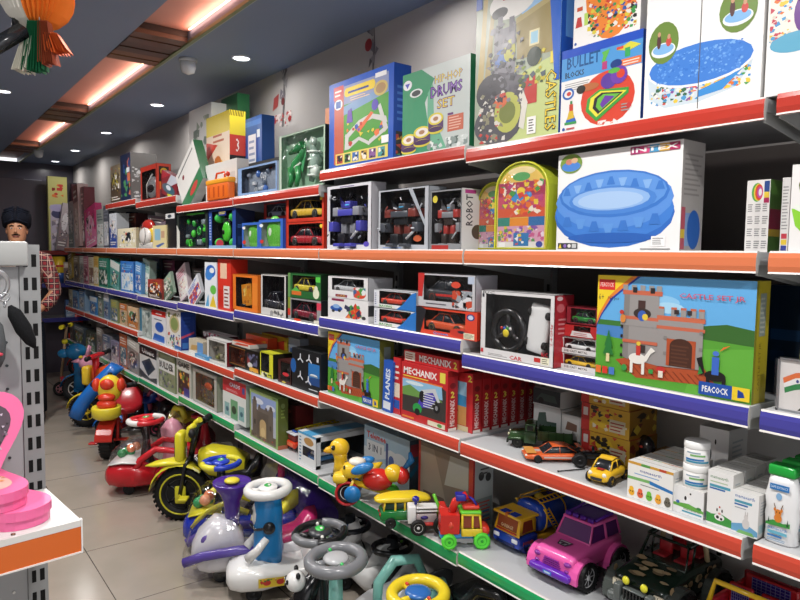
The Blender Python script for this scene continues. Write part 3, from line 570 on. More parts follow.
# bay of the dinosaur box
winbox('dinosaur_toy_box','pale green window box holding a standing green dinosaur toy','toy box',6,2,279,325,137,.045,'aac4ac',(.03,.03,.97,.97),boxed_dino,side='262a28',back='8fb79a',s=.015,seed=21,toyname='dinosaur',art=[('r',.03,.0,.06,1,'c8d8c8')])
def guns(mb,w,d,h,r):
    mb.mt('plastic')
    for i,(x,z,k) in enumerate(((-.3,.5,1),(.1,.55,.8))):
        cx=x*w; cz=z*h
        mb.rbox(cx-.04*k,cx+.05*k,-.01,.012,cz,cz+.03,.006,'e8641f'); mb.rbox(cx+.04*k,cx+.1*k,-.006,.008,cz+.008,cz+.024,.004,'2b2b2e'); mb.rbox(cx-.03*k,cx-.01*k,-.008,.01,cz-.04,cz,.005,'e0a82a'); mb.rbox(cx-.07*k,cx-.04*k,-.006,.008,cz-.01,cz+.02,.005,'2b2b2e')
t=winbox('toy_blaster_box','long dark blaster box leaning behind the dinosaur box','toy box',6,2,248,312,134,.06,'241a18',(.05,.1,.8,.9),guns,side='1c1414',back='5a3024',s=.12,art=[('r',.82,.1,.97,.8,'3a3436'),('s',.82,.1,.97,.8,12,.03,['d8d8d8','8a8a8a','c86a2c'])],seed=22,H=.17)
t=winbox('toy_blaster_box','dark box with orange blaster, behind the long leaning blaster box','toy box',6,2,246,306,118,.05,'221c1e',(.1,.1,.75,.85),guns,side='1c1414',back='3a2018',s=.2,art=[('r',.78,.15,.97,.85,'8a9498'),('s',.78,.15,.97,.85,12,.03,['d8d8d8','3a3a3a'])],seed=23,H=.22)
def blaster_loose(mb):
    mb.mt('plastic'); 
    mb.tube([(-.03,0,.02),(-.015,0,.07),(.02,0,.12),(.05,0,.135)],[.018,.026,.022,.012],'ee5a1c',8); mb.rbox(-.01,.03,-.014,.014,.05,.09,.01,'f0782c'); mb.torus((-.02,0,.045),.02,.005,(0,1,0),'d8480f',14,6); mb.rbox(-.035,-.02,-.012,.012,0,.03,.006,'2a2a2c')
X,y,z,W,H=spot(6,2,262,276,150,.085); t=thing('toy_blaster','orange water blaster with black grip standing against the dark boxes','toy',(X,y,z)); mb=MB(); blaster_loose(mb); mb.build('blaster_body',t)
carton('toy_cabin_box','blue cabin-shaped box standing at the back, right of the yellow dough box','box',6,2,243,262,121,.08,'1f5aa8',[('r',.05,.9,.95,.96,'3a78c8'),('r',.3,.35,.7,.8,'e8e8ea'),('l',.34,.4,.66,.76,5,'8a9ab8'),('r',.75,.75,.9,.84,'dfe6f0'),('r',.1,0,.9,.3,'6a9a5a'),('s',.1,0,.9,.3,16,.1,['c84a6a','e8c8b0','3a7a4a'])],s=.24)
winbox('helicopter_box','light blue window box with a pale toy helicopter on the top shelf edge','toy box',6,2,238,277,169,.07,'8fb2e2',(.1,.1,.97,.93),blob_pack(['9aa6b8','c8d2de','4a78c8','e0e6ec','5a6a80'],12),side='b8c8e0',back='6a7890',s=.01,seed=25,toyname='helicopter')
# dough set and tool kit
dough=[('r',0,0,1,1,'f2d9c0'),('r',0,.78,1,1,'e8cf30'),('p',[(0,.72),(.5,.66),(0,.5)],'d84a38'),('l',.3,.68,.8,.8,2,'c05a2c'),('e',.55,.36,.34,.1,'3a8fcc'),('e',.55,.42,.2,.08,'e8a82c'),('e',.5,.48,.14,.06,'c8702c'),('r',.1,.04,.3,.28,'f0dc8a'),('r',.4,.04,.9,.25,'e8e2da')]
dside=[('r',0,0,1,1,'1a1614'),('r',0,.74,1,1,'e6ce2e'),('r',0,.52,1,.74,'c83c2c'),('t','3',.4,.56,.6,.7,'f0e8e0'),('r',.35,.28,.65,.46,'e8e4e0')]+[('p',[(.1*i,.94),(.1*i+.05,.94),(.1*i+.1,1),(.1*i+.05,1)],'1a1614') for i in range(0,9)]+[('s',.1,.08,.9,.24,12,.12,['3a8fd0','d8b83a','c8c8cc','b05ab0'])]
carton('dough_set_box','tall yellow-topped play dough box with a black and red side','box',6,3,207,230,119,.1,'f2d9c0',dough,dside,top='e6ce2e',s=.14,seed=26)
carton('flat_box','low white box lying in front of the yellow-topped dough box','box',6,3,206,237,166,.07,'dcdad6',[('l',.1,.2,.9,.5,2,'b0aeaa'),('r',.8,.3,.95,.7,'c8c6c2')],s=.06)
def tools(mb,w,d,h,r):
    mb.mt('plastic'); mb.rbox(-w*.45,w*.45,-d*.3,d*.3,0,h*.62,.008,'f0701c'); mb.rbox(-w*.47,w*.47,-d*.35,d*.32,h*.5,h*.66,.006,'f2a41e'); mb.tube([(-w*.2,0,h*.66),(-w*.15,0,h*.85),(w*.15,0,h*.85),(w*.2,0,h*.66)],.006,'d84a1c',8); mb.ell((w*.4,-d*.2,h*.75),.014,.012,.014,'d83a20',10,8)
    for i in range(4): mb.box(-w*.36+w*.2*i,-w*.3+w*.2*i,-d*.31,-d*.3,h*.08,h*.42,'c4531a')
X,y,z,W,H=spot(6,3,209,233,171,.01); t=thing('tool_case','orange and yellow toy tool case at the front of the top shelf','toy',(X,y,z)); mb=MB(); tools(mb,W,.07,H,random.Random(1)); mb.build('case',t)
# leaning green box, white wrapped box and green box
carton('leaning_board_box','white and green box leaning sideways on the top shelf','box',6,3,183,205,150,.06,'e4e2de',[('r',0,0,1,.3,'2f7a4c'),('e',.6,.15,.2,.08,'c8403a'),('r',.1,.86,.9,.9,'6a6a6a'),('e',.3,.7,.05,.05,'8a2a3a')],'1d5a38',s=.03,ry=-33,H=.3,seed=28,lift=.045)
carton('white_box','white box printed with a faint plant, behind the leaning green box','box',6,3,190,212,112,.1,'d9dad8',[('r',0,0,1,1,'dcdcda'),('s',.2,.3,.9,.9,26,.1,['8a9a8a','a8b4a4','6a7a70']),('r',.1,.1,.5,.2,'b0b8ae'),('s',.5,0,.9,.25,6,.15,['3a3438','8a2a4a','9ab84a'])],s=.17,seed=29)
carton('green_box','dark green box top standing behind the yellow-topped dough box','box',6,3,222,238,100,.08,'1d5c34',[('r',.1,.1,.9,.9,'226a3c'),('l',.2,.5,.8,.7,3,'3a8a58')],s=.27,seed=30)
def helmet(mb,w,d,h,r):
    mb.mt('plastic'); mb.ell((0,0,h*.45),w*.42,d*.4,h*.42,'8a8c90',14,10); mb.ell((0,-d*.18,h*.42),w*.3,d*.28,h*.2,'2a2224',12,8); mb.tube([(-w*.4,-d*.1,h*.1),(-w*.42,-d*.1,h*.6),(0,-d*.1,h*.95)],.006,'e6e2de',6)
winbox('helmet_toy_box','red window box with a silver toy helmet on the top shelf','toy box',6,4,141,157,168,.1,'c4341f',(.08,.06,.94,.86),helmet,side='d6442a',back='3a2a28',sideart=[('r',.15,.5,.85,.92,'2a1a14'),('e',.5,.78,.25,.1,'e8b82c'),('r',.2,.3,.8,.5,'e88a2c'),('r',.2,.05,.8,.28,'7a3a4a')],s=.02,seed=31)
carton('picture_box','red, white and teal box leaning right of the red helmet box','box',6,4,160,176,170,.05,'8a2430',[('p',[(0,.6),(.6,1),(0,1)],'b8283a'),('p',[(.2,.2),(1,.8),(1,1),(.6,1)],'cfd4e0'),('e',.5,.35,.4,.2,'3a6a7a'),('e',.5,.4,.15,.1,'e6eef4'),('e',.7,.1,.25,.08,'d8d83a')],s=.05,ry=15,H=.16,seed=32,lift=.01)
carton('tall_box','tall grey box with a dark blue front on the top shelf','box',6,5,121,131,156,.2,'1d2a4a',[('s',.05,.1,.95,.9,20,.14,['2a4a8a','1a2030','4a8a5a','c86a4a']),('r',.6,.6,.9,.7,'dfe4ea')],[('r',0,0,1,1,'6c6a68'),('s',.05,.35,.4,.7,10,.08,['c8c8c8','a8a8a8']),('r',.6,.35,.85,.6,'3a6ab8'),('s',.1,.05,.4,.2,6,.06,['c8c8c8'])],s=.02,seed=33)
carton('blue_top_box','blue and pink box resting on the tall grey box, nearly touching the ceiling line','box',6,5,127,135,131,.12,'c89484',[('s',.05,.05,.95,.95,16,.16,['d8785a','8a8a9a','e8c8b8'])],[('r',0,0,1,1,'1f68b4'),('l',.15,.72,.8,.8,1,'c8b070'),('r',.5,0,.75,.25,'4a3a5a')],s=.225,z=None,H=.385,seed=34)
carton('slim_box','slim brown and olive box at the far end of the top shelf','box',6,5,111,121,167,.08,'8a7a62',rand_art(35,'8a7c66',['5a4a3a','b8a83a']),s=.03,seed=35)

# ================================================================ LEVEL 5 : orange-edged shelf
bp=[('r',0,0,1,1,'f0efee'),('e',.47,.36,.49,.33,'2f6cc4'),('e',.47,.4,.485,.3,'3f80d6'),('e',.47,.5,.48,.28,'5a93e0'),('e',.47,.56,.45,.23,'3a78cc'),('e',.47,.57,.43,.2,'5f98e2'),('e',.47,.5,.36,.14,'4a86d6'),('e',.46,.51,.32,.11,'8fb8ec'),('e',.46,.5,.27,.085,'a9c9f0')]
for i in range(9):
    cx=.09+.095*i; cy=.64+.08*(1-abs(i-4)/4.)-.03
    bp.append(('p',[(cx-.035,cy+(.04 if i%2 else -.04)),(cx+.035,cy+(.04 if i%2 else -.04)),(cx+.012,cy-(.04 if i%2 else -.04)),(cx-.012,cy-(.04 if i%2 else -.04))],'86b4ec' if i%2 else '3e7ccf'))
for i in range(7):
    cx=.1+.12*i; cy=.3-.08*(1-abs(i-3)/3.)
    bp.append(('p',[(cx-.045,cy+(.05 if i%2 else -.05)),(cx+.045,cy+(.05 if i%2 else -.05)),(cx+.02,cy-(.05 if i%2 else -.05)),(cx-.02,cy-(.05 if i%2 else -.05))],'5f99e2' if i%2 else '3a78cc'))
bp+=[('e',.47,.13,.36,.05,'2a62b8')]
bp+=[('e',.12,.9,.1,.1,'7a9a3a'),('e',.12,.87,.085,.05,'4a86d6'),('e',.1,.92,.03,.03,'c8806a'),('e',.15,.93,.03,.03,'d8b08a'),('r',.02,.02,.2,.08,'3a3a3a'),('p',[(.025,.025),(.055,.025),(.04,.075)],'e8c82c'),('e',.085,.05,.015,.02,'8a6ab8'),('e',.125,.05,.015,.02,'e8e4e0'),('r',.15,.028,.19,.072,'c8c8c8'),
 ('r',.8,.05,.9,.14,'fafafa'),('l',.81,.06,.89,.13,4,'5a5a5a'),('l',.72,.012,.97,.035,1,'8a8a8a')]+INTEX(.62,.915,.98,.985)
carton('pool_carton','big white carton picturing a blue inflatable ring pool, on the orange-edged shelf','box',5,0,556,679,156,.1,'f0efee',bp,[('r',0,0,1,1,'b9b4b0'),('r',.2,.05,.55,.35,'8fb0e0'),('e',.6,.2,.3,.18,'2f6cc4'),('r',.02,.02,.2,.4,'c85a6a'),('r',.02,.12,.2,.2,'e8c83a'),('l',.1,.5,.9,.9,9,'9a9592')],s=.02,seed=41)
# arched block bags
def archbag(name,label,uL,uR,vT,s,seed):
    X,y,z,W,H=spot(5,0,uL,uR,vT,s); t=thing(name,label,'block bag',(X,y,z),-PI/2,'arched clear bags of building blocks')
    pts=[(-W/2,0),(W/2,0)]; n=14; hs=H*.62
    for i in range(n+1):
        a=PI*i/n; pts.append((W/2*math.cos(a)**1 if True else 0,hs+(H-hs)*math.sin(a)**.8))
    dp=.07
    mb=MB(); mb.mt('plastic'); mb.prism(pts,0,dp,'a9b52c'); mb.build('bag',t)
    mb=MB(); mb.mt('card'); inn=[((p[0])*.9,H*.03+(p[1])*.93) for p in pts]
    mb.add([(p[0],-.001,p[1]) for p in inn],[tuple(range(len(inn)))],'e9c35c')
    r=random.Random(seed); bx=[]
    L=[('r',.07,.62,.93,.78,'a83a5a'),('e',.5,.9,.25,.05,'f0dca0'),('e',.5,.84,.16,.05,'5aa860'),('r',.07,.48,.93,.62,'c8506a'),('e',.5,.62,.2,.08,'3f8fd0'),('e',.5,.67,.08,.05,'f0d040'),('r',.07,.38,.93,.48,'d85a38'),('r',.07,.28,.3,.38,'3a8a7a'),('r',.3,.27,.65,.37,'e89028'),('r',.65,.28,.93,.38,'2f6ea8'),('r',.07,.04,.93,.28,'d8a0b8'),('s',.07,.08,.93,.28,60,.04,['c85a8a','e8d8e4','8a5aa8','e8c83a','5a9a5a']),('r',.07,.03,.93,.1,'e4e0da'),('r',.38,.05,.66,.2,'2f7ab4'),('s',.4,.06,.64,.19,8,.04,['e8c83a','d84a3a','f0f0f0']),('e',.85,.07,.06,.035,'3a4aa0'),('s',.1,.4,.9,.8,70,.05,['e8c83a','d84a3a','4a9a4a','f0e4d0','b8407a','e8742c']),('r',.1,.04,.22,.09,'f6f6f6')]
    mb.art((-W/2,-.0012,0),(1,0,0),(0,0,1),W,H,L,seed); mb.build('print_sheet',t)
    mb=MB(); mb.mt('plastic'); path=[(p[0]*.96,-.002,.006+p[1]*.98) for p in pts[1:]]+[(-W/2*.96,-.002,.006)]
    mb.tube(path,.0035,'c6c62c',6,close=True); mb.build('piping',t)
    mb=MB(); mb.mt('film'); mb.add([(p[0],-.006,p[1]) for p in inn],[tuple(range(len(inn)))],'fff'); mb.build('clear_window',t)
archbag('block_bag','large arched yellow block bag beside the blue ring pool carton',494,548,166,.015,42)
archbag('block_bag','smaller arched block bag half hidden behind the large one',477,508,185,.1,43)
# robots
winbox('robot_toy_box','white window box with a black and purple robot, above the white car boxes','toy box',5,1,327,371,187,.07,'d9d9de',(.07,.07,.93,.95),robot('23232a','4a4ab0','8a8c96'),side='c4c2c8',back='1d1c22',art=[('l',.3,.955,.7,.985,1,'6a4a8a'),('l',.25,.015,.75,.05,1,'5a5a9a'),('e',.9,.08,.06,.04,'5a4ab8')],s=.015,seed=44,toyname='robot')
winbox('robot_toy_box','silver window box with a dark robot and a diagonal silver strip','toy box',5,1,378,428,191,.08,'b9bdc4',(.04,.08,.93,.97),robot('26282c','4a4e56','7c3a34'),side='a9adb4',back='202226',art=[('p',[(.62,.97),(.7,.97),(.94,.45),(.94,.36)],'a9b0b8'),('l',.1,.02,.6,.05,1,'6a8ac8'),('e',.8,.18,.08,.05,'c8603a')],s=.02,seed=45,toyname='robot')
winbox('robot_toy_box','grey window box with white-text side panel, left of the arched bags','toy box',5,1,430,461,191,.09,'8e9094',(.03,.1,.97,.97),robot('3a3230','8a8c92','b03a34'),side='dad8d8',back='2a2a2e',sideart=[('r',0,0,1,1,'dad8d8'),('tv','ROBOT',.2,.4,.55,.9,'3a3a44',.02),('r',.15,.92,.7,.98,'b83a8a'),('e',.8,.3,.3,.12,'5a4a3a')],art=[('r',.05,.0,.6,.08,'b8302c'),('e',.15,.85,.08,.06,'d8c83a')],s=.02,seed=46,toyname='robot')
# boxed cars, red
RD=lambda seed,t:[('r',.0,.0,.04,1,'a8281c'),('r',.3,.01,.62,.1,'c8301f'),('e',.93,.82,.035,.07,'e8c83a')]
a=winbox('toy_car_box','red window box with a red and white toy car, on the orange-edged shelf','toy car box',5,2,286,324,223,.13,'d23a22',(.07,.12,.95,.93),minicar('b02a34',hub='d8d8d8'),side='c2301c',back='2c2c30',art=RD(1,1),s=.02,seed=47,toyname='toy_car')
winbox('toy_car_box','red window box with a yellow toy digger car, stacked on another red box','toy car box',5,2,286,324,198,.13,'d23a22',(.07,.14,.95,.93),minicar('e0b83a'),side='c2301c',back='3c3230',art=RD(2,1),s=.022,z=on_top(a),H=a['h']*.98,seed=48,toyname='toy_car')
a=carton('toy_car_box','red box behind the green ball toys, under a small car box','toy car box',5,2,264,290,222,.12,'c8281c',[('r',.1,.2,.9,.8,'3a2a2a')],s=.15,seed=49)
winbox('toy_car_box','small red and white car box above the green ball toys','toy car box',5,2,264,290,206,.12,'cf2f22',(.1,.25,.9,.9),minicar('e4e4e4'),side='b8281c',back='4a4444',art=[('r',.1,.04,.6,.2,'efe8e4')],s=.152,z=on_top(a),H=.1,seed=50,toyname='toy_car')
GB=lambda mb,w,d,h,r:(mb.mt('plastic').ell((0,0,h*.62),w*.42,d*.38,w*.42,'6cc84a',14,10),mb.ell((-w*.1,-d*.3,h*.66),w*.12,d*.1,w*.12,'e8f4e0',10,6),mb.ell((0,0,h*.2),w*.34,d*.3,w*.2,'7fd45c',12,8))
a=winbox('ball_toy_box','blue window box with a green ball toy, left one of the pair','toy box',5,2,242,259,223,.07,'3a6ed0',(.1,.08,.9,.9),GB,side='2f5cc0',back='c8dcd0',art=[('e',.14,.25,.1,.08,'d83a2c'),('e',.12,.8,.09,.06,'f0f4f8')],s=.02,seed=51,group=None)
winbox('ball_toy_box','blue window box with a green ball toy, beside the red car boxes','toy box',5,2,259,283,220,.07,'3a6ed0',(.1,.08,.9,.9),GB,side='2853b4',back='c8dcd0',art=[('e',.12,.25,.08,.07,'d83a2c'),('e',.1,.8,.08,.06,'f0f4f8')],s=.018,seed=52)
def stunt(mb,w,d,h,r):
    for sx in(-1,1):
        for z in (.12,.88): mb.mt('rubber').lathe([(.0,-w*.08),(w*.08,-w*.08),(w*.1,0),(w*.08,w*.08),(0,w*.08)],(sx*w*.36,-d*.1,h*z),(1,0,0),'3ad455',12)
    mb.mt('plastic').rbox(-w*.16,w*.16,-d*.2,d*.2,h*.15,h*.9,.01,'24282e'); mb.ell((w*.05,-d*.2,h*.45),w*.2,d*.2,w*.2,'55dc38',14,10); mb.ell((w*.0,-d*.4,h*.44),w*.07,d*.05,w*.05,'1a2a1a',8,6)
winbox('stunt_car_box','blue window box with a green-wheeled stunt car','toy car box',5,3,209,236,210,.11,'2a4fa4',(.12,.08,.88,.94),stunt,side='16294e',back='1c2430',art=[('r',.38,.82,.66,.97,'1c2f90'),('l',.4,.85,.64,.93,2,'e8d83a'),('e',.42,.13,.14,.1,'b8384a'),('r',.0,.0,1,.08,'8fb4d8'),('l',.03,.2,.1,.85,9,'c8d8f4')],sideart=[('l',.1,.5,.8,.6,2,'4a78c0'),('r',.1,.1,.9,.3,'243e70')],s=.015,seed=53,toyname='stunt_car')
winbox('action_figure_box','black window box with bright green figures and grey vehicle','toy box',5,3,177,208,215,.09,'26302c',(.08,.06,.93,.95),blob_pack(['202e38','4ad83a','6ae048','2aa83a','8a9aa0','c8d0d4'],16),side='1c3060',back='25384a',art=[('r',.35,.95,.9,.99,'4ac83a'),('p',[(0,.0),(.1,0),(.1,.5),(0,.7)],'d8d8d0')],s=.015,seed=54)
carton('black_box','narrow black box left of the green figure box','box',5,4,166,176,214,.08,'15171c',[('r',.0,.85,.9,1,'e4e4e4'),('e',.4,.92,.2,.05,'3a4450')],s=.03,seed=55)
carton('card_set','cream card with blue picture, on the orange-edged shelf past the black box','card',5,4,153,166,226,.03,'e9d9a0',[('r',.15,.35,.6,.85,'8fc0d8'),('r',.65,.45,.9,.75,'c8a080'),('p',[(.2,.1),(.8,.25),(.9,.2),(.4,.02)],'3a66b0')],s=.02,seed=56)
# white mask toy with red and yellow hood
X,y,z,W,H=spot(5,4,138,152,220,.02); t=thing('mask_toy','white-faced mask toy with red and yellow hood beside the cream card','toy',(X,y,z))
mb=MB(); mb.mt('plastic'); mb.ell((0,.03,H*.45),W*.5,.035,H*.4,'e8c428',14,10); mb.ell((0,.03,H*.72),W*.4,.034,H*.28,'b82a20',14,10); mb.build('hood',t)
mb=MB(); mb.mt('plastic'); mb.ell((0,.005,H*.42),W*.4,.025,H*.3,'e8e4e0',14,10); mb.rbox(-W*.45,W*.45,0,.05,0,H*.2,.01,'d8d4d0'); mb.torus((0,-.018,H*.45),W*.22,.002,(0,1,0),'3a3434',16,5); mb.build('face_plate',t)
carton('silver_bag','crumpled silver bag of toys behind the cream card','bag',5,4,148,168,218,.04,'9a929c',rand_art(57,'a098a4',['7a707c','c8c0cc']),s=.1,ry=4,seed=57,lift=.004,km='plastic')
# ---- rows of far boxes: (uL,uR,vT, colour words, base colour, [accents], kind, setback, depth)
USED={}
def row(level,bay,items,sd):
    nm=LNAME[level]
    for i,it in enumerate(items):
        uL,uR,vT,words,base,acc,kind=it[:7]; s=it[7] if len(it)>7 else .02; dp=it[8] if len(it)>8 else .1; tilt=it[9] if len(it)>9 else 0
        lb='%s %s on the far %s'%(words,kind.replace('_',' '),nm)
        nb=[q for q in (items[i-1] if i else None, items[i+1] if i+1<len(items) else None) if q]
        if nb: lb+=', beside the %s %s'%(nb[-1][3],nb[-1][6].replace('_',' '))
        lb=' '.join(lb.split()[:16]); USED[lb]=USED.get(lb,0)+1
        if USED[lb]>1: print('DUPLABEL',lb)
        wide={'book':'book','picture_book':'book','doll_box':'toy box','gift_bag':'bag'}.get(kind,'box')
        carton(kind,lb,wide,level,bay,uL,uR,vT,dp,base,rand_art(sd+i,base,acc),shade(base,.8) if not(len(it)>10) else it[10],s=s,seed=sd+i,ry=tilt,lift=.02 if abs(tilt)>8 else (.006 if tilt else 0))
row(5,5,[(110,117,214,'white and blue','e2e6ee',['2a4ea8','c8ccd8'],'doll_box'),(118,136,229,'plain cream','e8e0c4',['e0d8b8','e8e0c4'],'storage_box',.01,.1),(119,127,213,'navy and teal','1f3058',['2a6a8a','1a2038'],'toy_box',.16),(128,136,214,'maroon','5a2a34',['8a4a3a','2a2a3a'],'toy_box',.16)],300)
row(5,6,[(86,97,208,'bright pink','d83a7e',['f084b4','e8b8cc'],'gift_bag',.03,.06,-8),(97,104,210,'grey and white','a8b0ac',['5a6a6a','dfe4e2'],'doll_box'),(104,109,206,'dark grey','5a5e6a',['8a8e9a','c8ccd4'],'doll_box')],310)
row(5,7,[(69,74,202,'silver','b0aeb4',['7a8a8a','e0e0e4'],'doll_box',.02,.1),(75,80,186,'pale rose','c8a8a4',['8a5a5a','e8d8d0'],'doll_box',.02,.1,-6),(80,85,188,'dark red','6a2a34',['e0b8b8','4a1a24'],'doll_box',.05,.1)],320)

# ================================================================ LEVEL 4 : blue-edged shelf
def castle_art(f=1):
    A=[('r',0,0,1,1,'63b0e8'),('p',[(0,.0),(1,.0),(1,.52),(.6,.52),(.4,.45),(0,.42)],'56a332'),('p',[(0,.42),(0,.52),(.24,.52),(.24,.4)],'4a86c8'),('r',0,.52,.24,.57,'3f7a35'),('p',[(.5,.5),(1,.47),(1,.6),(.85,.63),(.72,.6),(.66,.66),(.56,.6)],'386a2c'),('p',[(.62,.0),(1,0),(1,.45),(.7,.4)],'62b03a'),
    ('e',.45,.78,.12,.06,'8cc8f0'),('e',.5,.73,.1,.05,'a8d8f4'),('p',[(0,1),(.31,1),(.22,.9),(.12,.78),(.04,.62),(0,.5)],'2a3f9a'),('p',[(0,1),(.29,1),(.2,.9),(.1,.78),(.03,.62),(0,.52)],'e8842c'),('p',[(0,1),(.25,1),(.16,.9),(.08,.79),(.02,.64),(0,.56)],'f2d21f'),
    ('r',.01,.86,.13,.96,'d8302a'),('t','PEACOCK',.02,.89,.12,.93,'f6e8e0'),('t','6+',.01,.76,.05,.82,'3a3a3a'),('t','102 pcs',.08,.76,.16,.8,'3a3a3a'),
    ('p',[(.15,.2),(.3,.06),(.81,.1),(.72,.26),(.3,.26)],'b4502a')]
    for i in range(12): A.append(('p',[(.18+.045*i,.17),(.19+.045*i,.17),(.25+.045*i,.09),(.24+.045*i,.09)],'8c3a1e'))
    g='9a9694'; g2='86827f'
    A+=[('p',[(.2,.24),(.44,.2),(.44,.85),(.2,.85)],g),('p',[(.2,.24),(.24,.22),(.24,.85),(.2,.85)],g2),('r',.19,.83,.46,.87,'c8684c')]
    for x in (.19,.25,.31,.37,.42): A.append(('r',x,.87,x+.035,.92,g))
    A+=[('r',.26,.85,.29,.9,'2e2a2a'),('r',.38,.85,.41,.9,'2e2a2a'),('r',.3,.7,.35,.78,'4a3430'),('r',.2,.6,.46,.63,'c8684c'),('r',.18,.54,.47,.6,g),('e',.33,.66,.06,.05,'3c3230'),('e',.33,.64,.03,.05,'3a62b8'),('e',.35,.63,.02,.03,'e8c83a'),
     ('p',[(.44,.2),(.72,.22),(.72,.66),(.44,.66)],g),('r',.43,.62,.73,.66,'cc6a4a'),('r',.43,.54,.73,.57,'c8684c')]
    for x in (.44,.52,.58,.64,.69): A+=[('r',x,.66,x+.035,.72,g),('r',x,.72,x+.035,.74,'c8684c')]
    A+=[('r',.54,.68,.57,.72,'3a3030'),('r',.62,.68,.65,.72,'3a3030'),('r',.5,.22,.68,.46,'b4502a'),('r',.52,.22,.66,.4,'4a2c20'),('e',.59,.4,.07,.07,'4a2c20'),('l',.53,.22,.65,.42,6,'5f3a2a'),('r',.2,.38,.44,.41,'c8684c'),('r',.3,.3,.36,.37,'3c3230')]
    for i in range(5): A+=[('r',.185,.24+.09*i,.2,.27+.09*i,'2c2828'),('r',.48 if i%2 else .7,.24+.07*i,.5 if i%2 else .72,.27+.07*i,g2)]
    # white horse and rider, black horse and knight, figures, trees
    A+=[('e',.31,.24,.06,.05,'ece8e0'),('p',[(.35,.25),(.4,.36),(.43,.33),(.4,.3),(.37,.22)],'ece8e0'),('r',.26,.1,.28,.22,'ece8e0'),('r',.34,.1,.36,.22,'ece8e0'),('r',.3,.27,.33,.36,'c83a2c'),('e',.315,.38,.015,.02,'e8c83a'),
     ('e',.8,.19,.06,.045,'1e1a1a'),('p',[(.74,.2),(.72,.34),(.69,.32),(.72,.18)],'1e1a1a'),('r',.75,.04,.77,.18,'1e1a1a'),('r',.84,.04,.86,.18,'1e1a1a'),('r',.78,.2,.82,.35,'3a6ac8'),('e',.8,.38,.018,.022,'4a78d0'),('p',[(.82,.4),(.88,.46),(.84,.44)],'e8742c'),
     ('e',.47,.17,.03,.03,'c8302c'),('r',.455,.1,.485,.16,'e8e0d0'),('r',.39,.12,.42,.16,'3a9a4a'),('p',[(.7,.18),(.73,.2),(.71,.26)],'2a8a3a'),
     ('p',[(.06,.24),(.14,.24),(.12,.32),(.13,.32),(.1,.48),(.07,.32),(.08,.32)],'2a7a38'),('r',.085,.17,.11,.25,'e8d8a0'),('e',.2,.6,.02,.04,'d88a3c'),('e',.19,.66,.015,.02,'c83a2c'),('e',.22,.14,.02,.03,'3a9a4a'),
     ('r',.01,.05,.05,.12,'e8742c'),('r',.06,.05,.1,.12,'d83a2c'),('r',.11,.05,.15,.12,'4a7ac8'),
     ('t','CASTLE SET JR',.57,.815,.95,.87,'d2566c',.01),('r',.71,.02,.9,.13,'1c4fa8'),('t','PEACOCK',.73,.045,.88,.1,'f4f4f4',.02),('r',.9,.02,.995,.13,'f0d020'),('p',[(.93,.04),(.97,.05),(.96,.09),(.93,.11)],'1c3f98')]
    return A
YS=[('r',0,0,1,1,'b9a81e'),('r',0,.0,.15,1,'8f8a22'),('tv','CASTLE SET JR',.35,.1,.55,.5,'6a5a20'),('r',.3,.55,.75,.9,'8f9a92'),('l',.35,.57,.7,.88,8,'b8bcae')]
carton('castle_set_box','large castle set box with a picture of a grey brick castle, on the blue-edged shelf','box',4,0,595,751,275,.065,'63b0e8',castle_art(),YS,top='d8c41e',s=.02,seed=61)
def figs_dark(c): return blob_pack(c,8)
a=winbox('steering_car_box','white window box with a black steering wheel controller and white car','toy car box',4,0,480,553,290,.085,'dedcdc',(.07,.13,.95,.95),steering_rc,side='b02430',back='33353a',s=.015,seed=62,toyname='steering_set',
 art=[('t','R/C',.85,.14,.93,.2,'c8303a',.02),('t','CAR',.43,.02,.6,.08,'c8303a',.02),('l',.12,.03,.4,.07,2,'8a8a8a'),('r',.76,.05,.84,.11,'c8302c'),('r',.85,.03,.95,.13,'f0ecd0'),('l',.86,.04,.94,.12,3,'5a5a50'),('r',.01,.06,.05,.12,'c8303a'),('t','R/C',.03,.95,.2,.99,'2a2a2a'),('r',.02,.9,.05,.95,'30303a'),('tv','2.4GHz',.955,.3,.985,.6,'c84a50')],
 sideart=[('e',.3,.82,.2,.06,'d86a70'),('l',.2,.45,.8,.7,4,'d88a8c'),('e',.25,.95,.15,.03,'e8c8c8')])
# checkered sheet behind the steering wheel
DC=lambda c,sd:[('r',.0,.0,1,.3,'e2dedc'),('t','DIE-CAST METAL',.12,.08,.75,.22,'3a2a2a',.02),('p',[(.0,.3),(.1,.3),(.06,1),(.0,1)],'b8242c')]
a=winbox('diecast_car_box','red and white box with a yellow die-cast jeep, lowest of its stack','toy car box',4,0,560,597,352,.07,'c8bcba',(.1,.3,.95,.94),minicar('e8b81f',hub='333333'),side='a8242c',back='e4e0de',art=DC(0,0),s=.05,seed=63,toyname='toy_car')
b_=winbox('diecast_car_box','red and white box with a white die-cast jeep, middle of its stack','toy car box',4,0,560,597,332,.07,'c8bcba',(.1,.3,.95,.94),minicar('e8e8e8',hub='333333'),side='a8242c',back='e4e0de',art=DC(0,0),s=.052,z=on_top(a),H=a['h'],seed=64,toyname='toy_car')
a=winbox('diecast_car_box','red and white box with a red and white label, above the white die-cast jeep','toy car box',4,0,564,597,318,.07,'c02a2c',(.3,.5,.8,.9),minicar('8a1a1c'),side='8a1a24',back='c02a2c',art=[('p',[(.2,.1),(.9,.1),(.8,.45),(.25,.5)],'e0dcda'),('l',.3,.15,.8,.4,2,'c05a5a')],s=.06,z=on_top(b_),H=.036,seed=65,toyname='toy_car')
winbox('toy_car_box','dark car box with a green toy car, top of the die-cast stack','toy car box',4,0,566,597,300,.06,'8a2430',(.15,.1,.95,.9),minicar('2f8a3a'),side='5a1a24',back='2a2a2e',s=.06,z=on_top(a),H=.05,seed=66,toyname='toy_car')
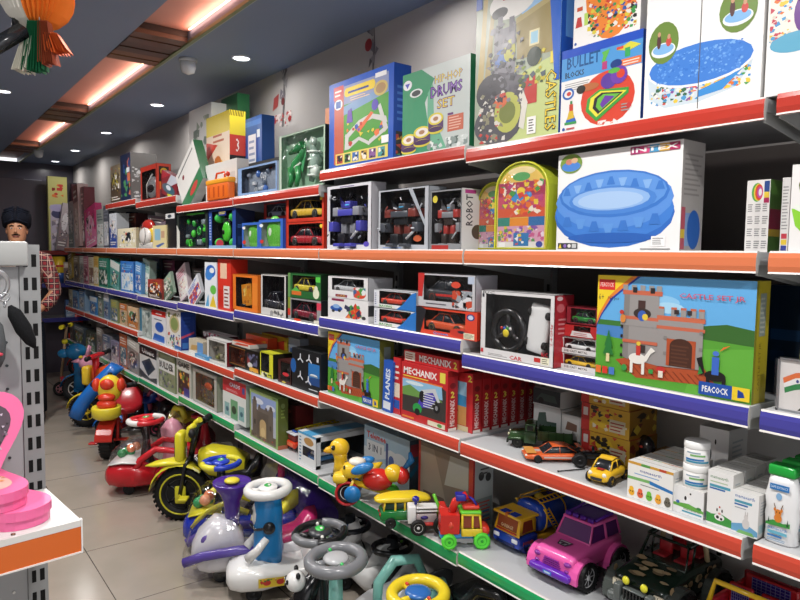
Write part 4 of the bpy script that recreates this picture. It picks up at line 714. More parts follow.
# bay of the white, blue and orange car boxes
QA=[('r',0,0,1,.16,'e0452a'),('t','Queen',.3,.02,.55,.13,'2a3a9a',.04),('t','Queen',.3,.02,.55,.13,'8fa8e8',.0),('r',.82,.16,1,1,'e0452a'),('e',.9,.8,.06,.12,'2a3a80'),('e',.9,.8,.04,.08,'c8d0e8'),('e',.74,.2,.16,.16,'c83a2c'),('e',.76,.24,.06,.05,'2a2a3a'),('r',.8,.03,.96,.24,'eee8c8'),('l',.81,.05,.95,.22,4,'5a5a4a'),('p',[(0,.0),(.08,0),(.18,.9),(.1,1),(0,1)],'26262c')]
a=winbox('queen_car_box','orange-red window box with an orange racing car, lower of two','toy car box',4,1,416,477,306,.1,'dd4426',(.14,.14,.84,.92),minicar('d8562c',hub='e8b83a'),side='c0341c',back='3a2a28',art=QA,s=.015,seed=67,toyname='toy_car')
winbox('transforming_car_box','silver and red window box with dark vehicle, on the orange-red car box','toy car box',4,1,418,475,269,.1,'c4c4c8',(.1,.2,.95,.94),minicar('3a3c42',stripe='c8302c',hub='c8402c'),side='b8b8c0',back='2c2a2c',art=[('p',[(0,.3),(.08,.3),(.12,1),(0,1)],'c8302c'),('s',.62,.05,.95,.55,40,.05,['3a3a3e','c84a30','9aa0a8','d8d8dc']),('e',.68,.7,.08,.09,'d84a34'),('l',.15,.08,.55,.16,1,'5a5a64'),('r',.88,.75,.98,.95,'b8c4d8')],s=.02,z=on_top(a),H=.118,seed=68,toyname='toy_car')
BA=[('p',[(.55,0),(1,0),(1,1),(.9,.9),(.7,.3)],'2a78c8'),('r',.12,.03,.52,.2,'e8e6e0'),('t','RACING',.14,.05,.45,.18,'3a9a4a',.03),('r',0,.05,.08,.95,'dfe2ea'),('l',.02,.15,.06,.85,6,'3a4a80')]
a=winbox('racing_car_box','white and blue window box with a red car, lower of the pair','toy car box',4,1,374,416,307,.1,'e4e6ea',(.13,.22,.88,.94),minicar('d83c26'),side='c8ccd4',back='3a3e46',art=BA,s=.02,seed=69,toyname='toy_car')
winbox('racing_car_box','white and blue window box with a red car, upper of the pair','toy car box',4,1,374,416,283,.1,'e4e6ea',(.13,.22,.88,.94),minicar('dc4630'),side='c8ccd4',back='3a3e46',art=BA,s=.022,z=on_top(a),H=a['h'],seed=70,toyname='toy_car')
WA=[('r',.2,.06,.5,.18,'8a2a50'),('t','CAR',.24,.08,.46,.16,'e8c83a'),('e',.8,.26,.15,.2,'d84a2c'),('s',.65,.08,.95,.55,18,.05,['d84a2c','e8e8e8','3a6a9a','4aa04a'])]
a=carton('transforming_car_box','white box printed with a blue car and a red robot, lower of two','toy car box',4,1,328,368,297,.12,'e6e4e4',[('e',.22,.5,.16,.14,'2a5ab0'),('e',.22,.6,.09,.1,'8ab0e0'),('e',.14,.36,.04,.07,'2a2a2e'),('e',.3,.4,.04,.07,'2a2a2e'),('p',[(.45,.1),(.8,.15),(.85,.45),(.7,.85),(.6,.5)],'d84428'),('s',.42,.1,.85,.75,20,.05,['d84428','e88a3a','3a3a5a','4aa04a']),('r',.1,.86,.42,.97,'8a2a50'),('e',.9,.2,.05,.08,'3a3a3e')],[('r',.0,.3,1,.8,'3a3a3c')],s=.02,seed=71)
winbox('transforming_car_box','white window box with a silver car, on the blue and red printed box','toy car box',4,1,328,368,270,.12,'e6e4e4',(.1,.36,.9,.92),minicar('c4c6ca'),side='b8b8bc',back='55575c',art=WA,s=.022,z=on_top(a),H=a['h']*1.05,seed=72,toyname='toy_car')
# bay of the orange and green boxes
a=winbox('toy_tractor_box','grey window box with a dark red toy vehicle, lower of two','toy car box',4,2,288,321,297,.1,'9a9c9c',(.1,.08,.88,.92),minicar('8a2a3c'),side='1a1c1c',back='4a5054',art=[('r',0,.5,.08,1,'8a9a3a'),('r',0,.2,.08,.5,'d83c2c'),('r',.88,.6,1,.9,'e0405a'),('r',.2,.0,.4,.1,'e04020'),('r',.8,.0,.98,.16,'e0dccc')],s=.015,seed=73,toyname='toy_car')
winbox('bulldozer_box','green window box with a yellow toy digger, upper of two','toy car box',4,2,288,321,271,.1,'2a6a34',(.14,.3,.85,.92),minicar('d8c83a'),side='122a16',back='6a6050',art=[('r',0,0,.08,1,'6a9a5a'),('r',.12,.12,.42,.28,'d8702c'),('p',[(.1,.28),(.25,.45),(.4,.28)],'58b84a'),('e',.86,.25,.09,.2,'e4e6c8'),('e',.86,.45,.05,.1,'e4e6c8'),('r',.85,.7,.98,.9,'5ad04a')],s=.017,z=on_top(a),H=a['h']*1.08,seed=74,toyname='toy_car')
winbox('dark_model_box','white-framed window box with a dark model inside','toy box',4,2,261,286,274,.1,'d8d6d2',(.06,.18,.94,.97),minicar('3c3e46',glass='101018'),side='2a2a2c',back='1b1d22',s=.02,seed=75,toyname='toy_car',art=[('s',.05,.0,.9,.14,14,.05,['9a9a9a','5a5a5a','e8e4d8'])])
def cards(mb,w,d,h,r):
    mb.mt('card').push(RY(-8)); mb.box(-w*.3,w*.3,-d*.2,d*.1,h*.1,h*.85,'e8921f'); mb.art((-w*.3,-d*.2,h*.1),(1,0,0),(0,0,1),w*.6,h*.75,[('s',.1,.1,.9,.9,14,.12,['f0b83a','b86a1f','f4d880'])],3); mb.pop(); mb.mt('plastic').rbox(-w*.4,-w*.1,-d*.3,0,0,h*.14,.004,'22262a')
winbox('toy_camera_box','orange window box with yellow printed cards inside','toy box',4,2,233,258,274,.1,'ee7d1e',(.12,.1,.78,.93),cards,side='e8781c',back='2c2a28',s=.015,seed=76,art=[('r',.8,.2,.98,.8,'f08a2a')])
carton('red_gift_box','red and white upright box, next to the orange box','box',4,3,218,231,259,.1,'dd3320',[('r',.2,.62,.7,.92,'f0c8a8'),('r',.45,.05,.9,.48,'e8e0dc'),('l',.5,.08,.85,.45,5,'8a3a30'),('r',.05,.05,.35,.4,'c82818')],s=.02,seed=77)['label']='red upright box with a pale label, left of the orange window box'
carton('blue_activity_box','white box with blue, green and yellow paint splashes','box',4,3,205,217,262,.08,'e8ecf2',[('e',.5,.8,.4,.14,'2a68c8'),('e',.35,.72,.3,.12,'3a86d8'),('e',.6,.82,.2,.06,'f0f0f0'),('e',.7,.4,.25,.1,'68c04a'),('p',[(.4,.02),(.95,.02),(.7,.3)],'e8c82c'),('p',[(.05,.02),(.3,.3),(.35,.02)],'58a8d8')],'d0d8e4',s=.02,seed=78)
row(4,3,[(180,190,268,'pink and white','dcc8d0',['c84a6a','e8e4e0'],'picture_book',.08,.03,-24),(190,203,282,'white and blue','dfe2e8',['2a5ac0','c84a3a'],'picture_book',.03,.02,-34),(193,204,268,'dark green','24343a',['3a5a5a','6a4a4a'],'toy_box',.2)],330)
row(4,4,[(148,162,279,'red and brown','a8382c',['3a2018','e0743a'],'toy_car_box',.015,.08),(164,174,278,'pale green','9cb4a0',['5a7a64','d8e0d0'],'picture_book',.03,.02,-25),(150,160,258,'dark navy','232a44',['3a4a7a','6a3a3a'],'toy_box',.2),(163,175,260,'brown and purple','4a3440',['7a3a5a','2a2028'],'toy_box',.22)],340)
row(4,5,[(121,134,261,'bright blue','2f78cc',['6fb0e8','d8e8f4'],'picture_book',.02,.05,0),(135,141,263,'sky blue','5a9edc',['dfeaf4','2a68b8'],'picture_book',.03,.05,6),(142,149,260,'mint','a4c0b4',['6a9a8a','e0e8e0'],'picture_book',.06,.05,8),(110,119,262,'teal and white','5aa09a',['dfe8e4','2a7a70'],'picture_book',.03,.05,8)],350)
row(4,6,[(99,108,258,'teal green','2f8a72',['dfe8e4','1c5a4a'],'picture_book'),(94,99,256,'yellow','d8b85a',['c88a3a','e8e0c8'],'picture_book'),(89,94,257,'cream','d6ccb4',['c8b08a','8a6a5a'],'picture_book'),(84,88,256,'rose pink','c0788a',['e8d0d4','8a3a50'],'picture_book')],360)
row(4,7,[(80,84,256,'grey','9a9a96',['c8c8c4','6a6a6a'],'picture_book'),(74,79,256,'brown','7a6a58',['a8987c','3a3430'],'picture_book'),(69,73,254,'olive yellow','b89a3a',['6a5a2a','d8d0b0'],'picture_book',.03,.04,-10)],370)
X,y,z,W,H=spot(4,-1,776,812,357,.03); t=thing('flag_picture','framed flag picture in clear wrap at the right edge of the blue-edged shelf','picture',(X,y,z))
mb=MB(); mb.mt('card'); mb.box(-W/2,W/2,0,.012,0,H,'d9d6d4'); 
mb.art((-W/2,0,0),(1,0,0),(0,0,1),W,H,[('r',.06,.05,.94,.95,'e4e0dd'),('p',[(.15,.62),(.5,.74),(.95,.8),(.95,.7),(.5,.64),(.18,.52)],'e8743a'),('p',[(.18,.52),(.5,.64),(.95,.7),(.95,.6),(.5,.53),(.2,.44)],'f2f0ee'),('p',[(.2,.44),(.5,.53),(.95,.6),(.95,.5),(.5,.42),(.22,.34)],'2f8a4c'),('e',.56,.585,.04,.03,'2a3a8a'),('p',[(.6,.05),(.94,.05),(.94,.14),(.7,.12)],'3a3a3a')],3); mb.build('picture_card',t)
mb=MB(); mb.mt('metal'); 
for a,b_,c,d in ((-W/2,W/2,0,.004),(-W/2,W/2,H-.004,H),(-W/2,-W/2+.004,0,H),(W/2-.004,W/2,0,H)): mb.box(a,b_,-.004,.014,c,d,'b9bcc0')
mb.build('frame',t)
mb=MB(); mb.mt('film').add([(-W/2-.004,-.006,0),(W/2,-.006,0),(W/2,-.006,H),(-W/2-.004,-.006,H*.98)],[(0,1,2,3)],'fff'); mb.build('clear_wrap',t)
carton('tall_box','dark blue box at the back behind the framed flag picture','box',4,-1,764,800,285,.1,'0e2740',[('r',.1,.5,.9,.6,'1c4a7a'),('r',.1,.3,.5,.4,'123458')],s=.2,seed=79)
carton('tall_box','olive-edged box right of the framed flag picture','box',4,-1,797,830,290,.06,'7a8a4a',[('r',.0,.0,.2,1,'9aa050')],s=.12,seed=80)
# orange-edged shelf, right edge
carton('ring_pool_carton','narrow white carton with a rainbow ring picture, near the right edge','box',5,-1,744,767,181,.13,'ece9e6',[('e',.45,.83,.24,.13,'5aa84a'),('e',.5,.83,.2,.12,'e8c83a'),('e',.53,.83,.17,.11,'d8482c'),('e',.56,.83,.12,.08,'c04a9a'),('e',.58,.83,.07,.05,'e8e4e0'),('r',.75,.68,.97,.75,'b02a5a'),('r',.75,.75,.97,.83,'e8c83a'),('r',.75,.83,.97,.98,'2a4a8a')]+[('l',.08+.32*i,.05+.17*j,.32+.32*i,.17+.17*j,4,'8a8a8a') for i in range(3) for j in range(4)],[('r',0,0,1,1,'5a8a3a'),('r',0,.3,1,.6,'9a2a4a'),('r',0,.22,1,.32,'d8b83a')],s=.1,seed=81)
carton('pool_carton','white carton picturing a lime green pool, at the right edge','box',5,-1,788,846,165,.15,'eceae8',[('e',.55,.76,.42,.18,'6a7a4a'),('e',.5,.7,.35,.1,'9adc5a'),('p',[(.02,.5),(.5,.45),(1,.35),(1,.1),(.5,.05),(.1,.3)],'8cd032'),('p',[(.1,.55),(.6,.42),(1,.38),(1,.3),(.5,.36),(.05,.5)],'e8eee4')],[('r',0,0,1,1,'d8d6d4')],s=.03,seed=82)
carton('slim_carton','slim white carton standing beside the lime green pool carton','box',5,-1,779,787,178,.12,'e2e0de',[('l',.1,.3,.9,.9,14,'9a9a9a'),('r',.15,.18,.85,.25,'c83a4a'),('r',.15,.1,.85,.17,'e8c83a'),('r',.15,.02,.85,.09,'3a4aa0')],s=.06,seed=83)
# ================================================================ LEVEL 3 : red-edged middle shelf
MX='c8262a'
def mech(n): return [('r',0,0,1,1,MX),('t','MECHANIX',.05,.8,.78,.92,'f0e8e4',.03),('t',str(n),.84,.78,.95,.95,'e8d84a',.03),('r',.04,.755,.6,.775,'e8c83a'),('r',.04,.71,.9,.735,'e8742c'),
 ('p',[(.03,.14),(.97,.14),(.97,.66),(.88,.71),(.03,.71)],'3a3634'),('p',[(.03,.45),(.9,.5),(.88,.71),(.03,.71)],'8fc0e0'),('p',[(.03,.42),(.9,.46),(.7,.6),(.4,.54),(.2,.62),(.03,.56)],'6a9a4a'),('e',.3,.66,.2,.03,'d8e8f0'),
 ('p',[(.35,.26),(.62,.3),(.8,.5),(.72,.62),(.5,.56),(.42,.42)],'4a3ab0'),('p',[(.45,.58),(.75,.66),(.85,.45),(.8,.44),(.7,.58),(.48,.52)],'c8ccd0'),('e',.37,.24,.1,.09,'2aa04a'),('e',.37,.18,.06,.06,'1a1a1c'),('e',.78,.34,.07,.09,'1a1a1c'),('e',.47,.47,.06,.1,'1e2024'),('e',.78,.34,.03,.04,'8a8c90'),('l',.5,.3,.75,.55,6,'d8dce0'),
 ('r',.6,.02,.96,.1,'e8dcc0'),('e',.85,.06,.05,.03,'5a9a4a'),('r',.03,.03,.3,.06,'e8842c')]
def mspine(n): return [('r',0,0,1,1,'b01e24'),('tv','MECHANIX',.25,.08,.72,.52,'e8ccc8',.03),('t',str(n),.3,.55,.7,.66,'e8d84a',.03),('r',.1,.0,.9,.05,'e8e0d8'),('e',.5,.75,.3,.05,'7a1418'),('r',.0,.9,1,1,'8a1418')]
beach=[('r',0,0,1,1,MX),('r',.0,.1,.85,.84,'3a9ad0'),('r',0,.1,.85,.42,'d8a05a'),('p',[(0,.84),(.85,.84),(.85,.6),(0,.66)],'9cd0ec'),('e',.45,.33,.2,.06,'b8342c'),('t','2',.88,.86,.98,.97,'e8d84a',.03),('r',.0,.0,.9,.09,'e8d8a8'),('r',.2,.02,.5,.07,'5aa04a')]
m1=carton('construction_set_box','front red construction set box numbered 1 with a blue trike picture','box',3,1,401,447,361,.046,MX,mech(1),mspine(2),s=.02,seed=101)
for k in range(7):
    w=['foremost of the deep row, showing a strip of beach picture','second spine of the deep row of red construction set boxes','third spine of the deep row of red construction set boxes','fourth spine of the deep row of red construction set boxes','fifth spine of the deep row of red construction set boxes','second from the back of the deep row of red construction boxes','rearmost red construction set box, next to the truck boxes'][k]
    if k==0: w='red construction set box '+w
    carton('construction_set_box',w,'box',3,1,433-0*k,472,366,.041,MX,beach,mspine(2 if k!=3 else 3),s=.075+.045*k,seed=110+k,group='red construction set boxes in a row') if k==0 else None
    if k:
        X=D0+.075+.045*k; z=shelf_z(3,1); yR=yfor(472,D0+.075,z); yL=yfor(433,D0+.075,z)
        t=thing('construction_set_box',w,'box',(X,(yL+yR)/2,z+.0004),-PI/2,'red construction set boxes in a row'); mb=MB(); mb.mt('card'); cartonmesh(mb,abs(yL-yR),.205-.004*k,.041,MX,None,mspine(2 if k<3 else 3)); mb.build('carton',t)
X,y,z,W,H=spot(3,1,408,462,362,.055)
t=thing('construction_set_box','red construction set box lying flat on top of the front one','box',(D0+.03,m1.location.y-.02,z+m1['h']+.0015)); mb=MB(); mb.mt('card'); mb.box(-W/2,W/2,0,.2,0,.04,MX,{'top':'c03034'}); mb.art((-W/2,0,0),(1,0,0),(0,0,1),W,.04,[('t','MECHANIX',.3,.2,.88,.8,'f0e8e4',.03),('t','2',.92,.2,.98,.8,'e8d84a',.03),('r',.02,.1,.22,.9,'e8dccc'),('l',.04,.2,.2,.8,3,'b04a3a')],3); mb.build('carton',t)
carton('construction_set_box','narrow red box with white label between the blue box and the construction sets','box',3,1,393,400,357,.1,'c8262a',[('r',.1,.3,.9,.55,'e8d8c0'),('r',.1,.1,.9,.25,'2a5ab0'),('l',.1,.6,.9,.9,3,'f0e0d8')],s=.03,seed=102)
carton('slim_blue_box','slim blue box with white lettering right of the small castle set','box',3,1,382,391,360,.09,'2358b8',[('tv','PLANES',.25,.25,.75,.85,'dfe8f4',.03),('r',.1,.05,.9,.2,'dfe4ec')],s=.02,ry=3,lift=.001,seed=103)
carton('castle_set_box','smaller castle set box with the same picture, on the red-edged middle shelf','box',3,1,328,379,331,.07,'63b0e8',castle_art(),[('r',0,0,1,1,'7d7c34'),('r',.3,.55,.75,.9,'8f9a92')],s=.02,top='d8c41e',seed=104)
# drone box and neighbours (bay 2)
drone=[('r',0,0,1,1,'17191e'),('e',.05,.55,.1,.18,'1f5fa8'),('r',.58,.35,.95,.72,'2a78c0'),('p',[(.58,.2),(.95,.2),(.95,.4),(.58,.36)],'1f4a8a'),('e',.76,.44,.12,.03,'e0e8f0'),('r',.62,.4,.9,.43,'8a98a8')]
for cx,cz in ((.3,.75),(.6,.78),(.3,.32),(.58,.25)):
    drone+=[('p',[(cx-.1,cz-.02),(cx-.08,cz-.05),(cx+.02,cz+.02),(cx+.02,cz+.14),(cx-.01,cz+.14),(cx-.02,cz+.03)],'d8dce4'),('p',[(cx,cz),(cx+.09,cz-.08),(cx+.1,cz-.04),(cx+.02,cz+.03)],'d8dce4')]
drone+=[('r',.86,.78,.92,.9,'d8d8dc'),('l',.6,.06,.9,.12,1,'c8ccd0')]
carton('drone_box','black box printed with white propeller blades, left of the small castle set','box',3,2,292,321,347,.12,'17191e',drone,'1c1e20',top='2a2c30',s=.02,seed=105)
carton('white_blue_box','white and blue box corner behind the black propeller box','box',3,2,288,300,337,.05,'c8d4e8',[('r',.2,.3,.9,.7,'4a7ac0')],s=.2,seed=106)
winbox('toy_phone_box','dark window box with a red badge, left of the black propeller box','toy box',3,2,278,291,359,.1,'4a1f1c',(.2,.12,.95,.94),blob_pack(['7a7478','5a5458','a09aa0'],7),side='2a1614',back='3a3436',s=.02,art=[('e',.6,.42,.24,.08,'d8303a'),('e',.45,.06,.15,.04,'d8c83a')],seed=107)
winbox('toy_robot_box','black and bright yellow window box beside the dark red-badged box','toy box',3,2,260,273,351,.11,'d8d828',(.06,.2,.72,.96),blob_pack(['3a3c44','55585f','2a2c32'],7),side='26241a',back='2a2c34',s=.02,art=[('r',.78,.1,1,.95,'e4e020'),('s',.1,.0,.9,.18,10,.1,['2a2a1a','f4f0d0'])],seed=108)
winbox('toy_vehicle_box','black box with an orange window, left of the yellow and black box','toy box',3,2,229,259,344,.1,'171310',(.05,.12,.55,.92),blob_pack(['8a3a20','c86a2c','5a241a'],7),side='171310',back='6a3220',s=.02,art=[('r',.03,.92,.57,.94,'c8843a'),('r',.03,.1,.57,.12,'c8843a'),('s',.62,.3,.95,.85,20,.05,['6a6a8a','8a3a3a','2a2a3a']),('e',.72,.3,.08,.12,'e0dcd8'),('s',.7,.02,.98,.22,12,.06,['e8a82c','d86a2c'])],seed=109)
bx=on_top(COL.objects['toy_vehicle_box'])
for i,(uL,uR,c,c2,s,n) in enumerate(((232,250,'e0d8cc','d84a2c',.03,'white and red-flashed flat box on the black orange-windowed box'),(246,268,'d8491c','e8a02c',.13,'orange flat box behind the white and red-flashed flat box'),(262,287,'e8c020','c83a1c',.19,'yellow flat box behind the black boxes on the middle shelf'))):
    z=shelf_z(3,2); X=D0+s; yL=yfor(uL,X,z+.15); yR=yfor(uR,X,z+.15); W=abs(yL-yR)
    hh=bx-z+.001 if i==0 else .115+.01*i
    t=thing('flat_toy_box',n,'box',(X,(yL+yR)/2,z+hh if i==0 else z+.0004)); mb=MB(); mb.mt('card'); H=.022 if i==0 else hh+.04
    mb.box(-W/2,W/2,0,.1 if i==0 else .055,0,H,c,{'top':c2}); mb.art((-W/2,0,0),(1,0,0),(0,0,1),W,H,[('p',[(.1,.1),(.9,.5),(.9,.9),(.3,.7)],c2),('l',.1,.75,.6,.9,1,'3a2a20')],4); mb.build('carton',t)
def figs(mb,w,d,h,r): blob_pack(['b8b0a0','6a6a58','8a8a4a','d8d0c8'],10)(mb,w,d,h,r)
winbox('game_figure_box','white-framed box with small figures and a dark red side','toy box',3,3,207,227,337,.1,'dedcd8',(.1,.1,.9,.92),figs,side='8a1f28',back='cfcac0',s=.02,seed=121)
carton('red_lace_box','dark red and white box top behind the white-framed figure box','box',3,3,203,226,331,.08,'5a2a34',[('s',0,.7,1,1,24,.06,['e8e0e4','c84a6a'])],s=.16,top='e8dce0',seed=122)
carton('small_carton','small beige and blue carton left of the white-framed figure box','box',3,3,189,203,338,.08,'d4c8b0',[('p',[(.1,.2),(.8,.4),(.9,.7),(.2,.6)],'c8a060'),('r',.6,.1,1,.9,'6a9ad0'),('r',0,0,.5,.2,'e8e4dc')],s=.04,seed=123)
carton('blue_carton','low light blue carton in front of the beige carton','box',3,3,195,207,353,.03,'58a0d8',[('l',.1,.3,.9,.7,2,'e0ecf4')],s=.005,seed=124)
carton('patterned_box','white box with a colourful dotted pattern and deep blue side','box',3,4,167,181,309,.1,'e8e4e0',[('e',.55,.65,.35,.24,'c8b88a'),('e',.55,.65,.26,.17,'8a9a5a'),('s',.05,.02,.95,.4,34,.05,['2a4ea8','d84a3a','3a8a4a']),('s',.1,.8,.9,.95,8,.06,['4a6a3a','8a8a4a']),('r',.55,0,1,.1,'2a6ab8')],[('r',0,0,1,1,'1d3f94'),('p',[(.0,.3),(.9,.42),(.9,.48),(.0,.36)],'c84a6a'),('r',.1,.05,.5,.2,'3a7ac8'),('l',.2,.6,.7,.9,3,'2a4fa8')],s=.02,seed=125)
carton('red_top_box','white box with a red top band and blue round mark','box',3,4,152,166,309,.09,'e6e6ea',[('r',0,.82,1,1,'d8281f'),('l',.3,.86,.8,.95,1,'f4e4e0'),('e',.55,.48,.3,.16,'2a5ab8'),('p',[(.05,.02),(.9,.02),(.9,.22),(.2,.25)],'2a68c8'),('l',.2,.68,.8,.75,1,'5a5a6a')],s=.03,seed=126)
carton('teal_box','teal-edged box of clear bags beside the red-topped box','box',3,4,140,151,307,.08,'a8b4b0',[('r',0,0,.2,1,'2a7a9a'),('s',.25,.05,.95,.9,22,.1,['8a9490','c8d0cc','5a6a6a'])],s=.03,seed=127)
row(3,5,[(120,127,303,'orange and cream','d8b48a',['c8702c','7a8a5a'],'toy_box'),(128,138,306,'peach and green','e0bc94',['c87a3a','5a8a5a'],'toy_box'),(111,118,299,'yellow-green','9aa06a',['c8b83a','4a6a8a'],'toy_box')],400)
row(3,6,[(104,109,294,'grey blue','6a86a8',['c8ccd4','3a5a8a'],'toy_box'),(98,103,292,'grey green','7a8a80',['4a5a54','c8c8c0'],'toy_box'),(90,97,296,'bright blue','3f8cd0',['d8e4f0','2a5a9a'],'toy_box')],410)
row(3,7,[(79,85,289,'pale blue','8fb0d0',['4a7ab0','dfe4ec'],'toy_box'),(73,78,290,'light blue','6a98c8',['c8dcf0','2a5a9a'],'toy_box'),(69,72,289,'beige','b0a890',['6a6a58','d8d4c4'],'toy_box')],420)
# near end: loose cars
def zat(lv,bay): return shelf_z(lv,bay)+.0003
def loose(name,label,cat,u,v,lv,bay,th,fn,group=None,dz=0,sc=1):
    p=at(u,v,z=shelf_z(lv,bay)); t=thing(name,label,cat,(p.x,p.y,zat(lv,bay)+dz),math.radians(th),group); fn(t); t.scale=(sc,sc,sc); return t
def wheelpart(t,x,y,r,w,tire='151515',hub='c8c8c8',n=18,name='wheel',z=None,spokes=0,lug=0,hr=.62):
    mb=MB(); z=r if z is None else z; sx=1 if x>0 else -1
    mb.mt('rubber').lathe([(r*.62,-w/2),(r*.93,-w/2),(r,-w*.3),(r,w*.3),(r*.93,w/2),(r*hr,w/2),(r*(hr-.04),w*.3)],(x,y,z),(sx,0,0),tire,n)
    if lug:
        for k in range(lug):
            a=2*PI*k/lug; mb.push(T(x,y,z)@Matrix.Rotation(a,4,'X')); mb.box(-w*.5,w*.5,-r*.05,r*.05,r*.98,r*1.025,tire); mb.pop()
    mb.mt('plastic').lathe([(0,-w*.3),(r*hr,-w*.3),(r*hr,w*.32),(r*(hr-.08),w*.34),(r*(hr-.12),w*.16),(r*.22,w*.16),(r*.18,w*.36),(0,w*.38)],(x,y,z),(sx,0,0),hub,n)
    if spokes:
        for k in range(spokes):
            a=2*PI*k/spokes; mb.tube([(x+sx*w*.25,y+r*.15*math.cos(a),z+r*.15*math.sin(a)),(x+sx*w*.25,y+r*(hr-.04)*math.cos(a),z+r*(hr-.04)*math.sin(a))],r*.06,hub,5)
    return mb.build(name,t)
def f_truck(t):
    g='33502c'; mb=MB(); mb.mt('plastic')
    mb.body([(-.085,.014,.036,.02),(-.08,.014,.042,.022),(-.045,.014,.046,.023),(-.04,.014,.046,.026)],g,6,12); mb.rbox(-.03,.03,-.045,-.012,.014,.046,.003,g)
    mb.rbox(-.028,.028,-.042,-.014,.046,.068,.003,g); mb.box(-.024,.024,-.0435,-.0415,.05,.064,'1a2420'); mb.box(-.029,.029,-.036,-.02,.05,.063,'1a2420'); mb.box(-.003,.003,-.0445,-.041,.048,.066,g)
    for sx in(-1,1): mb.rbox(sx*.027-.008,sx*.027+.008,-.088,-.05,.024,.03,.002,g); mb.ell((sx*.018,-.087,.034),.005,.003,.005,'c8c8a0',8,6)
    mb.box(-.028,.028,-.092,-.087,.012,.02,'222a20'); mb.build('cab',t)
    mb=MB(); mb.mt('plastic'); mb.box(-.032,.032,-.008,.085,.026,.03,g)
    for a in ((-.032,-.03),(.03,.032)): mb.box(a[0],a[1],-.008,.085,.03,.052,g)
    mb.box(-.032,.032,-.008,-.006,.03,.056,g); mb.box(-.032,.032,.083,.085,.03,.052,g)
    for i in range(5):
        for sx in(-1,1): mb.box(sx*.033-.001,sx*.033+.001,.0+.02*i,.003+.02*i,.028,.054,'2a4424')
    mb.build('cargo_bed',t)
    for y in (-.062,.02,.055):
        for sx in(-1,1): wheelpart(t,sx*.027,y,.015,.012,'151512','3a3a30',14,lug=10)
loose('toy_truck','green army toy truck with open bed, beside the construction set boxes','toy truck',541,447,3,0,-145,f_truck,sc=1.15)
def f_orange(t):
    mb=MB(); carbody(mb,.16,.075,.042,'e0622a','20242a','c8b8b0','18181a','4a4a4e',spoiler=True)
    mb.box(-.03,.03,-.076,-.05,.0243,.0246,'e8a04a'); mb.build('car_body',t)
loose('toy_car','orange racing toy car with spoiler in front of the army truck','toy car',553,459,3,0,-128,f_orange,sc=1.12)
def f_beetle(t):
    c='e8b81c'; mb=MB(); mb.mt('plastic'); mb.body([(-.062,.012,.026,.022),(-.055,.01,.034,.03),(-.03,.01,.04,.034),(.03,.01,.042,.035),(.055,.01,.036,.03),(.063,.014,.028,.022)],c,3.5,16)
    mb.build('car_body',t)
    mb=MB(); mb.mt('plastic').body([(-.034,.034,.038,.026),(-.018,.034,.058,.028,.8),(.006,.034,.064,.029,.8),(.03,.034,.056,.027,.8),(.05,.034,.04,.022)],'1a1d22',3.5,16); mb.build('window',t)
    mb=MB(); mb.mt('plastic').body([(-.014,.06,.063,.02),(.006,.063,.067,.022),(.028,.058,.061,.019)],c,4,12)
    for sx in(-1,1):
        mb.tube([(sx*.026,-.034,.037),(sx*.022,-.016,.058),(sx*.02,.028,.057),(sx*.022,.05,.04)],.0022,c,6); mb.tube([(sx*.028,.004,.038),(sx*.022,.004,.062)],.0022,c,6)
        mb.ell((sx*.02,-.058,.03),.006,.004,.006,'f4f0e0',10,8)
    mb.box(-.016,.016,-.0635,-.061,.014,.022,'3a3a3e'); mb.box(-.01,.01,-.045,-.03,.0395,.0402,'b8342c'); mb.build('roof_frame',t)
    for sx in (-1,1):
        for y in(-.04,.04): wheelpart(t,sx*.031,y,.014,.011,'18181a','e8b81c',16)
loose('toy_car','yellow beetle-shaped toy car next to the white cream boxes','toy car',607,480,3,0,-82,f_beetle)
def f_buggy(t):
    mb=MB(); mb.mt('plastic').body([(-.05,.02,.03,.012),(-.02,.018,.04,.016),(.03,.018,.042,.016),(.05,.02,.034,.012)],'1e1f22',4,12)
    mb.tube([(-.02,0,.04),(0,0,.056),(.03,0,.05)],.004,'2c2d31',6); mb.ell((0,0,.05),.01,.014,.01,'b8302a',8,6); mb.build('chassis',t)
    for sx in (-1,1):
        for y in(-.036,.036): wheelpart(t,sx*.03,y,.02,.022,'141416','2a2a2e',14,lug=10)
loose('toy_car','black remote-control buggy with fat tyres behind the yellow beetle car','toy car',592,465,3,0,-140,f_buggy)
def f_ant(t):
    mb=MB(); mb.mt('plastic'); mb.tube([(0,0,.003),(0,-.085,.003)],.0018,'1a1a1c',6); mb.ell((0,-.085,.003),.003,.003,.0028,'1a1a1c',8,6); mb.build('antenna_rod',t)
loose('antenna','thin black antenna rod lying between the buggy and the yellow car','antenna',585,470,3,0,-112,f_ant)
def f_remote(t):
    mb=MB(); mb.mt('plastic'); mb.rbox(-.03,.03,-.012,.02,0,.04,.008,'1c1a1c'); mb.ell((0,.004,.055),.036,.024,.036,'201d20',18,12); mb.build('case',t)
    for sx in(-1,1): m2=MB(); m2.mt('plastic').ell((sx*.012,-.017,.062),.006,.005,.004,'e04a3a',8,6); m2.build('button',t)
loose('remote_control','rounded black remote control with two red lights behind the cream boxes','remote control',643,466,3,0,-112,f_remote)
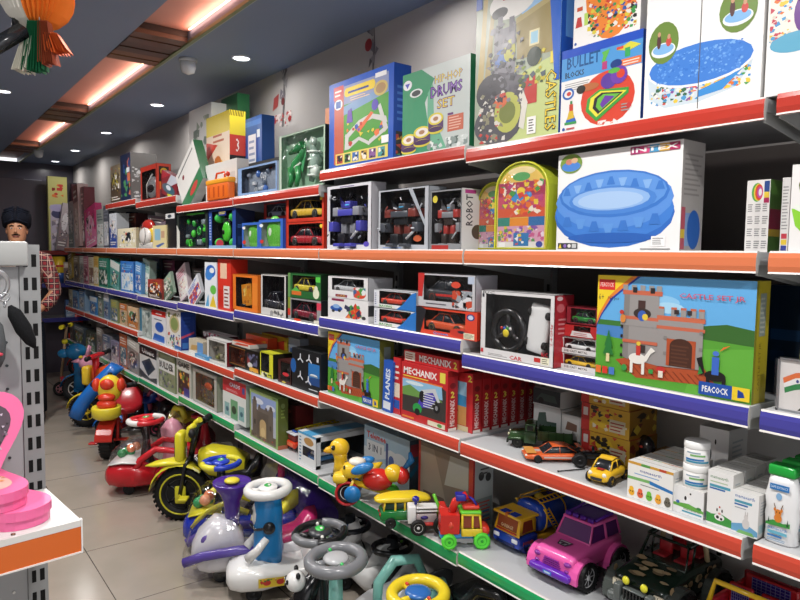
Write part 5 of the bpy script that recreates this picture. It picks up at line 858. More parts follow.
# printed truck boxes and red and yellow car boxes at the back
tb=[('r',0,0,1,1,'dcdedd'),('p',[(.1,.35),(.2,.8),(.45,.85),(.5,.6),(.85,.62),(.85,.35)],'3f5a50'),('e',.27,.32,.08,.16,'2a2a2a'),('e',.27,.32,.04,.08,'b8342c'),('e',.75,.32,.08,.16,'2a2a2a'),('e',.75,.32,.04,.08,'b8342c')]
a=carton('toy_truck_box','white box printed with a green truck, behind the army truck','box',3,0,533,560,404,.12,'dcdedd',tb,s=.22,seed=131)
carton('toy_truck_box','dark-windowed box stacked on the white truck box','box',3,0,533,560,385,.12,'d4d4d4',[('r',0,.1,1,1,'24282c'),('p',[(.1,.3),(.3,.75),(.8,.7),(.9,.3)],'3a4a44'),('e',.3,.3,.1,.2,'121212')],s=.221,z=on_top(a)+.0005,H=.055,seed=132)
a=carton('toy_truck_box','white box with a small brown truck picture, right of the green truck box','box',3,0,561,580,413,.12,'d8dad8',[('r',.1,.5,.9,.9,'e6e6e4'),('p',[(.2,.55),(.3,.8),(.8,.75),(.8,.55)],'8a6a5a'),('r',0,.0,1,.3,'5a6a64')],s=.22,seed=133)
RY_=[('r',0,0,1,1,'d8a82a'),('r',0,0,.18,1,'c8302c'),('r',.04,.55,.14,.85,'e8dcd8'),('p',[(.2,.3),(.3,.75),(.6,.85),(.75,.4),(.6,.15)],'e8c022'),('s',.2,.5,.95,.98,14,.06,['3a2a1a','c83a2c','2a2a2a']),('s',.25,.1,.95,.5,16,.05,['d8542c','e8e0c8','8a3a1c']),('r',.6,.15,.92,.6,'d8ceb0'),('l',.62,.2,.9,.55,3,'a83a2c')]
prev=None
for i,lb in enumerate(('lowest red and yellow car box in the stack beside the remote','second red and yellow car box up the stack','red and yellow car box with pale label, third up the stack','shaded top red and yellow car box under the blue edge')):
    if prev is None: prev=carton('racing_car_box',lb,'box',3,0,581,629,429,.14,'c8951f',RY_,[('r',0,0,1,1,'a8771c'),('s',0,.1,1,.9,10,.1,['e8c83a','7a2a1c','3a2a1a'])],s=.2,seed=140,top='b8402c')
    else: prev=carton('racing_car_box',lb,'box',3,0,581,629,429,.14,'c8951f',RY_,[('r',0,0,1,1,'a8771c'),('s',0,.1,1,.9,10,.1,['e8c83a','7a2a1c','3a2a1a'])],s=.2+.002*i,z=on_top(prev)+.0003,H=prev['h'],seed=140+i,top='b8402c')
carton('racing_car_box','flat red and gold car box lying beside the remote control','box',3,0,646,690,452,.1,'b07a2a',RY_,s=.25,seed=150)
# baby-care cartons, jars and bottles
def soap_art(): 
    A=[('r',0,0,1,1,'f3f1ec'),('t','mamaearth',.28,.76,.75,.84,'2a4a9a',.01),('l',.15,.66,.9,.73,1,'8ab0d8'),('p',[(0,.5),(.5,.52),(.5,.6),(0,.58)],'7cb86a'),('p',[(.5,.5),(1,.42),(1,.5),(.5,.6)],'2a7ac0'),('l',.3,.4,.8,.46,1,'8a8a8a'),('r',0,.93,1,1,'d8a03a'),('r',.3,.93,.5,1,'5aa04a'),('r',.7,.93,.85,1,'c84a2c')]
    for i,c in enumerate(('f0b020','e0603a','6ab83a','f0a82c','6a6458')): A+=[('e',.1+.2*i,.15,.07,.1,c),('e',.1+.2*i,.25,.05,.06,shade(c,1.1)),('e',.08+.2*i,.17,.012,.02,'2a2420'),('e',.13+.2*i,.17,.012,.02,'2a2420')]
    return A
def cow_art(): return [('r',0,0,1,1,'f1f0ee'),('t','mamaearth',.1,.86,.8,.92,'5a8a5a',.01),('l',.1,.78,.9,.83,1,'b0c8a0'),('r',.08,.7,.9,.75,'4aa0b8'),('r',.08,.66,.7,.69,'2a6ab0'),('p',[(0,.04),(1,.04),(1,.18),(.6,.24),(.2,.2),(0,.22)],'3f9a42'),('e',.52,.17,.2,.06,'f4f2f0'),('e',.52,.28,.12,.06,'f4f2f0'),('e',.42,.3,.03,.03,'2a2424'),('e',.62,.3,.03,.03,'2a2424'),('e',.45,.17,.06,.03,'2a2424'),('e',.6,.15,.05,.025,'2a2424'),('e',.52,.24,.06,.02,'e0a0a0'),('e',.52,.36,.03,.02,'c83a2c')]
def bunny_art(): return [('r',0,0,1,1,'f1f1f0'),('t','mamaearth',.1,.84,.85,.92,'2a6ab0',.01),('r',.08,.72,.75,.78,'4aa0b8'),('r',.08,.66,.6,.7,'2a6ab0'),('l',.1,.58,.7,.64,1,'a0a8b0'),('p',[(0,.2),(.5,.28),(1,.16),(1,.04),(0,.04)],'6aa8d0'),('p',[(.3,.1),(.8,.1),(.9,.02),(.2,.02)],'7ab86a'),('e',.55,.27,.14,.12,'d8d4d2'),('e',.55,.42,.08,.07,'d8d4d2'),('e',.52,.5,.02,.06,'c8c4c2'),('e',.6,.5,.02,.06,'c8c4c2')]
def lotion_art(): return [('r',0,0,1,1,'f1f1f0'),('p',[(0,.35),(.5,.42),(1,.3),(1,.2),(0,.25)],'6ab04a'),('e',.45,.55,.12,.14,'f8f8f8'),('e',.4,.6,.04,.08,'2a2424'),('e',.5,.75,.09,.1,'f4f2f0'),('e',.56,.8,.03,.04,'2a2424'),('e',.15,.4,.06,.06,'3a6ab8'),('e',.85,.35,.08,.05,'3a8a42'),('t','mamaearth',.35,.18,.9,.28,'5a9a4a',.01),('r',.3,.08,.95,.14,'4aa0b8')]
CAR=[('r',0,0,1,1,'d6d4d0'),('l',.2,.5,.8,.85,5,'a8b0b4'),('r',.1,.1,.9,.3,'a8c4c8')]
def crt(lb,uL,uR,vT,art,s,dp,z=None,H=None,side=CAR,bay=0,cat='box',name='cream_carton',group=None,top='e4e2de',seed=1,col='efedea'):
    return carton(name,lb,cat,3,bay,uL,uR,vT,dp,col,art,side,s=s,z=z,H=H,top=top,seed=seed,group=group)
a=crt('front white soap carton with a row of coloured fruit figures','' or 627,672,460,soap_art(),.02,.05,seed=160,name='soap_carton')
for i in range(3):
    t=dup(a,label=['second soap carton in depth, behind the front fruit-figure one','third soap carton in depth, behind the fruit-figure one','rearmost soap carton of the fruit-figure row'][i]); t.location.x=a.location.x+.054*(i+1); t.location.y+=-.002*i
m2=crt('white carton with a cow cartoon under the two stacked jars',673,703,484,lotion_art(),.025,.06,seed=161)
crt('white carton with a cow cartoon at the back, topmost above the jars',697,726,425,lotion_art(),.2,.1,seed=162)
c=crt('front tall white cream carton with a black and white cow on grass',706,731,469,cow_art(),.02,.05,seed=163)
for i in range(3):
    t=dup(c,label=['second tall cow cream carton in depth','third tall cow cream carton in depth','rearmost tall cow cream carton of its row'][i]); t.location.x=c.location.x+.055*(i+1)
c=crt('front short white cream carton with a grey bunny on blue water',731,757,489,bunny_art(),.02,.05,seed=164)
for i in range(2):
    t=dup(c,label=['second bunny cream carton in depth, with blue band','rearmost bunny cream carton, nearer the shampoo bottles'][i]); t.location.x=c.location.x+.055*(i+1)
def jar(lb,x,y,z):
    t=thing('cream_jar',lb,'jar',(x,y,z),-PI/2)
    r=.0285; h=.055
    mb=MB(); mb.mt('plastic').lathe([(r*.95,0),(r,.003),(r,h*.68),(r*.96,h*.7)],(0,0,0),(0,0,1),'f2f1ef',28); mb.mt('card')
    n=16
    for (a0,a1,z0,z1,c) in ((-1.0,1.0,h*.12,h*.2,'3a9ab8'),(-1.0,.5,h*.22,h*.3,'2a7ac0'),(-.6,.6,h*.4,h*.48,'7ab86a'),(-.9,.2,h*.52,h*.58,'9ab0c0')):
        for i in range(n):
            b0=a0+(a1-a0)*i/n-PI/2+.55; b1=a0+(a1-a0)*(i+1)/n-PI/2+.55; R=r+.0003
            mb.add([(R*math.cos(b0),R*math.sin(b0),z0),(R*math.cos(b1),R*math.sin(b1),z0),(R*math.cos(b1),R*math.sin(b1),z1),(R*math.cos(b0),R*math.sin(b0),z1)],[(0,1,2,3)],c)
    mb.build('jar_body',t)
    mb=MB(); mb.mt('plastic').lathe([(r*1.01,h*.7),(r*1.03,h*.72),(r*1.03,h*.97),(r*.98,h),(0,h)],(0,0,0),(0,0,1),'fafaf8',28); mb.build('lid',t); return t
jx,jy=m2.location.x+.03,m2.location.y
jar('white cream jar standing on the cow-cartoon carton, lower of two',jx,jy,on_top(m2)+.0003)
jar('white cream jar on top of another jar',jx,jy,on_top(m2)+.0556)
def bottle(lb,x,y,z,group=None):
    t=thing('shampoo_bottle',lb,'bottle',(x,y,z),-PI/2,group)
    k=1.0; rings=[]
    for zz,w,d in ((0,.03,.018),(.004,.033,.021),(.03,.031,.02),(.06,.034,.021),(.075,.032,.0205),(.1,.035,.0215),(.118,.031,.0195),(.132,.029,.0185),(.146,.026,.017)):
        rings.append([(w*math.copysign(abs(math.cos(a))**.8,math.cos(a)),d*math.copysign(abs(math.sin(a))**.8,math.sin(a)),zz) for a in [2*PI*(i+.5)/20 for i in range(20)]])
    mb=MB(); mb.mt('plastic').loft(rings,'f3f3f3'); mb.build('bottle_body',t)
    mb=MB(); mb.mt('card').art((-.024,-.0225,.006),(1,0,0),(0,0,1),.048,.13,[('r',.1,.86,.9,.96,'2a7ac0'),('t','SAFE EXTRACT',.15,.89,.85,.93,'e8f0f8'),('e',.5,.76,.12,.06,'8ab8e0'),('p',[(0,.3),(.3,.36),(.7,.33),(1,.36),(1,.28),(0,.26)],'3f9a42'),('p',[(.08,.3),(.12,.4),(.16,.3)],'2a4a34'),('p',[(.85,.3),(.9,.42),(.94,.3)],'2a4a34'),
      ('e',.5,.4,.16,.07,'e0842c'),('e',.5,.49,.14,.06,'e0842c'),('e',.36,.54,.05,.03,'e0842c'),('e',.64,.54,.05,.03,'e0842c'),('e',.44,.5,.02,.015,'2a1a10'),('e',.56,.5,.02,.015,'2a1a10'),('p',[(.36,.56),(.3,.64),(.33,.64),(.4,.57)],'6a4a2a'),('p',[(.64,.56),(.7,.64),(.67,.64),(.6,.57)],'6a4a2a'),
      ('t','mamaearth',.1,.2,.9,.25,'2a7ac0',.01),('r',.1,.13,.9,.18,'6ab8d0'),('r',.1,.08,.7,.11,'2a7ac0'),('l',.1,.01,.9,.06,2,'8ab0d0')],5); mb.build('label_print',t)
    mb=MB(); mb.mt('plastic').rbox(-.027,.027,-.018,.018,.146,.17,.005,'17a83c'); mb.build('cap',t)
    return t
z=shelf_z(3,-1)+.0003
p=at(781,553,z=z)
# first bottle front-left of the right bay
bx0=D0+.05
for i,(dy,dx,lb) in enumerate(((0,0,'green-capped white shampoo bottle with an orange deer, foremost'),(-.004,.055,'green-capped shampoo bottle directly behind the foremost one'),(-.008,.11,'green-capped shampoo bottle, third in depth'),(-.075,.03,'green-capped shampoo bottle at the very edge of the photo'))):
    bottle(lb,bx0+dx,yfor(781,bx0,z)+dy,z,None)
# ================================================================ LEVEL 2 : green-edged shelf
GA=lambda t1,t2,pic:0
carton('card_game_box','box with red header and two green cards, left of the old gate puzzle','box',2,3,223,246,376,.06,'dfe4e0',[('r',0,.66,1,1,'c42a34'),('t','CARDS',.3,.82,.75,.92,'dfe4f4',.03),('l',.15,.7,.7,.76,2,'e8a8ac'),('r',.85,.75,.95,.9,'3a4a8a'),('r',.08,.08,.3,.4,'8ab8b8'),('r',.35,.05,.66,.52,'6aa87a'),('r',.7,.1,.93,.44,'8ab8b8'),('e',.5,.28,.1,.1,'2a4a34'),('e',.2,.24,.06,.06,'3a6a7a'),('e',.82,.26,.06,.06,'3a6a7a')],'a8b4ac',s=.02,seed=171)
gate=[('r',0,0,1,1,'8fae62'),('r',.05,.03,.93,.93,'b8bccc'),('p',[(.05,.93),(.93,.93),(.93,.6),(.05,.7)],'8ea2d0'),('e',.3,.8,.2,.06,'d8dce8'),('e',.75,.75,.16,.06,'d0d4e0'),('p',[(.05,.03),(.93,.03),(.93,.2),(.05,.14)],'6a5a48'),
 ('r',.14,.1,.84,.62,'5f554e'),('r',.1,.1,.26,.8,'6a6058'),('r',.68,.1,.84,.72,'6a6058'),('r',.3,.6,.68,.68,'6e645c'),('e',.18,.82,.05,.05,'5a504a'),('e',.76,.74,.05,.05,'5a504a'),('e',.36,.7,.04,.04,'5a504a'),('e',.6,.69,.04,.04,'5a504a'),('r',.37,.1,.6,.36,'c8a878'),('e',.485,.36,.115,.1,'c8a878'),('e',.485,.2,.08,.1,'dcc08a'),('r',.16,.3,.22,.4,'463e3a'),('r',.72,.3,.78,.4,'463e3a'),('s',.05,.04,.93,.12,12,.03,['4a4038','8a7a60','a84a3a']),('r',.0,.94,.8,1,'a8c078'),('l',.85,.95,.95,.99,1,'4a4a4a')]
carton('puzzle_box','puzzle box with a picture of an old stone gate','box',2,2,250,278,388,.055,'8fae62',gate,[('r',0,0,1,1,'5f6a2c'),('e',.5,.85,.2,.05,'8a9a5a'),('l',.3,.6,.7,.8,3,'8a9a4a'),('r',0,.0,1,.08,'b86a4a')],s=.02,seed=172)
carton('red_box','dark red box in the shade right of the old gate puzzle','box',2,2,280,296,400,.1,'6a1f22',[('e',.5,.8,.2,.06,'a84a3a')],s=.14,seed=173)
def dragon(mb,w,d,h,r): mb.mt('plastic'); mb.ell((0,0,h*.3),w*.36,d*.3,h*.28,'4a4440',12,8); mb.ell((w*.05,0,h*.66),w*.2,d*.3,h*.14,'b8502c',10,8); blob_pack(['5a5048','6a5a50','3a3634'],9)(mb,w,d,h*.6,r)
winbox('framed_toy_box','clear silver-framed box with a brown toy figure','toy box',2,3,193,217,367,.06,'b4b4ac',(.12,.08,.9,.9),dragon,side='9aa08c',back='7a7064',s=.02,seed=174,art=[('r',.05,.92,.95,.97,'c8c8c4')])
def arttile(t,c1): return None
carton('toy_car_game_box','white-headed box with red and yellow car pictures','box',2,4,177,191,357,.05,'c4c4b8',[('r',0,.72,1,1,'d0d0c8'),('t','GAME',.08,.78,.9,.93,'2a2a2a',.04),('r',.1,.1,.9,.7,'3a2a2a'),('s',.1,.1,.9,.7,30,.07,['c83a2c','e8a83a','6a8a3a','2a2a3a']),('r',.5,.05,.9,.3,'3a3a8a')],s=.02,seed=175)
carton('building_game_box','olive box with a white lettered band','box',2,4,159,175,351,.05,'8a9470',[('r',.0,.5,1,.82,'e4e4e0'),('t','BUILDER',.05,.56,.92,.76,'3a3a3a',.04),('s',.05,.05,.95,.48,24,.07,['6a7a5a','b0b49a','5a5a6a','8a7a9a']),('r',.1,.85,.9,.95,'a0a888')],s=.02,seed=176)
carton('magic_game_box','black and white game box with a dark diamond shape','box',2,5,140,157,344,.05,'dcdcda',[('r',0,.72,1,1,'26282a'),('t','Uneic',.15,.78,.85,.93,'e8e8e8',.03),('p',[(.5,.14),(.92,.45),(.6,.7),(.12,.5)],'3a4246'),('p',[(.5,.3),(.75,.46),(.55,.6),(.3,.5)],'1c2022'),('p',[(0,0),(1,0),(1,.2),(.6,.1),(.3,.18),(0,.28)],'3c3e3c')],s=.02,seed=177)
row(2,5,[(127,139,338,'grey','8a8680',['c8c4bc','5a5650'],'puzzle_box',.02,.05,5),(120,127,333,'orange and white','c8693a',['e8dcd0','4a7a8a'],'puzzle_box'),(111,119,340,'mauve','8a86a0',['c0b8c4','4a4a6a'],'puzzle_box')],430)
row(2,6,[(103,110,334,'blue grey','8a8c98',['5a6a8a','c8c8c8'],'puzzle_box'),(97,102,327,'taupe','8a7f7a',['b8b0a8','4a4440'],'puzzle_box'),(86,95,330,'dark green','4a5048',['8a9a6a','2a3a2a'],'puzzle_box')],440)
row(2,7,[(74,84,324,'slate','4a5660',['8a949a','8a9a3a'],'puzzle_box'),(70,73,322,'dusky brown','5a4e48',['8a7a70','3a3028'],'puzzle_box')],450)
# ================================================================ LEVEL 2 near end : big toys
Z2=shelf_z(2,0)
carton('window_frame_box','large brown-windowed box with a red edge and a bike picture on its side','box',2,1,418,472,440,.1,'8a8478',[('r',0,0,1,1,'7a6c60'),('r',.04,.06,.92,.94,'8f8072'),('p',[(.04,.06),(.6,.06),(.3,.94),(.04,.94)],'a89888'),('p',[(.5,.5),(.92,.55),(.92,.94),(.6,.94)],'b8b8b0'),('r',.93,0,1,1,'c8302a'),('r',0,0,.04,1,'c8302a'),('r',.1,.1,.5,.3,'6a5040')],[('r',0,0,1,1,'b8c0c0'),('r',0,0,.08,1,'b8282a'),('e',.4,.75,.14,.06,'3a3a3a'),('e',.75,.72,.14,.06,'3a3a3a'),('l',.35,.76,.8,.88,2,'5a5a5a'),('r',.15,.05,.95,.45,'8a9a9a'),('l',.2,.08,.9,.42,7,'c84a3a'),('l',.5,.1,.9,.3,3,'3a6a9a')],s=.14,seed=201)
carton('sky_blue_box','sky blue box with a red title behind the yellow duck','box',2,1,364,409,424,.05,'a8c8e0',[('r',0,0,1,.4,'c8dcea'),('p',[(0,.3),(.5,.5),(1,.35),(1,.6),(.6,.7),(.3,.55),(0,.6)],'e4ecf2'),('t','Telemee',.06,.78,.5,.9,'c8302a',.03),('r',.06,.5,.46,.74,'e8ecf0'),('t','3 IN 1',.1,.54,.4,.68,'2a3a5a',.02),('e',.8,.6,.14,.1,'e8eef4'),('r',.5,.1,.55,.8,'3a4a8a'),('e',.62,.5,.06,.1,'3a5aa8')],[('r',0,0,1,1,'4a5a6a'),('p',[(0,.3),(1,.5),(1,.6),(0,.42)],'2a6a8a'),('r',.1,.7,.9,.92,'b83a4a')],s=.17,seed=202)
def inbox(mb,w,d,h,r):
    mb.mt('plastic'); mb.rbox(-w*.4,w*.4,-d*.45,d*.45,0,h*.3,.01,'2a6aa0'); mb.rbox(-w*.3,w*.3,-d*.4,d*.4,h*.35,h*.6,.01,'b8bcc4')
tt=winbox('long_toy_box','long white and blue window box placed end-on, left of the yellow duck','toy box',2,1,298,316,430,.3,'e2e4e4',(.25,.3,.9,.6),inbox,side='dfe2e4',back='1d2a36',wside=True,s=.025,seed=203,toyname='toy_train',art=[('r',0,.94,1,1,'4aa0d0'),('e',.6,.78,.26,.12,'b88a4a'),('l',.08,.1,.2,.9,8,'4a7aa0')])
mb=MB(); mb.mt('card'); h=tt['h']; 
mb.box(-.0,.001,0,.3,0,.001,'4aa0d0'); m2=MB(); m2.mt('card').box(-.042,.042,.0,.3,h,h+.0015,'55a8d8'); m2.build('lid_print',tt)
t=thing('toy_fire_truck','orange-red toy fire truck with a yellow ladder, left of the long window box','toy truck',(D0+.06,yfor(290,D0+.06,Z2),Z2+.0003))
mb=MB(); mb.mt('plastic').rbox(-.04,.04,0,.06,.018,.05,.008,'e2411f'); mb.rbox(-.036,.036,.004,.056,.05,.085,.008,'7a2a28'); mb.box(-.028,.028,-.001,.003,.028,.044,'f07a50'); mb.rbox(-.042,.042,.0,.06,.083,.092,.004,'e0e0e4'); mb.rbox(-.02,.02,.02,.034,.092,.1,.003,'2a5ac0'); mb.build('cab',t)
mb=MB(); mb.mt('plastic').rbox(-.04,.04,.064,.26,.018,.06,.006,'b8281c'); mb.build('rear_body',t)
mb=MB(); mb.mt('plastic')
for sx in (-.02,.02): mb.tube([(sx,.04,.1),(sx,.27,.112)],.004,'e8cc20',6)
for i in range(9): mb.tube([(-.02,.05+.026*i,.1+.0013*i),(.02,.05+.026*i,.1+.0013*i)],.003,'e8cc20',5)
mb.build('ladder',t)
for y in (.03,.2):
    for sx in(-1,1): wheelpart(t,sx*.034,y,.018,.014)
# duck
p=at(350,497,z=Z2); t=thing('toy_duck','yellow plastic toy duck with blue-patterned wings on the green-edged shelf','toy duck',(p.x+.02,p.y+.03,Z2+.0003),math.radians(-128))
Yl='f2c418'; mb=MB(); mb.mt('plastic')
R_=[]
for y,zc,hw,hh in ((-.062,.075,.012,.02),(-.055,.075,.034,.042),(-.035,.072,.048,.054),(-.005,.07,.052,.056),(.03,.074,.05,.05),(.06,.084,.042,.04),(.09,.1,.03,.026),(.115,.118,.018,.014),(.13,.13,.006,.005)):
    R_.append([(x,y,z) for x,z in superring(0,zc,hw,hh,2.3,18)])
mb.loft(R_,Yl)
mb.tube([(0,-.03,.09),(0,-.038,.125),(0,-.04,.15),(0,-.042,.17)],[.044,.028,.027,.03],Yl,16); mb.build('duck_body',t)
mb=MB(); mb.mt('plastic').ell((0,-.044,.19),.037,.04,.038,Yl,20,14); 
mb.tube([(0,-.076,.182),(0,-.095,.178),(0,-.108,.174)],[.016,.013,.004],'efb414',10); mb.box(-.008,.008,-.104,-.09,.17,.172,'a8502c'); mb.build('head',t)
for sx in(-1,1):
    mb=MB(); mb.mt('plastic').ell((sx*.031,-.066,.198),.006,.009,.011,'1c1a18',12,8); mb.ell((sx*.034,-.071,.201),.002,.002,.003,'f4f4f4',8,6); mb.build('eye',t)
    mb=MB(); mb.mt('plastic'); Rm=Matrix.Rotation(math.radians(-12),3,'X'); mb.ell((sx*.05,.035,.094),.007,.05,.02,'f6d24a',16,10,Rm); 
    for k in range(5): mb.ell((sx*.056,.0+.014*k,.098+.002*k),.0035,.008,.013,['2a4ab0','e8f0f8','2a4ab0','d8382a','e8c83a'][k],8,6)
    mb.build('wing',t)
mb=MB(); mb.mt('plastic').lathe([(.034,0),(.036,.004),(.028,.012),(.024,.03)],(0,0,0),(0,0,1),'e8b81c',18); mb.ell((-.03,-.06,.06),.006,.004,.009,'b83a4a',8,6); mb.build('foot',t)
# toy dog on a tricycle
p=at(370,505,z=Z2); t=thing('toy_dog_tricycle','yellow toy dog with blue ears riding a small tricycle, between duck and yellow-roofed bus','toy',(p.x+.0,p.y,Z2+.0003),math.radians(-128)); t.scale=(1.45,1.45,1.45)
mb=MB(); mb.mt('plastic').rbox(-.022,.022,-.075,-.02,.075,.115,.014,'f4c81e'); mb.rbox(-.018,.018,-.1,-.06,.06,.088,.01,'f6d02a'); mb.ell((0,-.101,.08),.006,.005,.005,'2a2a2a',8,6); mb.ell((0,-.035,.118),.02,.024,.012,'f4ead8',10,8); mb.build('head',t)
for sx in(-1,1):
    mb=MB(); mb.mt('plastic').ell((sx*.027,-.02,.108),.012,.032,.014,'1f7ec4',12,10,Matrix.Rotation(math.radians(20),3,'X')); mb.build('ear',t)
    mb=MB(); mb.mt('plastic').ell((sx*.018,-.068,.107),.004,.003,.006,'1a1a1a',8,6); mb.build('eye',t)
mb=MB(); mb.mt('plastic').ell((0,.02,.07),.028,.042,.03,'d8291f',14,10); mb.ell((0,.062,.088),.026,.026,.024,'f2c41c',12,10); mb.ell((0,.085,.082),.024,.02,.024,'d8291f',12,10); mb.tube([(0,.09,.1),(0,.11,.125),(0,.105,.145)],[.006,.01,.004],'1f7ec4',8); mb.build('dog_body',t)
wheelpart(t,.0001,-.06,.034,.018,'241416','e8e8ea',20); 
mb=MB(); mb.mt('plastic').torus((.012,-.06,.034),.03,.004,(1,0,0),'c8242a',20,6); mb.torus((-.012,-.06,.034),.03,.004,(1,0,0),'c8242a',20,6); mb.tube([(-.016,-.06,.034),(-.016,-.045,.07),(.016,-.045,.07),(.016,-.06,.034)],.004,'f2c41c',6); mb.tube([(0,-.045,.062),(0,.06,.03)],.008,'f2c41c',8); mb.build('frame',t)
for sx in(-1,1): wheelpart(t,sx*.03,.055,.024,.012,'5ad43c','3ab02c',16)
for sx in(-1,1): 
    mb=MB(); mb.mt('plastic').lathe([(0,-.003),(.022,-.003),(.022,.003),(0,.003)],(sx*.03,-.045,.04),(1,0,0),'1f7ec4',18); mb.build('side_disc',t)
# yellow-roofed green bus
p=at(397,524,z=Z2); t=thing('toy_bus','toy bus with yellow roof and green body in front of the white tractor','toy bus',(p.x+.02,p.y-.01,Z2+.0003),math.radians(-118)); t.scale=(1.15,1.15,1.15)
mb=MB(); mb.mt('plastic').body([(-.075,.024,.05,.026),(-.07,.02,.056,.032),(.06,.02,.056,.034),(.08,.026,.05,.026)],'127a34',5,14); mb.build('bus_body',t)
mb=MB(); mb.mt('plastic').body([(-.062,.054,.078,.026),(.05,.054,.08,.028)],'223a2c',6,14); 
for y in(-.03,0,.03):
    for sx in(-1,1): mb.box(sx*.0285-.001,sx*.0285+.001,y-.003,y+.003,.054,.08,'e8c81c')
mb.rbox(-.024,.024,-.068,-.06,.055,.078,.004,'b88a5a'); mb.tube([(-.026,-.066,.05),(-.024,-.062,.08)],.003,'e8c81c',6); mb.tube([(.026,-.066,.05),(.024,-.062,.08)],.003,'e8c81c',6); mb.build('window_band',t)
mb=MB(); mb.mt('plastic').body([(-.092,.08,.086,.012),(-.08,.076,.092,.028),(-.03,.076,.1,.034),(.04,.076,.1,.034),(.075,.076,.09,.028),(.085,.078,.086,.016)],'f0d01c',3,16); mb.build('roof',t)
for y in(-.045,.045):
    for sx in(-1,1): wheelpart(t,sx*.034,y,.017,.012,'161616','2a7a3a' if y>0 else '181818',14)
for sx in (-1,1):
    mb=MB(); mb.mt('plastic').ell((sx*.016,-.074,.04),.006,.004,.006,'d8302a',8,6); mb.build('lamp',t)
# white and red tractor
p=at(420,533,z=Z2); t=thing('toy_tractor','white and red toy tractor with a big black wheel','toy tractor',(p.x+.03,p.y+.0,Z2+.0003),math.radians(-122)); t.scale=(1.15,1.15,1.15)
mb=MB(); mb.mt('plastic').rbox(-.02,.02,-.06,-.035,.03,.085,.004,'ecebea'); mb.rbox(-.017,.017,-.035,.03,.03,.06,.005,'b8a8a8'); 
for z in (.066,.076): mb.rbox(-.02,.02,-.034,.03,z,z+.005,.002,'e6e4e4')
mb.rbox(-.022,.022,-.05,.06,.024,.034,.003,'d82a22'); mb.ell((.02,-.01,.05),.004,.012,.006,'3a2a7a',8,6); mb.build('bonnet',t)
mb=MB(); mb.mt('plastic').lathe([(.005,0),(.005,.01),(.011,.012),(.011,.02),(.006,.024)],(0,-.035,.085),(0,0,1),'2a2a9a',12); mb.build('exhaust_cap',t)
mb=MB(); mb.mt('plastic').tube([(0,.03,.04),(.004,.035,.08),(0,.02,.115)],.005,'6ac82c',8); mb.build('lever',t)
mb=MB(); mb.mt('plastic').rbox(-.024,.024,.035,.06,.034,.085,.006,'d8281f'); mb.rbox(-.022,.022,.04,.065,.034,.05,.006,'b01e1c'); mb.build('seat',t)
for sx in(-1,1): wheelpart(t,sx*.032,-.03,.024,.014,'161616','e4e4e4',18); wheelpart(t,sx*.034,.045,.03,.016,'161616','e4e4e4',18)
# dumper with green wheels, seen from the side
p=at(458,547,z=Z2); t=thing('toy_dumper','multicoloured toy dumper with bright green wheels and yellow cab, left of tank truck','toy truck',(p.x+.03,p.y,Z2+.0003),math.radians(56)); t.scale=(1.15,1.15,1.15)
mb=MB(); mb.mt('plastic').rbox(-.02,.02,-.07,.075,.025,.04,.005,'2a8ad0'); mb.build('chassis',t)
mb=MB(); mb.mt('plastic').rbox(-.028,.028,-.07,-.04,.035,.065,.012,'e23a24'); mb.build('bonnet',t)
mb=MB(); mb.mt('plastic')
for sx in(-1,1):
    for a,b_ in (((-.045,.045),(-.038,.1)),((-.018,.04),(-.018,.1)),((.012,.04),(.012,.1))): mb.tube([(sx*.026,a[0],a[1]),(sx*.024,b_[0],b_[1])],.0035,'f0d01c',6)
    mb.rbox(sx*.026-.003,sx*.026+.003,-.046,.014,.036,.058,.002,'f0d01c'); mb.tube([(sx*.024,-.04,.098),(sx*.024,.014,.1)],.004,'f0d01c',6)
mb.box(-.022,.022,-.044,.01,.06,.096,'8a3a1c'); mb.build('cab',t)
mb=MB(); mb.mt('plastic').rbox(-.028,.028,-.044,.018,.1,.11,.004,'6ad02c'); mb.rbox(-.02,.02,-.04,.01,.11,.125,.006,'e23a24'); mb.tube([(-.015,-.03,.125),(-.012,-.02,.14),(.012,-.01,.14),(.015,0,.125)],.004,'2a2a9a',6); mb.build('roof',t)
mb=MB(); mb.mt('plastic').loft([[(x*k,.02+yy,z) for x,yy in ((-.03,0),(.03,0),(.03,.055),(-.03,.055))] for z,k in ((.042,.8),(.1,1.0))],'d8281f',smooth=False); mb.ell((0,.045,.07),.032,.014,.02,'e84a34',12,8); mb.build('hopper',t)
mb=MB(); mb.mt('plastic').tube([(0,.04,.1),(0,.03,.13),(0,-.005,.15)],.012,'d8281f',10); mb.rbox(-.016,.016,.0,.03,.135,.155,.004,'2a2a9a'); mb.build('loading_arm',t)
for y in(-.045,.05):
    for sx in(-1,1): wheelpart(t,sx*.028,y,.024 if y<0 else .022,.016,'5ae43a','2ea82c',16,lug=10)
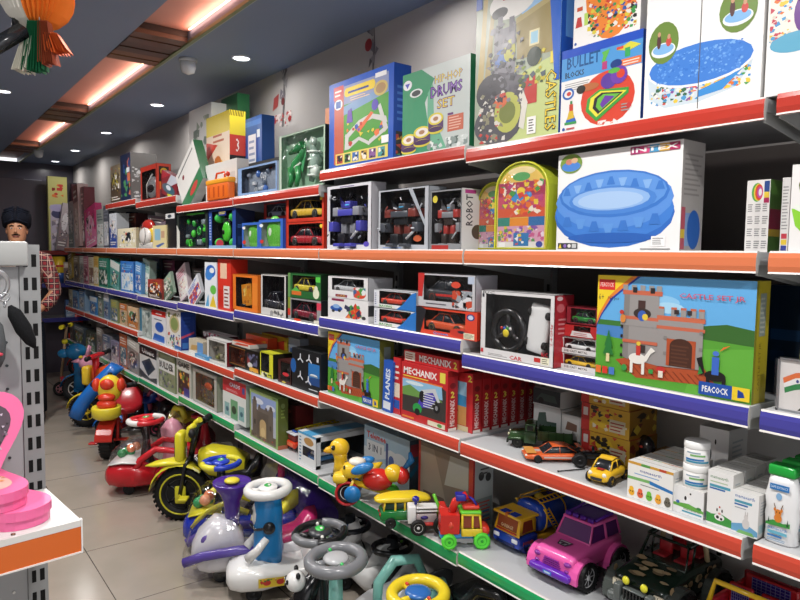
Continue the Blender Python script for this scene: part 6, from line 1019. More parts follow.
# tank truck
p=at(501,553,z=Z2); t=thing('toy_tank_truck','yellow and blue toy tank truck with ladder rails, beside the pink jeep','toy truck',(p.x+.02,p.y,Z2+.0003),math.radians(-91)); t.scale=(1.13,1.13,1.13)
bl='1a3aa8'; ye='f0b818'
mb=MB(); mb.mt('plastic').body([(0,.022,.05,.05),(.004,.02,.054,.054),(.07,.02,.056,.055),(.08,.022,.054,.052)],bl,7,16)
mb.box(-.035,.035,-.002,.002,.022,.03,'101a50')
for sx in(-1,1): mb.rbox(sx*.036-.011,sx*.036+.011,-.004,.004,.036,.048,.003,'e4e8f0')
mb.body([(.004,.054,.066,.05),(.012,.054,.104,.046,.95),(.07,.054,.106,.046,.95),(.078,.054,.1,.046)],ye,8,16)
mb.box(-.039,.039,-.0,.014,.06,.064,'c8302a')
mb.push(T(0,.004,.066)@RX(-11)); mb.box(-.038,.038,-.001,.002,0,.036,'9a4a2c'); mb.art((-.03,-.0012,.003),(1,0,0),(0,0,1),.06,.012,[('t','GARBAGE',.1,.1,.9,.9,'e8c89a',.02)],1); mb.pop()
mb.add([(.0462,.02,.064),(.0462,.066,.064),(.0445,.062,.096),(.0445,.026,.096)],[(0,1,2,3)],'8a3a20'); mb.add([(-.0462,.02,.064),(-.0462,.066,.064),(-.0445,.062,.096),(-.0445,.026,.096)],[(0,3,2,1)],'8a3a20')
mb.art((.0556,.012,.03),(0,1,0),(0,0,1),.05,.014,[('t','POWER',.05,.1,.95,.9,'e0502c',.03)],1)
mb.build('cab',t)
mb=MB(); mb.mt('plastic').rbox(-.054,.054,-.0,.084,.104,.112,.004,ye); mb.box(-.03,-.004,.004,.03,.1125,.114,bl); mb.box(.006,.034,.004,.03,.1125,.114,bl); mb.box(-.004,.006,-.0,.01,.106,.116,'c8642c'); mb.build('roof',t)
mb=MB(); mb.mt('plastic'); R_=[]
for y,k in ((.088,.2),(.09,.8),(.1,1),(.29,1),(.3,.8),(.302,.2)): R_.append([(x,y,z) for x,z in superring(0,.086,.054*k,.046*k,2.6,24)])
mb.loft(R_,'1b47b4'); mb.build('tank',t)
mb=MB(); mb.mt('plastic')
for y in (.115,.2,.285): R_=[(x,y,z) for x,z in superring(0,.086,.0555,.0475,2.6,28)]; mb.tube(R_,.003,ye,5,close=True)
for sx in(-1,1):
    mb.tube([(sx*.024,.1,.142),(sx*.024,.29,.142)],.0025,ye,6); mb.tube([(sx*.04,.1,.134),(sx*.04,.29,.134)],.0025,ye,6)
    for i in range(12): mb.tube([(sx*.024,.105+.016*i,.142),(sx*.04,.105+.016*i,.134)],.0018,ye,4)
    mb.tube([(sx*.056,.1,.12),(sx*.057,.15,.05)],.0025,ye,6); mb.tube([(sx*.056,.12,.12),(sx*.057,.17,.05)],.0025,ye,6)
    for i in range(7): mb.tube([(sx*.057,.102+.007*i,.117-.01*i),(sx*.057,.122+.007*i,.117-.01*i)],.0015,ye,4)
mb.lathe([(.014,0),(.014,.008),(.006,.014)],(0,.14,.13),(0,0,1),'f4cc2c',14); mb.lathe([(.018,0),(.018,.005),(.0,.006)],(0,.2,.13),(0,0,1),'4a3a8a',14); mb.rbox(-.02,.02,.11,.28,.129,.133,.002,'3a2a5a'); mb.build('ladder_rails',t)
mb=MB(); mb.mt('plastic').rbox(-.045,.045,.075,.3,.022,.04,.004,ye); mb.build('chassis',t)
for y in(.04,.19,.25):
    for sx in(-1,1): wheelpart(t,sx*.044,y,.024,.02,'1c2a78','1c2a78',18)
# jeeps
def put(t,kx): t.scale=(kx,kx,kx)
def fenders(t,hw,y,r,w,c,z):
    for sx in(-1,1):
        mb=MB(); mb.mt('plastic')
        mb.push(T(sx*hw,y,z)); pts=[]
        for i in range(11):
            a=math.radians(-12+204*i/10); pts.append((r*1.28*math.cos(a),r*1.24*math.sin(a)))
        inner=[(q[0]*.84,q[1]*.84) for q in pts]
        n=len(pts); x0,x1=(-w*.55,w*.62) 
        vs=[(x0 if sx>0 else -x0,p_[0],p_[1]) for p_ in pts]+[(x1*sx,p_[0],p_[1]) for p_ in pts]+[(x0*sx,p_[0],p_[1]) for p_ in inner]+[(x1*sx,p_[0],p_[1]) for p_ in inner]
        fs=[]
        for i in range(n-1): fs+=[(i,i+1,n+i+1,n+i),(2*n+i,3*n+i,3*n+i+1,2*n+i+1),(n+i,n+i+1,3*n+i+1,3*n+i),(i,2*n+i,2*n+i+1,i+1)]
        mb.add(vs,fs,c,False); mb.pop(); mb.build('wheel_arch',t)
def jeep(t,c,c2,glass,r,decal,open_top=False,hub='e4e4e6',k=1.0,camo=None,grille='8a2a68',lamp=None,seats=None):
    # W .17  L .27  H .17, nose at y=0
    hw=.066
    mb=MB(); mb.mt('plastic')
    mb.body([(.004,.05,.078,hw*.86),(.012,.044,.092,hw*.97),(.05,.042,.1,hw),(.1,.042,.106,hw*1.02),(.2,.042,.106,hw*1.02),(.245,.044,.104,hw),(.252,.05,.098,hw*.94)],c,6,20)
    if camo:
        rr=random.Random(6)
        for i in range(13):
            x=rr.uniform(-.055,.055); y=rr.uniform(.015,.1); n=9; a=rr.uniform(.009,.017); b_=rr.uniform(.006,.011)
            z=.0935+.0075*min(1,max(0,(y-.012)/.04)) if y<.05 else .1005+.006*(y-.05)/.05
            edge=1-(abs(x)/hw)**6; 
            if abs(x)>.05: continue
            mb.add([(x+a*math.cos(2*PI*j/n)*rr.uniform(.8,1.2),y+b_*math.sin(2*PI*j/n)*rr.uniform(.8,1.2),z+.0022) for j in range(n)],[tuple(range(n))],rr.choice(camo))
        for i in range(26):
            y=rr.uniform(.02,.24); z=rr.uniform(.06,.095); n=7; a=rr.uniform(.008,.014); b_=rr.uniform(.005,.009)
            for sx in(-1,1):
                q=[(sx*(hw*1.02+.0012),y+a*math.cos(2*PI*j/n)*sx,z+b_*math.sin(2*PI*j/n)) for j in range(n)]; mb.add(q,[tuple(range(n))],rr.choice(camo))
    mb.build('car_body',t)
    mb=MB(); mb.mt('plastic').rbox(-hw*1.02,hw*1.02,-.016,.014,.03,.052,.008,c2); 
    if camo:
        for x in(-.038,.038): mb.rbox(x-.008,x+.008,-.02,.0,.034,.078,.003,c2)
        for i in range(6): mb.box(-.022+.0078*i,-.019+.0078*i,-.018,-.014,.05,.072,'2a2c2c')
        mb.rbox(-.026,.026,-.016,0,.046,.05,.002,c2); mb.rbox(-.026,.026,-.016,0,.07,.074,.002,c2)
    else: mb.box(-.014,.014,-.0165,-.0155,.037,.046,'2a7ad0'); mb.add([(-.01,-.0168,.039),(.01,-.0168,.039),(.01,-.0168,.044),(-.01,-.0168,.044)],[(0,1,2,3)],'c8e0f4')
    mb.build('bumper',t)
    mb=MB(); mb.mt('plastic')
    for i in range(4): mb.box(-.03+.002*i,.03-.002*i,.0,.006,.056+.0055*i,.0585+.0055*i,grille)
    mb.build('grille',t)
    for sx in(-1,1):
        mb=MB(); mb.mt('plastic')
        if camo: mb.rbox(sx*.05-.012,sx*.05+.012,-.0,.008,.06,.078,.003,'b8b09a'); mb.box(sx*.05-.009,sx*.05+.009,-.001,.001,.063,.075,'e4dcc4'); mb.box(sx*.05-.0006,sx*.05+.0006,-.002,.001,.062,.076,'3a3a34')
        else: mb.ell((sx*.05,.008,.074),.012,.01,.007,grille,12,8); mb.ell((sx*.05,.004,.056),.008,.006,.004,grille,10,6)
        mb.build('headlight',t)
        if lamp: m2=MB(); m2.mt('plastic').ell((sx*.022,-.008,.088),.0085,.006,.0095,lamp,14,10); m2.build('fog_lamp',t)
    fenders(t,hw,.05,r,.03,c if not camo else '4c524e',r*.95); fenders(t,hw,.205,r,.03,c if not camo else '4c524e',r*.95)
    mb=MB(); mb.mt('plastic')
    fr=c
    A=[(-.056,.1,.104),(-.048,.124,.152),(.048,.124,.152),(.056,.1,.104)]
    mb.tube(A+[A[0]],.004,fr,8)
    if not open_top:
        mb.add([(-.052,.1,.106),(.052,.1,.106),(.046,.123,.15),(-.046,.123,.15)],[(0,1,2,3)],glass)
        B=[(-.05,.13,.152),(-.05,.235,.15),(-.058,.245,.104)]
        for sx in(-1,1):
            mb.tube([(sx*.048,.124,.152),(sx*.05,.235,.15),(sx*.058,.245,.104)],.005,fr,8); mb.tube([(sx*.049,.175,.152),(sx*.058,.178,.104)],.005,fr,8)
            q=[(sx*.056,.108,.106),(sx*.059,.24,.106),(sx*.052,.232,.148),(sx*.05,.128,.15)]; mb.add(q if sx>0 else q[::-1],[(0,1,2,3)],glass)
        mb.add([(.056,.246,.106),(-.056,.246,.106),(-.05,.238,.15),(.05,.238,.15)],[(0,1,2,3)],glass)
        mb.rbox(-.052,.052,.122,.242,.149,.156,.003,fr)
        if camo:
            for i in range(9): mb.add([(x_,y_,.1565) for x_,y_ in [(-.035+.03*(i%3)+.01*math.cos(2*PI*j/7),.14+.035*(i//3)+.007*math.sin(2*PI*j/7)) for j in range(7)]],[tuple(range(7))],camo[i%len(camo)])
        mb.build('cabin',t)
        if not camo:
            mb=MB(); mb.mt('plastic')
            for i in range(4): mb.rbox(-.05+.025*i,-.03+.025*i,.126,.136,.155,.168,.004,c2)
            mb.rbox(-.045,.045,.145,.235,.156,.163,.003,c2); mb.tube([(-.045,.14,.16),(-.045,.24,.17),(.045,.24,.17),(.045,.14,.16)],.004,c2,6); mb.build('roof_rack',t)
    else:
        mb.add([(-.052,.1,.106),(.052,.1,.106),(.046,.123,.15),(-.046,.123,.15)],[(0,1,2,3)],'dfe6e6') if False else None
        for sx in(-1,1):
            mb.tube([(sx*.048,.124,.152),(sx*.05,.2,.156),(sx*.05,.242,.15),(sx*.056,.25,.104)],.006,fr,8)
            mb.tube([(sx*.05,.19,.155),(sx*.056,.195,.104)],.006,'cdb98e' if camo else fr,8); mb.tube([(sx*.05,.15,.153),(sx*.05,.14,.106)],.003,fr,6)
        mb.tube([(-.05,.2,.156),(.05,.2,.156)],.006,fr,8); mb.tube([(-.05,.242,.15),(.05,.242,.15)],.006,fr,8); mb.build('roll_cage',t)
        if seats:
            for sx in(-1,1):
                for yy in (.155,.215):
                    mb=MB(); mb.mt('plastic').rbox(sx*.026-.016,sx*.026+.016,yy,yy+.012,.1,.138,.005,seats); mb.rbox(sx*.026-.016,sx*.026+.016,yy-.028,yy,.1,.11,.004,seats); mb.build('seat',t)
    if decal:
        mb=MB(); mb.mt('card').push(T(0,.06,.1035)@RX(4)); mb.art((-.022,-.02,0),(1,0,0),(0,1,0),.044,.036,[('p',[(0,.9),(1,.9),(.8,.1),(.2,.1)],'3a2a3a'),('p',[(.1,.8),(.9,.8),(.72,.2),(.28,.2)],'c9c0cc'),('r',.2,.45,.8,.65,'3a2a3a'),('e',.5,.32,.15,.1,'3a2a3a')],2,gap=.0003); mb.pop(); mb.build('bonnet_decal',t)
    for y in(.05,.205):
        for sx in(-1,1): wheelpart(t,sx*(hw+.012),y,r,.034,'131314',hub,26,spokes=8,lug=22,hr=.7)
    mb=MB(); mb.mt('matte').box(-.045,.045,.03,.23,.03,.044,'1a1a1a'); mb.build('chassis',t)
p=at(556,592,z=Z2); t=thing('toy_jeep','pink and purple toy jeep with black tyres on the green-edged shelf','toy jeep',(D0+.07,p.y+.036,Z2+.0003),math.radians(-88))
jeep(t,'ee5cae','6a28b8','5a2468',.04,True,grille='8a2a9a'); put(t,1.07)
for q in kids(t):
    pass
t=thing('toy_jeep','dark green and beige camouflage toy jeep with yellow lamps','toy jeep',(D0+.1,yfor(637,D0+.1,Z2)+.005,Z2+.0003),math.radians(-90)); put(t,1.22)
jeep(t,'16281e','5c6260','2a2a2a',.042,False,open_top=True,hub='4a4a4c',camo=['b89c74','8a7456','c4ad84'],grille='222222',lamp='e6e02a',seats='c82a34')
t=thing('toy_jeep','red open toy jeep with a yellow windscreen frame and purple mesh seats','toy jeep',(D0+.09,yfor(722,D0+.09,Z2)-.0,Z2+.0003),math.radians(-90)); t.scale=(1.1,1.1,1.1)
mb=MB(); mb.mt('plastic').body([(.0,.04,.075,.06),(.012,.036,.085,.07),(.08,.036,.09,.074),(.095,.036,.084,.074)],'d8202a',5,18)
mb.box(-.074,.074,.09,.26,.036,.05,'c01a24'); 
for sx in(-1,1): mb.rbox(sx*.07-.006,sx*.07+.006,.09,.26,.04,.1,.004,'d0202a')
mb.rbox(-.074,.074,.25,.262,.04,.12,.004,'a8182a'); mb.build('car_body',t)
mb=MB(); mb.mt('plastic'); A=[(-.072,.07,.088),(-.066,.09,.142),(.066,.09,.142),(.072,.07,.088)]
mb.tube(A+[A[0]],.0065,'f4c41a',8); mb.build('windscreen_frame',t)
mb=MB(); mb.mt('plastic').box(-.06,.06,.03,.06,.0895,.0902,'7ac83a'); mb.box(-.04,-.02,.03,.05,.0903,.091,'e8e8e8'); mb.box(-.018,0,.03,.05,.0903,.091,'2a2a2a'); mb.build('bonnet_sticker',t)
for sx,yy in ((-1,.15),(1,.15),(0,.225)):
    w=.028 if sx else .06; cx=sx*.036
    mb=MB(); mb.mt('plastic').rbox(cx-w,cx+w,yy,yy+.012,.05,.125,.006,'d0202a'); mb.build('seat',t)
    s_=COL.objects[-1]
    mb=MB(); mb.mt('plastic').box(cx-w*.72,cx+w*.72,yy-.0012,yy,.062,.12,'3a2a8a')
    for i in range(9): mb.box(cx-w*.7+w*1.4*i/8-.0005,cx-w*.7+w*1.4*i/8+.0005,yy-.002,yy-.0012,.062,.12,'9a94c8')
    for i in range(8): mb.box(cx-w*.7,cx+w*.7,yy-.002,yy-.0012,.064+.0076*i,.065+.0076*i,'9a94c8')
    mb.build('mesh_panel',t)
for y in(.045,.21):
    for sx in(-1,1): wheelpart(t,sx*.08,y,.036,.028,'151515','c9c9cc',20)
# ================================================================ FLOOR : ride-on toys
def steer(t,x,y,z,R,rim,hub,grip=None,tilt=28,sec=None,name='steering_wheel',btn=None,thick=.16,fat=False):
    mb=MB(); mb.mt('plastic').push(T(x,y,z)@RX(tilt*.15))
    mb.torus((0,0,0),R,R*thick,(0,0,1),rim,30,10,sy=1.0)
    if grip:
        mb.torus((0,0,.001),R,R*thick*1.12,(0,0,1),grip,12,10,a0=-2.3,a1=-1.0,sy=1.0)
        mb.torus((0,0,.001),R,R*thick*1.12,(0,0,1),grip,12,10,a0=.8,a1=2.1,sy=1.0)
    mb.tube([(-R*.95,0,0),(-R*.4,0,-.004),(R*.4,0,-.004),(R*.95,0,0)],R*.13,rim,8); mb.tube([(0,-R*.9,0),(0,-R*.3,-.004)],R*.15,rim,8)
    mb.pop(); w=mb.build(name,t)
    mb=MB(); mb.mt('plastic').push(T(x,y,z)@RX(tilt*.15)); mb.ell((0,0,.006),R*.55,R*.5,R*.16,hub,18,8)
    if sec:
        mb.ell((0,0,.006+R*.1),R*.3,R*.22,R*.1,sec,14,6); mb.ell((R*.1,R*.05,.006+R*.17),R*.09,R*.07,R*.05,'f0f0e8',8,6)
    if btn:
        for i,c in enumerate(btn): mb.ell((R*(-.66+1.32*i),0,.01),R*.1,R*.07,R*.08,c,8,6)
    mb.pop(); mb.build('hub_panel',w); return w
def casters(t,pts,r=.032,c='17171a'):
    for x,y in pts: wheelpart(t,x,y,r,.03,c,'2a2a2c',16)
def swingcar(name,label,sx_,sy_,sz,th,cbody,cseat,ccol,fnsteer,colr=.05,L=.58,colfn=None,hw=.115,arms=None,dome=None,wheelc='17171a'):
    # steering wheel centre stands at world (sx_,sy_,sz); nose -y
    th=math.radians(th); off=Vector((0,-.12,0)); R=Matrix.Rotation(th,3,'Z')@off
    t=thing(name,label,'ride-on toy',(sx_-R.x,sy_-R.y,.0005),th)
    mb=MB(); mb.mt('plastic'); h=L/2
    mb.body([(-h,.07,.11,hw*.35),(-h*.95,.05,.135,hw*.7),(-h*.8,.045,.155,hw*.98),(-h*.5,.045,.165,hw*1.08),(-h*.25,.05,.14,hw*.85),(0,.055,.135,hw*.72),(h*.3,.055,.15,hw*.85),(h*.6,.055,.18,hw*.95),(h*.9,.06,.2,hw*.85),(h,.08,.18,hw*.5)],cbody,3.2,22); mb.build('seat_base',t)
    mb=MB(); mb.mt('plastic').body([(h*.1,.135,.15,hw*.5),(h*.3,.14,.175,hw*.72),(h*.62,.15,.2,hw*.78),(h*.8,.18,.27,hw*.7),(h*.95,.2,.28,hw*.6)],cseat,3,18); mb.build('seat',t)
    if colfn: colfn(t,sz)
    else: mb=MB(); mb.mt('plastic').lathe([(colr*1.8,.12),(colr*1.2,.17),(colr*.7,.22),(colr*.45,.3),(colr*.4,sz)],(0,-.12,0),(0,0,1),ccol,20); mb.build('column',t)
    if arms:
        for sx in(-1,1): mb=MB(); mb.mt('plastic').tube([(sx*hw*.9,h*.25,.14),(sx*hw*1.02,h*.3,.27),(sx*hw*.98,h*.5,.345),(sx*hw*.9,h*.8,.34),(sx*hw*.85,h*.92,.26)],[.016,.02,.022,.02,.016],arms,10); mb.build('armrest',t)
    fnsteer(t,0,-.12,sz)
    casters(t,[(-hw*.6,-h*.62),(hw*.6,-h*.62),(-hw*.6,h*.7),(hw*.6,h*.7)],.034,wheelc)
    for x in (-hw*.75,hw*.75):
        pass
    if dome:
        mb=MB(); mb.mt('plastic').body([(-h-.02,.07,.15,hw*.5),(-h*.95,.05,.19,hw*.95),(-h*.72,.045,.21,hw*1.1),(-h*.4,.05,.2,hw*1.05),(-h*.15,.06,.16,hw*.8)],cbody,3,20); mb.build('front_hull',t)
        mb=MB(); mb.mt('plastic').body([(-h*.97,.185,.195,hw*.8),(-h*.7,.2,.222,hw*1.0),(-h*.4,.195,.21,hw*.95)],'e6e4e2' if cbody.startswith('c') else 'e0d62a',3,18); mb.build('bonnet_rim',t)
        mb=MB(); mb.mt('plastic')
        rr=random.Random(3)
        for i,c in enumerate(dome): mb.ell((rr.uniform(-.05,.05),-h*.68+rr.uniform(-.045,.045),.235+.025*(i%2)),.028,.028,.028,c,10,8)
        mb.build('play_balls',t)
        mb=MB(); mb.mt('film').body([(-h*.99,.19,.21,hw*.5),(-h*.93,.19,.27,hw*.85),(-h*.7,.19,.33,hw*.95),(-h*.38,.19,.34,hw*.85),(-h*.3,.19,.32,hw*.7)],'fff',2.5,18); mb.build('clear_bonnet',t)
    return t
def sw(rim,hub,**k): return lambda t,x,y,z: steer(t,x,y,z,k.pop('R',.11) if False else k.get('R',.11),rim,hub,**{a:b for a,b in k.items() if a!='R'})
# blue and white car with a rounded blue column
P_=at(268,489,z=.46)
def bluecol(t,sz):
    mb=MB(); mb.mt('plastic'); R_=[]
    for z,hw,hd in ((.14,.055,.06),(.18,.06,.064),(.27,.058,.062),(.35,.062,.064),(.41,.058,.058),(sz-.02,.05,.05)): R_.append([(x,-.12+y,z) for x,y in superring(0,0,hw,hd,2.6,20)])
    mb.loft(R_,'1c86cc'); mb.build('column',t)
    mb=MB(); mb.mt('plastic').ell((0,-.16,.35),.045,.032,.062,'f0efed',18,12); mb.build('face_panel',t)
    f_=COL.objects[-1]
    for sx in (-1,1): m=MB(); m.mt('plastic').ell((sx*.018,-.191,.37),.01,.005,.014,'15151a',10,8); m.build('eye',f_)
    m=MB(); m.mt('plastic').tube([(.0,-.195,.31),(.045,-.18,.3),(.07,-.12,.31)],.006,'26262a',8); m.lathe([(0,0),(.026,.0),(.026,.012),(0,.014)],(.06,-.12,.31),(1,0,0),'26262a',16); m.build('collar_strap',t)
    for sx in(-1,1): m=MB(); m.mt('plastic').tube([(sx*.055,-.13,.26),(sx*.075,-.17,.22),(sx*.06,-.21,.18)],[.016,.018,.022],'f0efed',10); m.build('arm',t)
t=swingcar('swing_car','white swing car with a blue rounded column and green-topped white steering wheel',P_.x,P_.y,P_.z,-112,'eeeeec','eceae8','1c86cc',lambda t,x,y,z: steer(t,x,y,z,.085,'f0efec','f0efec',tilt=18,sec='2fae4a',thick=.26),colfn=bluecol,L=.6,hw=.125)
mb=MB(); mb.mt('card').push(T(.133,-.1,.085)@RZ(90)); mb.art((-.07,-.006,0),(1,0,0),(0,0,1),.14,.04,[('r',0,0,1,1,'e8c82a'),('e',.25,.5,.12,.3,'c8302a'),('e',.65,.5,.12,.3,'c8302a'),('s',.05,.1,.95,.9,14,.04,['c8302a','2a7a3a','f4f0d8'])],2); mb.pop(); mb.build('side_sticker',t)
mb=MB(); mb.mt('card').art((-.08,.1,.2012),(1,0,0),(0,1,0),.18,.1,[('s',.1,.2,.9,.8,46,.05,['2a2a2e','4a8a3a','3a6ab0','c8902c','6a6a6a'])],4,gap=.0001); mb.build('seat_sticker',t)
# panda car
P_=at(320,533,z=.45)
def pandacol(t,sz):
    mb=MB(); mb.mt('plastic').lathe([(.06,.13),(.04,.2),(.025,.3),(.022,sz)],(0,-.12,0),(0,0,1),'1a1a1d',16); mb.tube([(0,-.12,.3),(0,-.17,.22),(0,-.2,.14)],[.03,.045,.06],'18181b',14); mb.build('column',t)
    mb=MB(); mb.mt('plastic').ell((0,-.21,.275),.042,.038,.038,'f1f0ee',20,14); mb.build('panda_head',t); hd=COL.objects[-1]
    for sx in(-1,1):
        m=MB(); m.mt('plastic').ell((sx*.017,-.243,.281),.009,.006,.011,'17171a',12,8,Matrix.Rotation(sx*.5,3,'Y')); m.ell((sx*.016,-.249,.283),.003,.002,.003,'f4f4f4',8,6); m.build('eye_patch',hd)
        m=MB(); m.mt('plastic').ell((sx*.032,-.205,.308),.012,.009,.012,'17171a',12,8); m.build('ear',hd)
    m=MB(); m.mt('plastic').ell((0,-.249,.268),.006,.004,.004,'17171a',10,6); m.build('nose',hd)
t=swingcar('swing_car','black and white panda swing car with a black steering wheel',P_.x,P_.y,P_.z,-112,'e6e5e3','b4b5b6','1a1a1d',lambda t,x,y,z: steer(t,x,y,z,.092,'1b1c1e','35383c',tilt=22,sec='2fc048',btn=['e8e8e0','e8e8e0'],grip='77797d'),colfn=pandacol,L=.56,hw=.1)
# teal car, grey wheel
P_=at(336,560,z=.45)
t=swingcar('swing_car','pale teal swing car with a chunky grey steering wheel, nearest the camera',P_.x,P_.y,P_.z,-102,'5e6466','86c8bc','7fc0b4',lambda t,x,y,z: steer(t,x,y,z,.09,'7d7f83','b4b6b8',tilt=20,btn=['38c860','38c860'],thick=.24),colr=.055,L=.6,hw=.11,arms='86c8bc')
# yellow pushcar wheel bottom centre
P_=at(418,594,z=.4)
t=swingcar('swing_car','yellow-wheeled ride-on with a blue badge at the bottom edge of the photo',P_.x,P_.y,P_.z-.0,-90,'e8c81e','4a4c50','3a3c40',lambda t,x,y,z: steer(t,x,y,z,.085,'f0d41e','2a6ab8',tilt=25,btn=['d8402c','d8402c'],thick=.24),L=.42,hw=.1)
# teal seats stored under the shelf
P_=at(392,547,x=1.62)
t=swingcar('swing_car','dark swing car with a black and green steering wheel under the green-edged shelf',P_.x,P_.y,P_.z,180,'3c4044','5a5d60','222428',lambda t,x,y,z: steer(t,x,y,z,.08,'17181a','202224',tilt=30,sec='3a8a3c',btn=['6ab83a','e0c83a']),L=.42,hw=.1)
P_=at(350,526,x=1.6)
t=swingcar('swing_car','white swing car with a patterned blue and black wheel behind the panda car',P_.x,P_.y,P_.z,180,'dcdcda','cfd0d0','2a2c30',lambda t,x,y,z: steer(t,x,y,z,.085,'23252a','2a5a9a',tilt=25,sec='8a9aa8',btn=['c8c8c8','4a9ad0']),L=.4,hw=.1)
def seatcar(label,u,v,x,th,c,c2):
    p=at(u,v,x=x); t=thing('ride_on_seat',label,'ride-on toy',(p.x,p.y,.0005),math.radians(th))
    mb=MB(); mb.mt('plastic').body([(-.26,.07,.2,.06),(-.22,.06,.27,.09),(-.1,.06,.3,.1),(.08,.06,.3,.1),(.2,.08,.26,.1)],c2,3,20); mb.build('base',t)
    mb=MB(); mb.mt('plastic').body([(-.16,.285,.31,.06),(-.12,.28,.325,.09),(0,.28,.33,.1),(.08,.28,.32,.085)],c,2.6,18); mb.build('seat',t)
    for sx in(-1,1): mb=MB(); mb.mt('plastic').tube([(sx*.11,-.05,.2),(sx*.12,-.04,.32),(sx*.11,.02,.39),(sx*.1,.1,.4),(sx*.09,.14,.33)],[.018,.022,.024,.022,.018],c,10); mb.build('armrest',t)
    casters(t,[(-.1,-.15),(.1,-.15),(-.1,.13),(.1,.13)],.034); return t
seatcar('second ride-on with dark seat, deep under the shelf by the rail joint',497,590,1.6,-178,'26282a','1c1d20')
# black box/seat white-grey behind grey steering
# yellow-blue car low right under the shelf
P_=at(480,596,x=1.5)
# purple wheel on a wrapped white car
P_=at(232,481,z=.44)
def purplecol(t,sz):
    mb=MB(); mb.mt('plastic').lathe([(.03,.2),(.035,.3),(.04,sz-.09),(.06,sz-.05),(.088,sz-.01),(.086,sz),(.074,sz-.008),(0,sz-.012)],(0,-.12,0),(0,0,1),'4b2a94',26); mb.build('wheel_cone',t)
def purplest(t,x,y,z): mb=MB(); mb.mt('plastic').ell((0,y,z+.002),.036,.036,.014,'e6d634',18,8); mb.build('horn_button',t)
t=swingcar('swing_car','plastic-wrapped white and purple swing car with a purple conical wheel',P_.x,P_.y,P_.z,-112,'e4e2e6','c0286a','4b2a94',purplest,colfn=purplecol,L=.56,hw=.11)
mb=MB(); mb.mt('plastic').body([(-.3,.08,.16,.05),(-.27,.08,.22,.09),(-.2,.1,.28,.105),(-.12,.12,.27,.09),(-.07,.12,.2,.07)],'dcdae0',2.6,18); mb.build('front_hood',t); hd=COL.objects[-1]
for sx in(-1,1): m=MB(); m.mt('plastic').ell((sx*.08,-.235,.2),.01,.024,.028,'6a52a8',12,8); m.build('round_sticker',hd)
mb=MB(); mb.mt('plastic').tube([(-.1,-.33,.12),(-.12,-.25,.15),(-.14,-.1,.17),(-.12,.1,.16)],.022,'5a48a0',8); mb.tube([(.1,-.33,.12),(.12,-.25,.15),(.14,-.1,.17),(.12,.1,.16)],.022,'5a48a0',8); mb.build('side_stripe',t)
r=random.Random(9); R_=[]
for y,z0,z1,hw in ((-.33,.03,.14,.07),(-.3,.02,.22,.12),(-.2,.01,.32,.14),(-.1,.01,.33,.14),(.1,.01,.24,.14),(.24,.02,.23,.13),(.3,.04,.18,.07)):
    R_.append([(x*r.uniform(.94,1.1),y+r.uniform(-.01,.01),z*r.uniform(.97,1.04)) for x,z in superring(0,(z0+z1)/2,hw,(z1-z0)/2,3,20)])
mb=MB(); mb.mt('film').loft(R_,'fff',smooth=False); mb.build('clear_wrap',t)
# blue and yellow car with ball bonnet
P_=at(221,463,z=.43)
t=swingcar('swing_car','yellow and blue swing car with coloured balls under a clear bonnet',P_.x,P_.y,P_.z,-118,'1f34b0','e4d82c','1f2330',lambda t,x,y,z: steer(t,x,y,z,.09,'1f3fc0','1f3fc0',tilt=15,sec='2fae4a',grip='e6dc30'),L=.56,hw=.105,dome=['2a9a5a','f08a5a','2a9a5a','e8e04a','2f8a50','f0a07a'])
for sx in(-1,1): mb=MB(); mb.mt('plastic').tube([(sx*.09,-.25,.14),(sx*.09,-.19,.21),(sx*.085,-.1,.25),(sx*.09,.02,.2)],.016,'e0d62a',8); mb.build('side_rail',t)
# red and white car
P_=at(146,420,z=.44)
t=swingcar('swing_car','red and white swing car with coloured balls under a clear bonnet',P_.x,P_.y,P_.z,-120,'c41824','e8e4e2','2a2022',lambda t,x,y,z: steer(t,x,y,z,.1,'cf1f2a','d8242c',tilt=15,sec='2fae4a',grip='ecebe8'),L=.66,hw=.14,dome=['2a9a5a','f08a5a','2f8a50','f0a07a','2a9a5a'])
for sx in(-1,1):
    mb=MB(); mb.mt('plastic').tube([(sx*.12,-.16,.15),(sx*.115,-.13,.22),(sx*.11,-.04,.285),(sx*.11,.08,.27),(sx*.12,.18,.17)],.02,'d0202c' if sx<0 else 'd0202c',8); mb.build('canopy_rail',t)
    mb=MB(); mb.mt('plastic').ell((sx*.1,-.27,.125),.03,.03,.026,'f0efee',12,8); mb.ell((sx*.115,-.285,.125),.014,.012,.013,'1c1c1e',10,6); mb.build('headlight',t)
P_=at(205,436,x=1.62)
t=swingcar('swing_car','red swing car with a white seat under the shelf behind the yellow bike',P_.x,P_.y,.38,178,'b8182a','dedad8','b01c2a',lambda t,x,y,z: steer(t,x,y,z,.08,'b01c2a','c8303a',tilt=20),L=.5,hw=.1)
